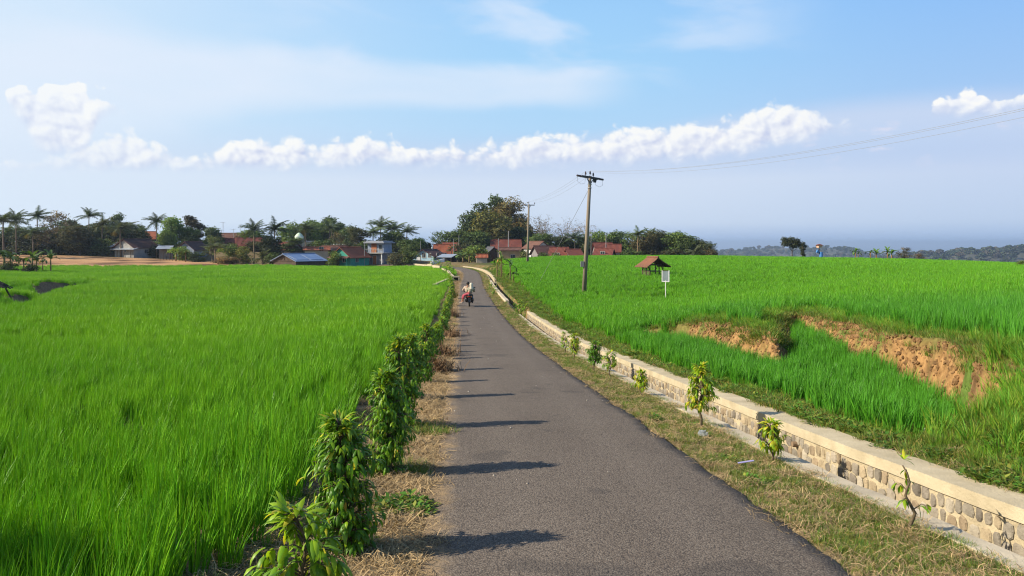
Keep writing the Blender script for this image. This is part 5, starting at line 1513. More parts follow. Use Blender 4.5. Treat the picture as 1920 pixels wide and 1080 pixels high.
# ------------------------------------------------------------------ village houses
def tile_mat(name, c1, c2, c3):
    m = bpy.data.materials.new(name); m.use_nodes = True
    T_ = NT(m.node_tree); T_.n.clear()
    pos = T_.node('ShaderNodeTexCoord').outputs['Object']
    n = T_.noise(pos, 0.9, 6, 0.65)
    c = T_.mix(T_.lin(n, 0.35, 0.65), c1, c2)
    c = T_.mix(T_.step(T_.noise(pos, 3.5, 5, 0.7), 0.55, 0.72), c, c3)
    w = T_.node('ShaderNodeTexWave', {'Vector': pos, 'Scale': 1.1, 'Distortion': 0.6, 'Detail': 2.0}, bands_direction='X')
    c = T_.mix(T_.step(w.outputs['Fac'], 0.15, 0.0, 0, 0.45), c, tuple(q * 0.45 for q in c1))
    p = T_.node('ShaderNodeBsdfPrincipled', {'Base Color': c, 'Roughness': 0.85, 'Specular IOR Level': 0.2})
    b = T_.node('ShaderNodeBump', {'Strength': 0.8, 'Distance': 0.05, 'Height': w.outputs['Fac']})
    T_.l.new(b.outputs[0], p.inputs['Normal'])
    T_.l.new(p.outputs[0], T_.node('ShaderNodeOutputMaterial').inputs['Surface'])
    return m
R_or = tile_mat('orange_roof_tile', (0.34, 0.105, 0.05), (0.25, 0.075, 0.04), (0.13, 0.06, 0.042))
R_rd = tile_mat('red_roof_tile', (0.19, 0.056, 0.038), (0.14, 0.045, 0.034), (0.075, 0.04, 0.033))
R_dk = tile_mat('dark_roof_tile', (0.085, 0.045, 0.04), (0.115, 0.055, 0.045), (0.05, 0.035, 0.03))
R_bn = tile_mat('brown_roof_tile', (0.17, 0.085, 0.06), (0.13, 0.065, 0.05), (0.08, 0.05, 0.04))
R_tin = pmat('tin_sheet', (0.36, 0.40, 0.45), (0.28, 0.31, 0.35), 1.2, rough=0.45, metal=0.3, spec=0.5)
R_blue = pmat('blue_tin_sheet', (0.16, 0.22, 0.34), (0.22, 0.28, 0.40), 1.0, rough=0.42, metal=0.2, spec=0.5)
R_wht = pmat('white_tin_sheet', (0.62, 0.60, 0.57), (0.45, 0.42, 0.40), 0.8, rough=0.6)
WALL = {k: pmat(k + '_plaster', c, tuple(q * 0.72 for q in c), 0.9, 6, 0.9) for k, c in dict(grey=(0.36, 0.35, 0.33), white=(0.62, 0.62, 0.60), blue=(0.40, 0.58, 0.68), teal=(0.05, 0.30, 0.23), tan=(0.42, 0.30, 0.16), slate=(0.26, 0.31, 0.40), cream=(0.50, 0.44, 0.33), dull=(0.24, 0.22, 0.22)).items()}
M_wood = pmat('dark_timber', (0.10, 0.07, 0.045), (0.06, 0.042, 0.03), 4, rough=0.85)
M_owood = pmat('orange_timber', (0.42, 0.15, 0.05), (0.33, 0.11, 0.04), 4, rough=0.6)
M_glass = pmat('window_glass', (0.03, 0.04, 0.05), rough=0.12, spec=0.6)
M_wframe = pmat('window_frame_paint', (0.42, 0.40, 0.36), rough=0.6)
def opening(root, kind, face, a, zc, w, h, W_, D_p, mat=None):
    """a window or door on one face of a house; face is front, back, left or right (house axes)"""
    rot = {'front': 0, 'right': 90, 'back': 180, 'left': -90}[face]
    M = Matrix.Rotation(R(rot), 3, 'Z')
    dist = D_p / 2 if face in ('front', 'back') else W_ / 2
    def at(x, y, z): return M @ Vector((x, -dist - y, z))
    if kind == 'window':
        m = MB(); t = 0.08
        for c, d in (((a - w / 2, 0.02, zc), (t, 0.12, h)), ((a + w / 2, 0.02, zc), (t, 0.12, h)), ((a, 0.02, zc + h / 2), (w + t, 0.12, t)), ((a, 0.03, zc - h / 2), (w + 0.2, 0.16, t)), ((a, 0.02, zc), (0.05, 0.10, h))):
            m.box(at(*c), d, M)
        f = m.build('window', M_wframe, root)
        m = MB(); m.box(at(a, 0.02, zc), (w, 0.03, h), M); m.build('pane', M_glass, f)
    else:
        m = MB(); m.box(at(a, 0.03, zc), (w, 0.07, h), M)
        d = m.build('door', mat or M_wood, root)
        m = MB()
        for c, s_ in (((a - w / 2 - .05, 0.035, zc), (.1, .1, h + .1)), ((a + w / 2 + .05, 0.035, zc), (.1, .1, h + .1)), ((a, 0.035, zc + h / 2 + .05), (w, .1, .1))):
            m.box(at(*c), s_, M)
        m.build('frame', M_wframe, d)
def house(name, label, u, Y, w, d, v_ridge, v_eave, rz, wall, roof, ridge='x', ov=0.45, ops=(), cat='house', sub=0.0, extra=None, hip=0.0):
    """gabled house: w across, d deep; ridge runs along local x or y"""
    p = gat(u, Y)
    zr_ = ZC - (v_ridge - VH) / F * Y - p.z
    ze = ZC - (v_eave - VH) / F * Y - p.z
    ze = max(ze, 1.2); zr_ = max(zr_, ze + 0.5)
    root = thing(name, label, cat, p, R(rz))
    m = MB()
    m.box((0, 0, ze / 2 - 0.6), (w, d, ze + 1.2))
    if ridge == 'x':
        if not hip:
            for s_ in (-1, 1):
                x = s_ * (w / 2 - 0.06)
                m.add([(x - .06, -d / 2, ze + .002), (x - .06, d / 2, ze + .002), (x - .06, 0, zr_ - .05), (x + .06, -d / 2, ze + .002), (x + .06, d / 2, ze + .002), (x + .06, 0, zr_ - .05)], [(0, 1, 2), (5, 4, 3), (0, 2, 5, 3), (1, 4, 5, 2)])
    else:
        for s_ in (-1, 1):
            y = s_ * (d / 2 - 0.06)
            m.add([(-w / 2, y - .06, ze + .002), (w / 2, y - .06, ze + .002), (0, y - .06, zr_ - .05), (-w / 2, y + .06, ze + .002), (w / 2, y + .06, ze + .002), (0, y + .06, zr_ - .05)], [(0, 1, 2), (5, 4, 3), (0, 2, 5, 3), (1, 4, 5, 2)])
    m.build('wall', wall, root)
    m = MB()
    th = 0.12
    half = (d if ridge == 'x' else w) / 2
    run = half + ov
    drop = (zr_ - ze) * run / half
    L = (w if ridge == 'x' else d) / 2 + ov
    for s_ in (-1, 1):
        Lr = L - hip
        q = [(-Lr, 0, zr_), (Lr, 0, zr_), (L, s_ * run, zr_ - drop), (-L, s_ * run, zr_ - drop)]
        q = q + [(x, y, z + th) for x, y, z in q]
        if ridge == 'y':
            q = [(y, x, z) for x, y, z in q]
        m.add(q, [(3, 2, 1, 0), (4, 5, 6, 7), (0, 1, 5, 4), (1, 2, 6, 5), (2, 3, 7, 6), (3, 0, 4, 7)])
    if hip:
        for s_ in (-1, 1):
            q = [(s_ * (L - hip), 0, zr_ + th * 0.99), (s_ * L, -run, zr_ - drop + th * 0.99), (s_ * L, run, zr_ - drop + th * 0.99)]
            m.add(q + [(x, y, z - th) for x, y, z in q], [(0, 1, 2), (5, 4, 3), (0, 3, 4, 1), (1, 4, 5, 2), (2, 5, 3, 0)])
    rf = m.build('roof', roof, root)
    m = MB()
    a = Vector((-L + hip, 0, zr_ + th + .03)); b = Vector((L - hip, 0, zr_ + th + .03))
    if ridge == 'y': a, b = Vector((0, a.x, a.z)), Vector((0, b.x, b.z))
    m.tube([a, b], 0.10, 6); m.build('ridge_cap', roof, rf)
    for o in ops:
        opening(root, o[0], o[1], o[2], o[3], o[4], o[5], w, d, o[6] if len(o) > 6 else None)
    return root
H = house
g1 = H('gabled_house', 'grey plastered house with dark red roof beside the brown terraces', 256, 183, 6.2, 6.8, 449, 463, -24, WALL['grey'], R_dk, 'y', ops=[('window', 'front', 0.3, 1.55, 0.9, 0.55), ('window', 'right', 0, 1.4, 1.0, 1.0)])
m = MB(); m.box((0.4, -3.75, 2.05), (7.6, 1.5, 0.1), (R(14), 0, 0)); m.build('awning', R_tin, g1)
m = MB()
for x in (-3.2, -1.1, 1.1, 3.2): m.box((x, -4.35, 0.7), (0.1, 0.1, 2.4))
m.build('awning_posts', M_wood, g1)
H('tiled_house', 'house with orange red roof just showing above the dark red roof', 276, 214, 5.2, 5, 435, 447, 8, WALL['cream'], R_or, 'x', hip=0.6, ops=[('window', 'front', 0, 1.5, 1, 1)])
def shed(name, label, u, Y, w, d, v_hi, v_lo, rz, roof, wallmat=None, posts=True, cat='shed'):
    """lean-to with a single slope roof on posts"""
    p = gat(u, Y)
    hi = ZC - (v_hi - VH) / F * Y - p.z; lo = ZC - (v_lo - VH) / F * Y - p.z
    hi, lo = max(hi, 1.2), max(lo, 0.9)
    root = thing(name, label, cat, p, R(rz))
    m = MB()
    q = [(-w / 2, -d / 2, lo), (w / 2, -d / 2, lo), (w / 2, d / 2, hi), (-w / 2, d / 2, hi)]
    m.add(q + [(x, y, z + 0.07) for x, y, z in q], [(3, 2, 1, 0), (4, 5, 6, 7), (0, 1, 5, 4), (1, 2, 6, 5), (2, 3, 7, 6), (3, 0, 4, 7)])
    m.build('roof', roof, root)
    for sx in (-1, 1):
        for sy in (-1, 1):
            m = MB(); z = lo if sy < 0 else hi
            z = lo + (hi - lo) * (0.5 + sy * 0.46) - 0.02
            m.box((sx * (w / 2 - 0.2), sy * d * 0.46, z / 2 - 0.25), (0.12, 0.12, z + 0.5)); m.build('post', M_wood, root)
    if wallmat:
        m = MB(); m.box((0, d * 0.40, hi / 2 - 0.4), (w - 0.55, 0.1, hi + 0.4)); m.build('wall', wallmat, root)
    return root
shed('tin_shed', 'small shed with pale blue tin roof among the trees beside the grey gabled house', 222, 186, 3.2, 2.6, 455, 463, -10, R_tin, WALL['dull'])
shed('tin_shed', 'tin awning on white posts at the end of the grey gabled house', 309, 178, 3.4, 2.6, 461, 467, 12, R_tin, WALL['dull'])
H('small_house', 'small house with bluish wall and brown roof half hidden by shrubs', 362, 182, 4.6, 5.5, 454, 467, -14, WALL['slate'], R_dk, 'y', ops=[('window', 'front', 0, 1.5, 0.8, 0.7)])
b1 = H('long_house', 'long house with flat looking brown roof under the antennas', 434, 216, 6.6, 6, 438, 451, 2, WALL['dull'], R_bn, 'x', ops=[('window', 'front', -1.5, 1.5, 1, 1), ('window', 'front', 1.5, 1.5, 1, 1)])
H('tiled_house', 'low wide brown red roofed house in front of the flat looking brown roof', 428, 196, 6.5, 5, 448, 458, -6, WALL['dull'], R_rd, 'x')
H('tiled_house', 'red roofed house half behind the windblown palm', 466, 192, 5.6, 6, 447, 461, 22, WALL['dull'], R_rd, 'x', ops=[('window', 'front', 0, 1.4, 1, 1)])
H('tiled_house', 'faded red roofed house between the dark palm and the mosque', 534, 196, 6.2, 6, 455, 472, -16, WALL['dull'], R_rd, 'x', ops=[('window', 'front', 0, 1.4, 1, 1)])
def mosque():
    Y = 205
    p = gat(561, Y)
    r = thing('mosque', 'small mosque with pale green onion dome and cream walls behind the palms', 'mosque', p, R(8))
    z = lambda v: ZC - (v - VH) / F * Y - p.z
    zt = z(453)
    m = MB(); m.box((0.6, 0, zt / 2 - .4), (6.4, 5.5, zt + .8)); m.build('wall', WALL['cream'], r)
    m = MB(); m.box((0.6, 0, zt + 0.1), (6.9, 6.0, 0.2)); m.build('roof_slab', WALL['white'], r)
    m = MB(); m.tube([(0, 0, zt + 0.2), (0, 0, zt + 0.75)], 0.95, 14); m.build('drum', WALL['cream'], r)
    pr = [(0.98, 0.75), (1.12, 0.95), (1.14, 1.25), (1.0, 1.6), (0.72, 1.95), (0.38, 2.2), (0.12, 2.42), (0.03, 2.6)]
    m = MB(); m.tube([(0, 0, zt + q[1]) for q in pr], [q[0] for q in pr], 16)
    dm = m.build('dome', pmat('dome_paint', (0.60, 0.72, 0.52), (0.48, 0.60, 0.42), 1.2, rough=0.5), r, smooth=True)
    m = MB(); m.torus((0, 0, zt + 1.3), 1.17, 0.07, 'Z'); m.build('dome_band', WALL['white'], dm)
    m = MB(); m.tube([(0, 0, zt + 2.55), (0, 0, zt + 3.2)], 0.03, 5); m.ell((0, 0, zt + 3.0), 0.09); m.build('finial', R_tin, dm)
    for x in (-1.4, 0.6, 2.6): opening(r, 'window', 'front', x, zt * 0.55, 0.9, 1.3, 6.4, 5.5)
mosque()
def long_tin():
    Y = 196; p = gat(612, Y)
    r = thing('long_shed', 'long building with whitish tin roof edge above the orange tiled roofs', 'shed', p, R(-3))
    z = lambda v: ZC - (v - VH) / F * Y - p.z
    m = MB(); m.box((0, 0, z(463) / 2 - .4), (8.4, 4, z(463) + .8)); m.build('wall', WALL['dull'], r)
    m = MB(); m.box((0, -0.3, z(461)), (9.0, 5.2, 0.35), (R(7), 0, 0)); m.build('roof', R_wht, r)
    opening(r, 'window', 'front', -2, z(466), 1.2, 0.8, 8.4, 4)
long_tin()
bs_ = H('tin_roofed_shed', 'timber shed with blue grey panelled roof at the edge of the rice', 561, 160, 6.6, 7.8, 476.5, 488, -32, M_wood, R_blue, 'y', ov=0.5, cat='shed')
bsr = [c for c in bs_.children if c.name.startswith('roof')][0]
m = MB()
p = gat(561, 160); zr0 = ZC - (476.5 - VH) / F * 160 - p.z; ze0 = ZC - (488 - VH) / F * 160 - p.z
sl = math.atan2(zr0 - ze0, 3.3)
for y in (-2.0, 1.9):
    c = Vector((1.9, y, zr0 - math.tan(sl) * 1.9 + 0.16))
    m.box(c, (3.0 / math.cos(sl) * 0.9, 3.3, 0.05), (0, sl, 0))
m.build('roof_panel', pmat('blue_panel', (0.10, 0.16, 0.30), (0.14, 0.21, 0.36), 0.6, rough=0.25, spec=0.6), bsr)
m = MB()
for k in range(-2, 3):
    m.tube([(0, -3.98, zr0 - 0.25), (k * 1.3, -3.98, ze0 + 0.05)], 0.05, 4)
m.tube([(-3.2, -3.98, ze0), (3.2, -3.98, ze0)], 0.06, 4)
m.build('truss', M_wood, bs_)
H('tiled_house', 'orange tiled house with broad front slope behind the blue grey panelled shed', 594, 178, 5.2, 5.6, 464, 487, 14, WALL['cream'], R_or, 'x', ops=[('window', 'front', 1, 1.4, 1, 1)])
H('tiled_house', 'brownish tiled house behind the dark round shrub', 627, 184, 5.6, 5.4, 462, 479, -10, WALL['dull'], R_bn, 'x', ops=[('window', 'front', 0, 1.4, 1, 1)])
gh = H('green_house', 'teal green house with gable to the road and orange tiled roof side', 657, 172, 5.4, 6.5, 464.5, 481, -28, WALL['teal'], R_or, 'y', ops=[('door', 'front', -1.0, 1.05, 0.9, 2.0), ('window', 'front', 1.1, 1.5, 1.0, 1.0), ('window', 'right', -1, 1.5, 1, 1)])
m = MB()
p = gat(657, 172); ze0 = ZC - (481 - VH) / F * 172 - p.z
m.box((0.0, -3.9, ze0 - 0.1), (5.6, 1.3, 0.1), (R(16), 0, 0)); m.build('porch_roof', R_bn, gh)
m = MB()
for x in (-2.5, 2.5): m.box((x, -4.35, (ze0 - .3) / 2 - .2), (0.14, 0.14, ze0 + 0.1))
m.build('porch_posts', WALL['teal'], gh)
def two_storey():
    Y = 178; p = gat(710, Y)
    r = thing('two_storey_house', 'two storey house with flat roof, blue grey side and orange arched upper door', 'house', p, R(-22))
    z = lambda v: ZC - (v - VH) / F * Y - p.z
    m = MB(); z1 = z(475)
    m.box((0, 0, z1 / 2 - .5), (5.6, 5.2, z1 + 1)); m.build('lower_wall', WALL['dull'], r)
    m = MB(); m.box((0, -0.4, z1 + 0.10), (6.6, 6.6, 0.2)); m.build('balcony_slab', WALL['grey'], r)
    z2 = z(456)
    m = MB(); m.box((0, 0.5, (z1 + .2 + z2) / 2), (4.2, 3.6, z2 - z1 - .2)); m.build('upper_wall', WALL['slate'], r)
    m = MB(); m.box((0, 0.3, z2 + 0.15), (5.4, 5.0, 0.3)); m.box((0, 0.3, z2 + 0.42), (4.6, 4.2, 0.24)); m.build('roof_slab', pmat('grey_concrete', (0.30, 0.32, 0.36), (0.22, 0.23, 0.26), 1.5), r)
    m = MB()
    zb = z1 + 0.2
    m.box((-0.4, -1.34, zb + 0.95), (1.0, 0.1, 1.9))
    m.tube([(-0.4, -1.39, zb + 1.9), (-0.4, -1.29, zb + 1.9)], 0.5, 14)
    d = m.build('door', M_owood, r)
    m = MB(); m.box((-1.02, -1.34, zb + 1.0), (0.14, 0.12, 2.0)); m.box((0.22, -1.34, zb + 1.0), (0.14, 0.12, 2.0)); m.build('frame', M_owood, d)
    m = MB(); m.box((1.3, -1.33, zb + 1.2), (0.9, 0.08, 1.3)); w_ = m.build('window', M_wframe, r)
    m = MB(); m.box((1.3, -1.38, zb + 1.2), (0.75, 0.04, 1.1)); m.build('pane', M_glass, w_)
    m = MB()
    for x in np.arange(-3.1, 3.2, 0.42): m.tube([(x, -3.55, zb), (x, -3.55, zb + 0.75)], 0.05, 5)
    m.box((0, -3.55, zb + 0.8), (6.4, 0.12, 0.1)); m.build('balustrade', WALL['grey'], r)
    m = MB()
    for x in (-2.9, -0.8, 2.9): m.box((x, -3.4, z1 / 2 - 0.2), (0.22, 0.22, z1 + 0.4))
    m.build('columns', WALL['white'], r)
    opening(r, 'door', 'front', 0.6, 1.05, 0.95, 2.0, 5.6, 5.2, M_owood)
    opening(r, 'window', 'front', -1.4, 1.4, 1.1, 1.1, 5.6, 5.2); opening(r, 'window', 'right', 0, 1.4, 1.2, 1.0, 5.6, 5.2)
two_storey()
bh = H('pale_blue_house', 'pale blue house with white gable end and dark roof beside the bend', 806, 184, 5.4, 6.6, 468.5, 480, -22, WALL['blue'], R_dk, 'y', ov=0.5, ops=[('window', 'front', 0.2, 1.35, 0.9, 1.1), ('window', 'front', 1.7, 1.35, 0.7, 1.0), ('window', 'right', -1.2, 1.4, 1, 1), ('door', 'front', -1.2, 1.0, 0.8, 1.9, WALL['white'])])
m = MB(); m.tube([(0, 1.2, 0), (0, 1.2, 0.3)], 0.16, 8); m.ell((0, 1.2, 0.4), 0.24)
tk = m.build('roof_vent', WALL['white'], [c for c in bh.children if c.name.startswith('roof')][0]); p = gat(806, 184); tk.location = (0, 0, ZC - (468.5 - VH) / F * 184 - p.z + 0.1)
H('tiled_house', 'house with wide orange roof slope behind the pale blue house', 832, 203, 4.6, 6, 459, 477, 10, WALL['cream'], R_or, 'x', ops=[('window', 'front', 0, 1.4, 1, 1)])
H('tiled_house', 'darker red ridge of a house just behind the wide orange roof slope', 846, 209, 4.2, 5, 456, 472, -18, WALL['dull'], R_rd, 'x')
shed('tin_shed', 'small lean to with reddish tin roof beside the wide orange roof slope', 857, 196, 2.6, 2.4, 464, 470, -14, R_rd, WALL['dull'])
cp = shed('carport', 'open carport with pale tin roof at the end of the road', 838, 178, 3.8, 3.6, 477, 482.5, -18, R_tin, M_dark, cat='carport')
H('long_house', 'long red roofed house below the big tree cluster', 948, 205, 7.4, 7, 450, 465, 3, WALL['tan'], R_rd, 'x', ops=[('window', 'front', -1.5, 1.5, 1, 1), ('door', 'front', 0.8, 1.05, 0.9, 2.0)])
H('small_house', 'small house with dark roof and tan wall in front of the long red roof', 955, 180, 4.4, 4, 465, 469, 6, WALL['tan'], R_bn, 'x', ops=[('window', 'front', 0.6, 1.4, 1, 0.8)])
H('dark_shed', 'low shed with grey tent like roof by the dark shrubs', 920, 186, 4.2, 5, 464, 478, 18, M_wood, pmat('grey_felt', (0.09, 0.09, 0.10), (0.06, 0.06, 0.07), 1.5), 'y', cat='shed')
H('low_shed', 'low shed with short orange roof at the corner of the rice field', 903, 172, 2.4, 2.4, 478, 483, 4, WALL['cream'], R_or, 'x', ov=0.25, cat='shed')
H('white_gabled_house', 'house with white gable peak showing above the row of red roofs', 1006, 196, 4.0, 6, 453.5, 464, 30, WALL['white'], R_bn, 'y', ops=[('window', 'front', 0, 1.6, 0.9, 0.9)])
H('tiled_house', 'first red roof of the low row, dark sided', 1020, 178, 4.4, 5, 462, 476, 20, WALL['dull'], R_dk, 'x', ops=[('window', 'front', 0, 1.4, 1, 1)])
H('tiled_house', 'middle red roof of the low row', 1049, 176, 3.6, 5, 465, 478, -14, WALL['dull'], R_rd, 'x', ops=[('window', 'front', 0, 1.4, 1, 1)])
H('tiled_house', 'last red roof of the low row beside the big leaning pole', 1074, 174, 2.8, 4.6, 468, 479, 16, WALL['dull'], R_rd, 'x')
H('tiled_house', 'upper red roof behind the tall thin mast beyond the big pole', 1130, 192, 4.0, 5, 456, 470, 6, WALL['dull'], R_rd, 'x', ops=[('window', 'front', 0, 1.4, 1, 1)])
H('tiled_house', 'lower bright red roof at the crest beyond the big pole', 1133, 174, 3.6, 4.6, 466.5, 478, -16, WALL['dull'], R_rd, 'x', ops=[('window', 'front', 0, 1.4, 1, 1)])
H('tiled_house', 'dull red roof end next to the wood beyond the rest hut', 1152, 188, 2.6, 4.6, 459, 471, -8, WALL['dull'], R_rd, 'x')
# fence of bare stakes beside the grey house
for i in range(12):
    p = gat(300 + i * 6.0, 170 + 2 * math.sin(i))
    m = MB(); m.tube([(0, 0, -.3), (0.05 * math.sin(i), 0, 1.3 + .4 * math.sin(i * 2.3))], 0.06, 5)
    tag(m.build('fence_stake', M_wood, at=p), 'rough wooden stake of the fence beside the grey gabled house', 'fence stake', 'fence stakes at the end of the brown terraces')
# masts and aerials of the village
M_mast = pmat('mast_metal', (0.30, 0.29, 0.28), rough=0.6)
def mast(label, u, Y, vtop, cross=0, dish=False, r=0.05, cat='mast', name='village_mast', top=None):
    p = gat(u, Y)
    h = ZC - (vtop - VH) / F * Y - p.z
    root = thing(name, label, cat, p, random.uniform(-0.5, 0.5))
    m = MB(); m.tube([(0, 0, -0.3), (0.06, 0, h)], [r * 1.3, r], 6); m.build('pole', M_mast, root)
    if cross:
        m = MB()
        for k in range(cross):
            z = h - 0.15 - 0.0 * k
            m.tube([(0.06 + 0.3 * (k - cross / 2), -0.5 + 0.04 * k, z), (0.06 + 0.3 * (k - cross / 2), 0.5 - 0.04 * k, z)], 0.022, 4)
        m.tube([(-0.3 * cross / 2 - .1, 0, h - 0.15), (0.3 * cross / 2 + .1, 0, h - 0.15)], 0.025, 4)
        m.build('aerial', M_mast, root)
mast('thin television aerial over the flat looking brown roof, the tallest one', 418, 214, 416, 5, name='television_aerial', cat='aerial')
mast('television aerial with wide arms in the middle over the flat looking brown roof', 438, 214, 429, 6, name='television_aerial', cat='aerial')
mast('small television aerial at the palm side of the flat looking brown roof', 450, 214, 423, 4, name='television_aerial', cat='aerial')
mast('short mast at the left end of the flat looking brown roof', 415, 216, 431, 0)
mast('thin mast behind the pale blue house', 788, 190, 452, 0)
mast('mast rising in front of the wide orange roof slope', 850, 192, 448, 0)
mast('thin mast just past the wide orange roof slope', 860, 200, 441, 0)
mast('thin grey mast beside the two storey house', 683, 172, 451, 0)
mast('pale wooden mast before the long red roofed house', 934, 178, 447, 0, r=0.07)
mast('taller wooden mast before the middle of the long red roofed house', 953, 180, 433, 0, r=0.09)
mast('tall thin mast in front of the upper red roof beyond the big pole', 1136, 178, 437, 0, r=0.07)
mast('grey mast behind the leaning pole', 1108, 190, 443, 0)
# ------------------------------------------------------------------ power poles and lines
M_pole = pmat('pole_concrete', (0.26, 0.21, 0.15), (0.19, 0.155, 0.115), 1.5, 6, 0.9, 0.3, 20, stretch=(1, 1, 0.25))
M_arm = pmat('arm_steel', (0.055, 0.052, 0.055), rough=0.6)
M_ins = pmat('insulator_glaze', (0.06, 0.035, 0.03), rough=0.25, spec=0.6)
M_wire = pmat('wire', (0.22, 0.225, 0.24), rough=0.6)
def power_pole(label, base, top, r0, r1, armdir, arm, tilt, pins, heavy):
    base, top = Vector(base), Vector(top)
    root = thing('power_pole', label, 'power pole', base)
    t = top - base
    m = MB(); m.tube([t * -0.05, t * 0.5, t], [r0, (r0 + r1) / 2, r1], 14); m.build('shaft', M_pole, root, smooth=True)
    a = Vector((armdir[0], armdir[1], 0)).normalized(); ax = (a + Vector((0, 0, tilt))).normalized()
    c = t + Vector((0, 0, -0.12))
    m = MB(); rot = ax.to_track_quat('X', 'Z').to_matrix()
    m.box(c + Vector((-a.y, a.x, 0)) * (r1 + 0.05), (arm * 2, 0.09, 0.13), rot)
    if heavy: m.box(c - Vector((-a.y, a.x, 0)) * (r1 + 0.05), (arm * 2, 0.09, 0.13), rot)
    cr = m.build('crossarm', M_arm, root)
    m = MB()
    for s_ in (-1, 1): m.tube([c + ax * (s_ * arm * 0.42), c + Vector((0, 0, -0.55))], 0.035, 5)
    m.build('brace', M_arm, root)
    ends = []
    for s_ in pins:
        q = c + ax * (arm * s_) + Vector((0, 0, 0.08 if s_ else 0.18))
        m = MB()
        m.tube([q, q + Vector((0, 0, 0.10))], 0.025, 6)
        z = 0.10
        for rr in (0.085, 0.075, 0.055):
            m.tube([q + Vector((0, 0, z)), q + Vector((0, 0, z + 0.04)), q + Vector((0, 0, z + 0.09))], [rr * 0.6, rr, rr * 0.55], 10); z += 0.075
        m.build('insulator', M_ins, root)
        ends.append(base + q + Vector((0, 0, z + 0.02)))
    if heavy:
        for s_ in (-1, 1):
            m = MB()
            for k in range(4):
                q = c + ax * (s_ * (arm + 0.04 + 0.09 * k))
                m.ell(q, (0.085, 0.085, 0.085), 8, 6)
            m.build('strain_insulator', M_ins, root, smooth=True)
            m = MB(); e = c + ax * (s_ * (arm + 0.32))
            m.tube([e, e + Vector((0, 0, -0.45)) + ax * (-0.03 * s_), e + ax * (-0.30 * s_) + Vector((0, 0, -0.62)), e + ax * (-0.62 * s_) + Vector((0, 0, -0.5)), c + ax * (s_ * arm * 0.52) + Vector((0, 0, -.12))], 0.012, 4); m.build('jumper_wire', M_wire, root)
        m = MB(); m.box(c + ax * (arm * 0.52) + Vector((0, 0, -0.2)), (0.2, 0.12, 0.26), rot, 1.3); m.build('fuse_box', M_arm, root)
        m = MB(); m.torus(t * 0.93, r1 + 0.03, 0.03, 'Z'); m.torus(t * 0.90, r1 + 0.035, 0.03, 'Z'); m.build('clamp', pmat('galvanised', (0.45, 0.45, 0.44), rough=0.5, metal=0.5), root)
    return root, ends
b1_ = gat(1095, 60); t1 = px(1106.5, 330, 60)
pole1, e1 = power_pole('big leaning power pole with dark crossarm and insulators standing in the rice', b1_, t1, 0.185, 0.115, (1, 0.25), 0.74, -0.135, (-0.5, 0, 0.35), True)
m = MB(); q = (t1 - b1_); m.box(q * 0.26 + Vector((-0.26, -0.05, 0)), (0.26, 0.22, 0.42)); m.build('meter_box', pmat('box_grey', (0.20, 0.20, 0.20)), pole1)
b2 = gat(989, 120); t2 = px(991.5, 383, 120)
pole2, e2 = power_pole('thin farther power pole with level crossarm before the bamboo', b2, t2, 0.20, 0.13, (1, 0.1), 0.92, 0.0, (-1, 0, 1), False)
t3 = Vector((24, 14, 10.75)); b3 = Vector((24, 14, gz(24, 14)))
pole3, e3 = power_pole('power pole carrying the lines past the picture edge', b3, t3, 0.185, 0.115, (0.6, 0.8), 0.8, 0, (-1, 0, 1), False)
def wire(label, a, b, sag, r=0.0075, group='power lines', n=22, name='power_line'):
    m = MB(); P = []
    for i in range(n + 1):
        t = i / n
        P.append(a.lerp(b, t) - Vector((0, 0, 4 * sag * t * (1 - t))))
    m.tube(P, r, 4, cap=False)
    return tag(m.build(name, M_wire), label, 'power line', group)
for k, lab in enumerate(('outermost', 'middle', 'innermost')):
    e3k = e3[k].copy()
    wire('%s line of three rising from the big leaning pole towards the picture edge' % lab, e1[k], e3k, 1.35 + 0.05 * k)
    wire('%s line of three falling from the big leaning pole to the thin pole' % lab, e1[k], e2[k], 0.55)
g0 = b1_ + (t1 - b1_) * 0.90
wire('guy wire slanting down from the big leaning pole towards the bamboo', g0, gat(1010, 74) + Vector((0, 0, 0.0)), 0.0, 0.014, None, 3, 'guy_wire')

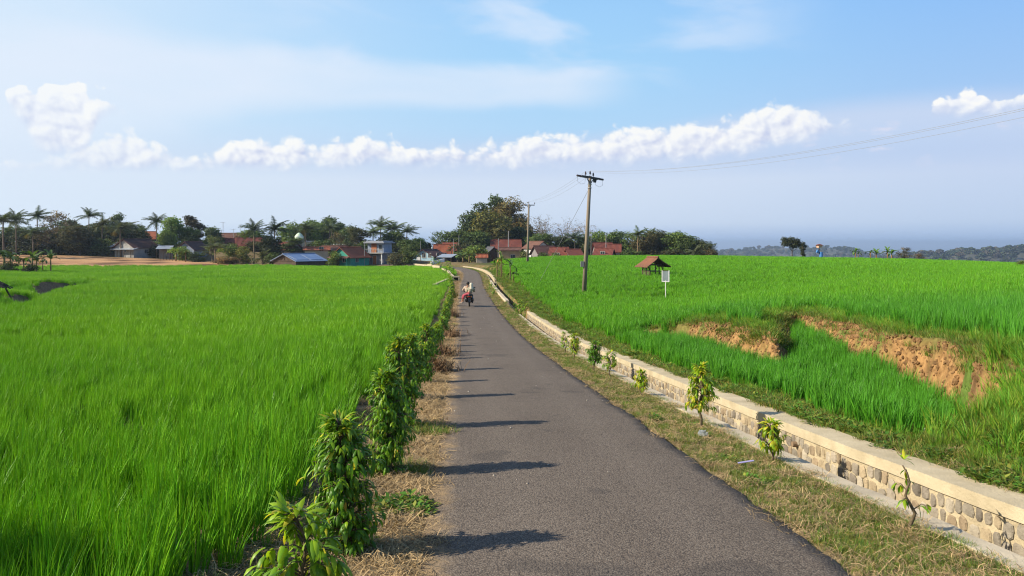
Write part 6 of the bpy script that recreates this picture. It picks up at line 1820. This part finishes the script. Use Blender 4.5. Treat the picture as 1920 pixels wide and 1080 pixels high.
# ------------------------------------------------------------------ rest hut in the rice
def rest_hut():
    Y = 76; p = gat(1224, Y)
    r = thing('rest_hut', 'open rest hut on dark posts with broad weathered tiled roof in the rice', 'hut', p, R(112))
    z = lambda v: ZC - (v - VH) / F * Y - p.z
    zr_, ze = z(483.5), z(498)
    w, d = 1.9, 2.05
    for sx in (-1, 0, 1):
        for sy in (-1, 1):
            m = MB(); m.tube([(sx * w * .36, sy * d * .36, -.3), (sx * w * .36 + .03, sy * d * .36, zr_ - 0.55 if sx == 0 else ze + 0.12)], 0.055, 6); m.build('post', M_wood, r)
    m = MB()
    for sy in (-1, 1):
        m.tube([(-w * .45, sy * d * .37, ze + .08), (w * .45, sy * d * .37, ze + .08)], 0.045, 5)
        m.tube([(-w * .36, sy * d * .37, ze - .45), (-w * .1, sy * d * .37, ze + .08)], 0.035, 5); m.tube([(w * .36, sy * d * .37, ze - .45), (w * .1, sy * d * .37, ze + .08)], 0.035, 5)
    for sx in (-1, 1): m.tube([(sx * w * .36, -d * .45, ze + .1), (sx * w * .36, d * .45, ze + .1)], 0.045, 5)
    m.tube([(-w * .5, 0, zr_ - .1), (w * .5, 0, zr_ - .1)], 0.05, 5)
    m.build('roof_frame', M_wood, r)
    m = MB()
    ov = 0.33
    for s_ in (-1, 1):
        n = 5; prev = []
        for k in range(n + 1):
            t = k / n
            y = s_ * t * (d / 2 + ov)
            zz = zr_ - (zr_ - ze + 0.14) * (t**0.85)
            L = 0.62 * w - 0.10 * w * (1 - t)
            prev.append((-L, y, zz)); prev.append((L, y, zz + 0.02 * math.sin(k)))
        o = prev + [(x, y, zz + 0.08) for x, y, zz in prev]
        N_ = len(prev); fs = []
        for k in range(n):
            a = 2 * k
            fs += [(a, a + 2, a + 3, a + 1), (N_ + a, N_ + a + 1, N_ + a + 3, N_ + a + 2), (a, N_ + a, N_ + a + 2, a + 2), (a + 1, a + 3, N_ + a + 3, N_ + a + 1)]
        fs += [(N_ - 2, N_ - 1, 2 * N_ - 1, 2 * N_ - 2), (0, 1, N_ + 1, N_)]
        m.add(o, fs)
    R_old = tile_mat('old_roof_tile', (0.23, 0.10, 0.055), (0.16, 0.08, 0.05), (0.085, 0.055, 0.042))
    rf = m.build('roof', R_old, r)
    m = MB(); m.tube([(-w * .53, 0, zr_ + .1), (w * .53, 0, zr_ + .1)], 0.09, 6); m.build('ridge_cap', R_old, rf)
    m = MB(); m.box((0, 0.1, 0.62), (w * .8, d * .7, 0.07)); m.build('bench', M_wood, r)
    m = MB()
    for k in range(9):
        x = -w * .36 + k * w * .09
        m.tube([(x, d * .37, 0.2), (x + 0.05 * math.sin(k * 3), d * .37, ze)], 0.022, 4)
    for k in range(4): m.tube([(w * .36, -d * .36, 0.6 + .28 * k), (w * .36, d * .36, 0.62 + .28 * k)], 0.025, 4)
    m.build('railing', pmat('pale_bamboo', (0.34, 0.29, 0.18), (0.22, 0.19, 0.12), 4), r)
rest_hut()
def signboard():
    Y = 52; p = gat(1248, Y)
    r = thing('signboard', 'grey signboard with white edges on a slim white post in the rice', 'sign', p, R(-24))
    z = lambda v: ZC - (v - VH) / F * Y - p.z
    m = MB(); m.tube([(0, 0, -.3), (0, 0, z(526))], 0.028, 8); m.build('post', pmat('white_post', (0.72, 0.70, 0.66)), r)
    z0, z1 = z(528), z(507.5); h = z1 - z0
    m = MB(); m.box((0, 0, (z0 + z1) / 2), (0.42, 0.03, h)); m.build('panel', pmat('board_grey', (0.22, 0.27, 0.28), (0.17, 0.21, 0.22), 4), r)
    m = MB()
    for s_ in (-1, 1): m.box((s_ * 0.23, 0, (z0 + z1) / 2), (0.05, 0.06, h + .03))
    m.box((0, 0, z0 - 0.0), (0.41, 0.055, 0.04)); m.build('edging', pmat('white_edge', (0.75, 0.73, 0.70)), r)
    m = MB(); m.box((0, 0, z1), (0.41, 0.055, 0.035)); m.build('top_edge', M_wood, r)
signboard()
# ------------------------------------------------------------------ thatched shelter at the picture edge, far side of the rice
def edge_shelter():
    Y = 46; p = gat(-16, Y)
    r = thing('thatched_shelter', 'dark thatched shelter on slanting legs at the picture edge in the rice', 'hut', p, 0.2)
    z = lambda v: ZC - (v - VH) / F * Y - p.z
    m = MB()
    for sx in (-1, 1):
        for sy in (-1, 1): m.tube([(sx * 0.9, sy * 0.7, -.3), (sx * 0.55, sy * 0.5, z(541))], 0.05, 6)
    m.build('legs', M_wood, r)
    rr = random.Random(2); m = MB()
    zt = z(520); ze = z(540)
    for i in range(150):
        a = rr.uniform(0, 6.28); rad = 1.0 + rr.uniform(-.1, .12)
        t0 = rr.uniform(0, 0.7); t1_ = min(1.05, t0 + rr.uniform(.25, .4))
        f = lambda t, da: Vector((math.cos(a + da) * rad * t * 1.02, math.sin(a + da) * rad * t * 0.85, zt + (ze - zt) * t + rr.uniform(0, .04)))
        q = [f(t0, -.06), f(t0, .06), f(t1_, .07), f(t1_, -.07)]
        m.add(q + [v + Vector((0, 0, -0.03)) for v in q], [(0, 1, 2, 3), (7, 6, 5, 4), (0, 4, 5, 1), (1, 5, 6, 2), (2, 6, 7, 3), (3, 7, 4, 0)])
    m.build('roof', pmat('dark_thatch', (0.05, 0.042, 0.035), (0.03, 0.026, 0.022), 5, rough=0.95), r)
edge_shelter()
def tarp_stand():
    Y = 134; p = gat(1536, Y)
    r = thing('tarp_stand', 'post with small orange roofed box above a blue drum on the crest', 'lookout stand', p, 0.3)
    z = lambda v: ZC - (v - VH) / F * Y - p.z
    m = MB(); m.tube([(0, 0, -.2), (0, 0, z(462))], 0.06, 6); m.build('post', M_wood, r)
    m = MB(); m.box((0, 0, z(462.2)), (0.62, 0.6, 0.42), None, 1.25); m.build('box', pmat('orange_box', (0.52, 0.24, 0.12), (0.62, 0.45, 0.32), 3), r)
    m = MB(); m.add([(-.55, -.5, z(460)), (.55, -.5, z(460)), (.55, .5, z(460)), (-.55, .5, z(460)), (-.2, 0, z(457.6)), (.25, 0, z(457.6))], [(3, 2, 1, 0), (0, 1, 5, 4), (1, 2, 5), (2, 3, 4, 5), (3, 0, 4)]); m.build('roof', R_rd, r)
    bl = pmat('blue_plastic', (0.05, 0.17, 0.42), (0.07, 0.22, 0.5), 3, rough=0.4)
    m = MB(); zt = z(472.5); m.tube([(.3, -.1, -.1), (.3, -.1, zt * .5), (.3, -.1, zt)], [.30, .33, .30], 14); m.build('drum', bl, r)
    m = MB(); m.box((-.3, 0, zt + 0.1), (.42, .3, .5), (0, .35, 0)); m.build('tarp', bl, r)
tarp_stand()
# ------------------------------------------------------------------ small litter and pebbles
M_bag = pmat('clear_plastic', (0.42, 0.45, 0.46), rough=0.3, transl=0.4)
def crumple(name, label, pos, r, mat, seed, flat=0.6, cat='litter'):
    rr = np.random.default_rng(seed)
    m = MB(); m.ell((0, 0, r * flat * 0.75), (r, r * 0.8, r * flat), 12, 8)
    m.v = [tuple(np.array(v) * (1 + 0.28 * rr.normal(0, 1))) for v in m.v]
    m.v = [(x, y, max(z, 0.004)) for x, y, z in m.v]
    return tag(m.build(name, mat, at=pos, rot=(0, 0, seed)), label, cat)
crumple('plastic_bag', 'crumpled clear plastic bag in the verge grass near the tallest yellowing sapling', on_verge(9.6, 1.95) + Vector((0, 0, .02)), 0.06, M_bag, 3)
def cup():
    p = px(1741, 833, 8.7); p.z = gz(p.x, p.y) + 0.07
    r = thing('plastic_cup', 'discarded white plastic cup on the grass behind the coping', 'cup', p)
    r.rotation_euler = (R(78), 0, R(60))
    m = MB(); m.tube([(0, 0, -.05), (0, 0, .06)], [.032, .045], 14); m.build('cup_body', pmat('cup_white', (0.75, 0.77, 0.8), rough=0.3), r)
    m = MB(); m.torus((0, 0, .06), .046, .004, 'Z'); m.build('rim', pmat('cup_rim', (0.55, 0.6, 0.68), rough=0.3), r)
cup()
m = MB(); m.add([(-.09, -.012, .03), (.09, -.004, .045), (.09, .02, .05), (-.09, .014, .034), (-.09, -.012, .026), (.09, -.004, .041), (.09, .02, .046), (-.09, .014, .03)], [(0, 1, 2, 3), (7, 6, 5, 4), (0, 4, 5, 1), (2, 6, 7, 3), (1, 5, 6, 2), (3, 7, 4, 0)])
tag(m.build('wrapper_strip', pmat('lilac_plastic', (0.33, 0.30, 0.50), rough=0.35), at=on_verge(7.9, 1.85) + Vector((0, 0, .03)), rot=(0, 0, 0.15)), 'thin lilac plastic strip lying in the verge grass', 'litter')
def crane():
    Y = 118; p = px(374.5, 509, Y)
    r = thing('egret', 'small white egret standing in the far side of the rice', 'bird', (p.x, p.y, gz(p.x, Y)))
    zc = p.z - gz(p.x, Y) + 0.05
    m = MB(); wh = pmat('white_feathers', (0.75, 0.75, 0.70))
    m.tube([(-.36, 0, zc - .16), (-.2, 0, zc - .05), (0, 0, zc), (.16, 0, zc + .05), (.24, 0, zc + .14), (.22, 0, zc + .27), (.27, 0, zc + .36), (.33, 0, zc + .37)], [.02, .08, .13, .10, .05, .035, .045, .02], 8)
    m.build('body', wh, r, smooth=True)
    m = MB(); m.tube([(.33, 0, zc + .37), (.45, 0, zc + .35)], [.015, .004], 5); m.build('beak', pmat('yellow_beak', (0.6, 0.4, 0.06)), r)
    for s_ in (-1, 1):
        m = MB(); m.tube([(0.02, .05 * s_, zc - .1), (-.02, .05 * s_, zc - .35), (.02, .05 * s_, 0.0)], .014, 5); m.build('leg', M_dark, r)
crane()
rp = random.Random(4)
proto_p = None
for i in range(46):
    y = 7 + 40 * rp.random()**1.4; o = rp.uniform(-1.2, 1.25)
    p, t = road_frame(y)
    s_ = rp.uniform(0.005, 0.013) * (1 + y * 0.02)
    if proto_p is None:
        m = MB(); m.ell((0, 0, 0), (1, .8, .55), 7, 5, wob=0.15)
        proto_p = o_ = m.build('pebble', pmat('pale_pebble', (0.34, 0.30, 0.25), rnd=0.3), smooth=True)
    else:
        o_ = proto_p.copy(); COL.objects.link(o_)
    x, yy = p[0] + t[1] * o, p[1] - t[0] * o
    o_.location = (x, yy, zr(y) + 0.025 * (1 - (o / 1.4)**2) + s_ * 0.3); o_.scale = (s_,) * 3; o_.rotation_euler = (0, 0, rp.uniform(0, 6))
    tag(o_, 'small pale pebble lying loose on the asphalt', 'pebble', 'loose pebbles on the road')

# ------------------------------------------------------------------ motorbike
def bike_pos(): 
    p = px(880, 575, 53); return Vector((p.x, 53.0, zr(53) + 0.022))
BP = bike_pos(); BRZ = R(3.8)
def motorbike():
    r = thing('motorbike', 'black motorbike seen from behind carrying two people down the road', 'motorbike', BP, BRZ)
    blk = pmat('black_paint', (0.012, 0.012, 0.014), rough=0.3, spec=0.5); rub = pmat('tyre_rubber', (0.02, 0.02, 0.02), rough=0.85); st = pmat('steel', (0.35, 0.35, 0.36), rough=0.3, metal=0.9)
    for y in (0.0, 1.24):
        m = MB(); m.torus((0, y, 0.29), 0.215, 0.058, 'X', 28, 10); w = m.build('wheel', rub, r, smooth=True)
        m = MB(); m.torus((0, y, 0.29), 0.165, 0.02, 'X', 24, 6); m.tube([(-.06, y, .29), (.06, y, .29)], 0.035, 10)
        for k in range(6): m.tube([(0, y, .29), (0, y + .16 * math.cos(k * 1.047), .29 + .16 * math.sin(k * 1.047))], 0.012, 4)
        m.build('rim', st, w)
    m = MB(); m.tube([(0, -.22, .70), (0, .05, .72), (0, .45, .62), (0, .75, .48), (0, .9, .62), (0, 1.02, .92)], [.09, .13, .13, .12, .09, .08], 10); m.tube([(0, -.05, .34), (0, .55, .34)], .10, 8); m.build('body', blk, r, smooth=True)
    m = MB()
    for s_ in (-1, 1): m.ell((.20 * s_, .02, .50), (.11, .26, .20), 10, 8)
    m.build('side_panels', blk, r, smooth=True)
    m = MB(); m.tube([(0, -.28, .80), (0, -.05, .79), (0, .3, .76), (0, .62, .75)], [.10, .13, .13, .10], 10); m.build('seat', pmat('seat_vinyl', (0.02, 0.02, 0.02), rough=0.55), r, smooth=True)
    m = MB(); m.box((0, -.30, .50), (.13, .03, .34), (R(-18), 0, 0)); m.build('mudguard', blk, r)
    m = MB(); m.box((0, -.345, .60), (.19, .012, .11), (R(-12), 0, 0)); m.build('number_plate', pmat('plate_dark', (0.03, 0.03, 0.03)), r)
    m = MB(); m.ell((0, -.33, .72), (.09, .03, .04), 10, 6); m.build('tail_light', pmat('red_lens', (0.35, 0.02, 0.015), rough=0.2), r, smooth=True)
    for s_ in (-1, 1):
        m = MB(); m.ell((.14 * s_, -.32, .70), (.035, .03, .03), 8, 6); m.build('indicator', pmat('amber_lens', (0.5, 0.22, 0.04), rough=0.2), r, smooth=True)
        m = MB(); m.tube([(.30 * s_, .88, 1.03), (.36 * s_, .88, 1.25)], .008, 4); m.ell((.38 * s_, .88, 1.28), (.06, .015, .04), 8, 6); m.build('mirror', blk, r)
        m = MB(); m.tube([(.13 * s_, 0, .30), (.14 * s_, -.02, .66)], .028, 8); m.build('shock_absorber', st, r)
        m = MB(); m.tube([(.07 * s_, 1.24, .29), (.07 * s_, 1.02, .92)], .025, 6); m.build('fork', st, r)
    m = MB(); m.tube([(-.34, .84, 1.03), (-.15, .92, 1.02), (.15, .92, 1.02), (.34, .84, 1.03)], .016, 6); m.build('handlebar', st, r)
    m = MB(); m.tube([(.19, .5, .26), (.20, .1, .28), (.22, -.28, .36)], [.025, .045, .05], 10); m.build('exhaust', pmat('exhaust_dark', (0.05, 0.05, 0.05), rough=0.4, metal=0.6), r, smooth=True)
    m = MB(); m.box((0, .36, .42), (.62, .04, .03)); m.build('footrest', rub, r)
motorbike()
def skin(name, V, E, Rd, mat, parent, root=0, sub=1):
    """one smooth body grown round a joint skeleton"""
    me = bpy.data.meshes.new(name)
    me.from_pydata([Vector(v) for v in V], E, [])
    o = bpy.data.objects.new(name, me); COL.objects.link(o)
    md = o.modifiers.new('skin', 'SKIN'); md.use_smooth_shade = True
    for i, q in enumerate(me.skin_vertices[0].data):
        q.radius = (Rd[i], Rd[i]) if not hasattr(Rd[i], '__len__') else Rd[i]
        q.use_root = i == root
    o.modifiers.new('sub', 'SUBSURF').levels = sub
    o.modifiers['sub'].render_levels = sub
    dg = bpy.context.evaluated_depsgraph_get(); dg.update()
    m2 = bpy.data.meshes.new_from_object(o.evaluated_get(dg))
    bpy.data.objects.remove(o)
    m2.name = name; m2.materials.clear(); m2.materials.append(mat)
    o = bpy.data.objects.new(name, m2); COL.objects.link(o)
    if parent is not None: o.parent = parent
    return o
M_skin = pmat('skin', (0.34, 0.18, 0.11), rough=0.55)
def figure(label, J, shirt, lower, hair, headgear, shoes):
    """J: joint name -> point. one continuous body, clothes as children"""
    names = ['pel', 'bel', 'che', 'nck', 'hd0', 'hd1']
    V = [J[n] for n in names]; Rr = [.13, .125, .14, .055, .085, .075]; E = [(0, 1), (1, 2), (2, 3), (3, 4), (4, 5)]
    def chain(start, pts, rad):
        k = start
        for p, rd in zip(pts, rad):
            V.append(p); Rr.append(rd); E.append((k, len(V) - 1)); k = len(V) - 1
        return k
    hands = []
    for s_ in 'lr':
        k = chain(2, [J[s_ + 'sh'], J[s_ + 'el'], J[s_ + 'wr']], [.062, .045, .032])
        w, e = Vector(J[s_ + 'wr']), Vector(J[s_ + 'el'])
        f = (w - e).normalized(); side = f.cross(Vector((0, 0, 1))).normalized()
        k = chain(k, [w + f * .07], [.036])
        for q in range(4):
            off = side * (q - 1.5) * .019
            chain(k, [w + f * .105 + off, w + f * (.145 + .012 * (q in (1, 2))) + off * 1.15 + Vector((0, 0, -.02)), w + f * (.15 + .012 * (q in (1, 2))) + off * 1.1 + Vector((0, 0, -.05))], [.010, .009, .007])
        chain(k - 0, [w + f * .05 + side * (.045 if s_ == 'l' else -.045) + Vector((0, 0, -.01)), w + f * .085 + side * (.058 if s_ == 'l' else -.058) + Vector((0, 0, -.02))], [.011, .009])
        k = chain(0, [J[s_ + 'hp'], J[s_ + 'kn'], J[s_ + 'an'], J[s_ + 'to']], [.095, .065, .042, .035])
    b = skin('person', V, E, Rr, M_skin, None)
    tag(b, label, 'person', 'people riding the motorbike')
    b.location = BP; b.rotation_euler = (0, 0, BRZ)
    # face: nose, ears, eyes and mouth
    h = Vector(J['hd0']).lerp(Vector(J['hd1']), 0.35); fw = Vector(J['face']).normalized(); sd = fw.cross(Vector((0, 0, 1)))
    m = MB(); m.tube([h + fw * .085 + Vector((0, 0, .02)), h + fw * .112 - Vector((0, 0, .02)), h + fw * .09 - Vector((0, 0, .03))], [.008, .014, .006], 6)
    for s_ in (-1, 1): m.ell(h + sd * (.088 * s_), (.018, .022, .032), 8, 6)
    m.build('face_features', M_skin, b, smooth=True)
    m = MB()
    for s_ in (-1, 1): m.ell(h + fw * .084 + sd * (.033 * s_) + Vector((0, 0, .02)), .011, 6, 5)
    m.ell(h + fw * .088 - Vector((0, 0, .055)), (.02, .01, .006), 6, 5)
    m.build('eyes_and_mouth', M_dark, b)
    # shirt over trunk and arms
    sv = [J['pel'], J['bel'], J['che']]; sr = [.145, .145, .158]; se = [(0, 1), (1, 2)]
    for s_ in 'lr':
        e, w = Vector(J[s_ + 'el']), Vector(J[s_ + 'wr'])
        sv += [J[s_ + 'sh'], e, e.lerp(w, shirt[1])]; sr += [.078, .060, .05]
        k = len(sv) - 3; se += [(2, k), (k, k + 1), (k + 1, k + 2)]
    skin('shirt', sv, se, sr, shirt[0], b)
    lv = [J['pel']]; lr = [.15]; le = []
    for s_ in 'lr':
        kn, an = Vector(J[s_ + 'kn']), Vector(J[s_ + 'an'])
        lv += [J[s_ + 'hp'], kn, kn.lerp(an, lower[1])]; lr += [.112, .085, .07 if lower[2] else .055]
        k = len(lv) - 3; le += [(0, k), (k, k + 1), (k + 1, k + 2)]
    skin('trousers', lv, le, lr, lower[0], b)
    for s_ in 'lr':
        m = MB(); a, t = Vector(J[s_ + 'an']), Vector(J[s_ + 'to'])
        m.tube([a - Vector((0, 0, .035)), a.lerp(t, .5) - Vector((0, 0, .03)), t - Vector((0, 0, .01))], [.045, .046, .032], 8); m.build('shoe', shoes, b, smooth=True)
    c = Vector(J['hd0']).lerp(Vector(J['hd1']), .55)
    if headgear is None:
        m = MB(); m.ell(c + Vector((0, 0, .02)) - fw * .02, (.105, .112, .115), 14, 10, wob=.02); m.build('hair', hair, b, smooth=True)
    else:
        m = MB(); n = Vector(J['nck'])
        m.tube([c + Vector((0, 0, .125)) - fw * .02, c + Vector((0, 0, .09)) - fw * .02, c - fw * .02, n.lerp(c, .45) - fw * .03, n - fw * .02, n + Vector((0, 0, -.10)), n + Vector((0, 0, -.19))], [.03, .085, .118, .105, .11, .165, .19], 14)
        m.build('headscarf', headgear, b, smooth=True)
cream = pmat('cream_shirt', (0.60, 0.50, 0.38), (0.46, 0.33, 0.24), 9); olive = pmat('sage_jacket', (0.30, 0.29, 0.20), (0.23, 0.23, 0.16), 7)
red = pmat('rose_red_cloth', (0.42, 0.07, 0.09), (0.30, 0.05, 0.07), 8); darkc = pmat('dark_cloth', (0.03, 0.03, 0.035))
figure('person with dark hair and cream shirt steering the motorbike',
       dict(pel=(-.06, .42, .86), bel=(-.09, .45, 1.03), che=(-.13, .48, 1.24), nck=(-.12, .50, 1.41), hd0=(-.10, .52, 1.50), hd1=(-.10, .53, 1.62), face=(0, 1, 0),
            lsh=(-.31, .50, 1.33), lel=(-.44, .62, 1.10), lwr=(-.38, .78, 1.04), rsh=(.06, .52, 1.33), rel=(.28, .64, 1.10), rwr=(.33, .78, 1.05),
            lhp=(-.15, .45, .84), lkn=(-.24, .82, .74), lan=(-.2, .62, .42), lto=(-.21, .80, .40), rhp=(.05, .45, .84), rkn=(.20, .82, .74), ran=(.18, .62, .42), rto=(.19, .80, .40)),
       (cream, 0.35), (darkc, 0.9, False), pmat('black_hair', (0.012, 0.010, 0.010), rough=0.5), None, darkc)
figure('person in cream headscarf and sage jacket riding sidesaddle in red trousers',
       dict(pel=(.02, -.02, .90), bel=(.06, .0, 1.06), che=(.11, .04, 1.24), nck=(.13, .07, 1.38), hd0=(.13, .10, 1.46), hd1=(.12, .11, 1.57), face=(-.3, .95, 0),
            lsh=(-.06, .08, 1.31), lel=(-.16, .16, 1.08), lwr=(-.22, .05, .93), rsh=(.28, .06, 1.31), rel=(.34, .22, 1.08), rwr=(.20, .36, 1.0),
            lhp=(-.10, .02, .87), lkn=(-.42, .10, .80), lan=(-.52, .10, .34), lto=(-.66, .06, .27), rhp=(-.08, -.10, .87), rkn=(-.38, -.13, .79), ran=(-.42, -.10, .36), rto=(-.57, -.14, .29)),
       (olive, 0.9), (red, 0.62, True), None, pmat('cream_scarf', (0.66, 0.60, 0.46), (0.55, 0.50, 0.38), 6), pmat('pale_sandal', (0.60, 0.55, 0.46)))

# ------------------------------------------------------------------ the air
def haze():
    m = bpy.data.materials.new('haze_air'); m.use_nodes = True
    T_ = NT(m.node_tree); T_.n.clear()
    v = T_.node('ShaderNodeVolumePrincipled', {'Color': (0.62, 0.78, 1.0, 1), 'Density': HAZE, 'Anisotropy': 0.3})
    T_.l.new(v.outputs[0], T_.node('ShaderNodeOutputMaterial').inputs['Volume'])
    b = MB(); b.box((0, 15000, -55), (52000, 40000, 186))
    tag(b.build('haze', m), 'thin bluish air softening the distance', None, None, 'stuff')
HAZE = 1.6e-4
haze()
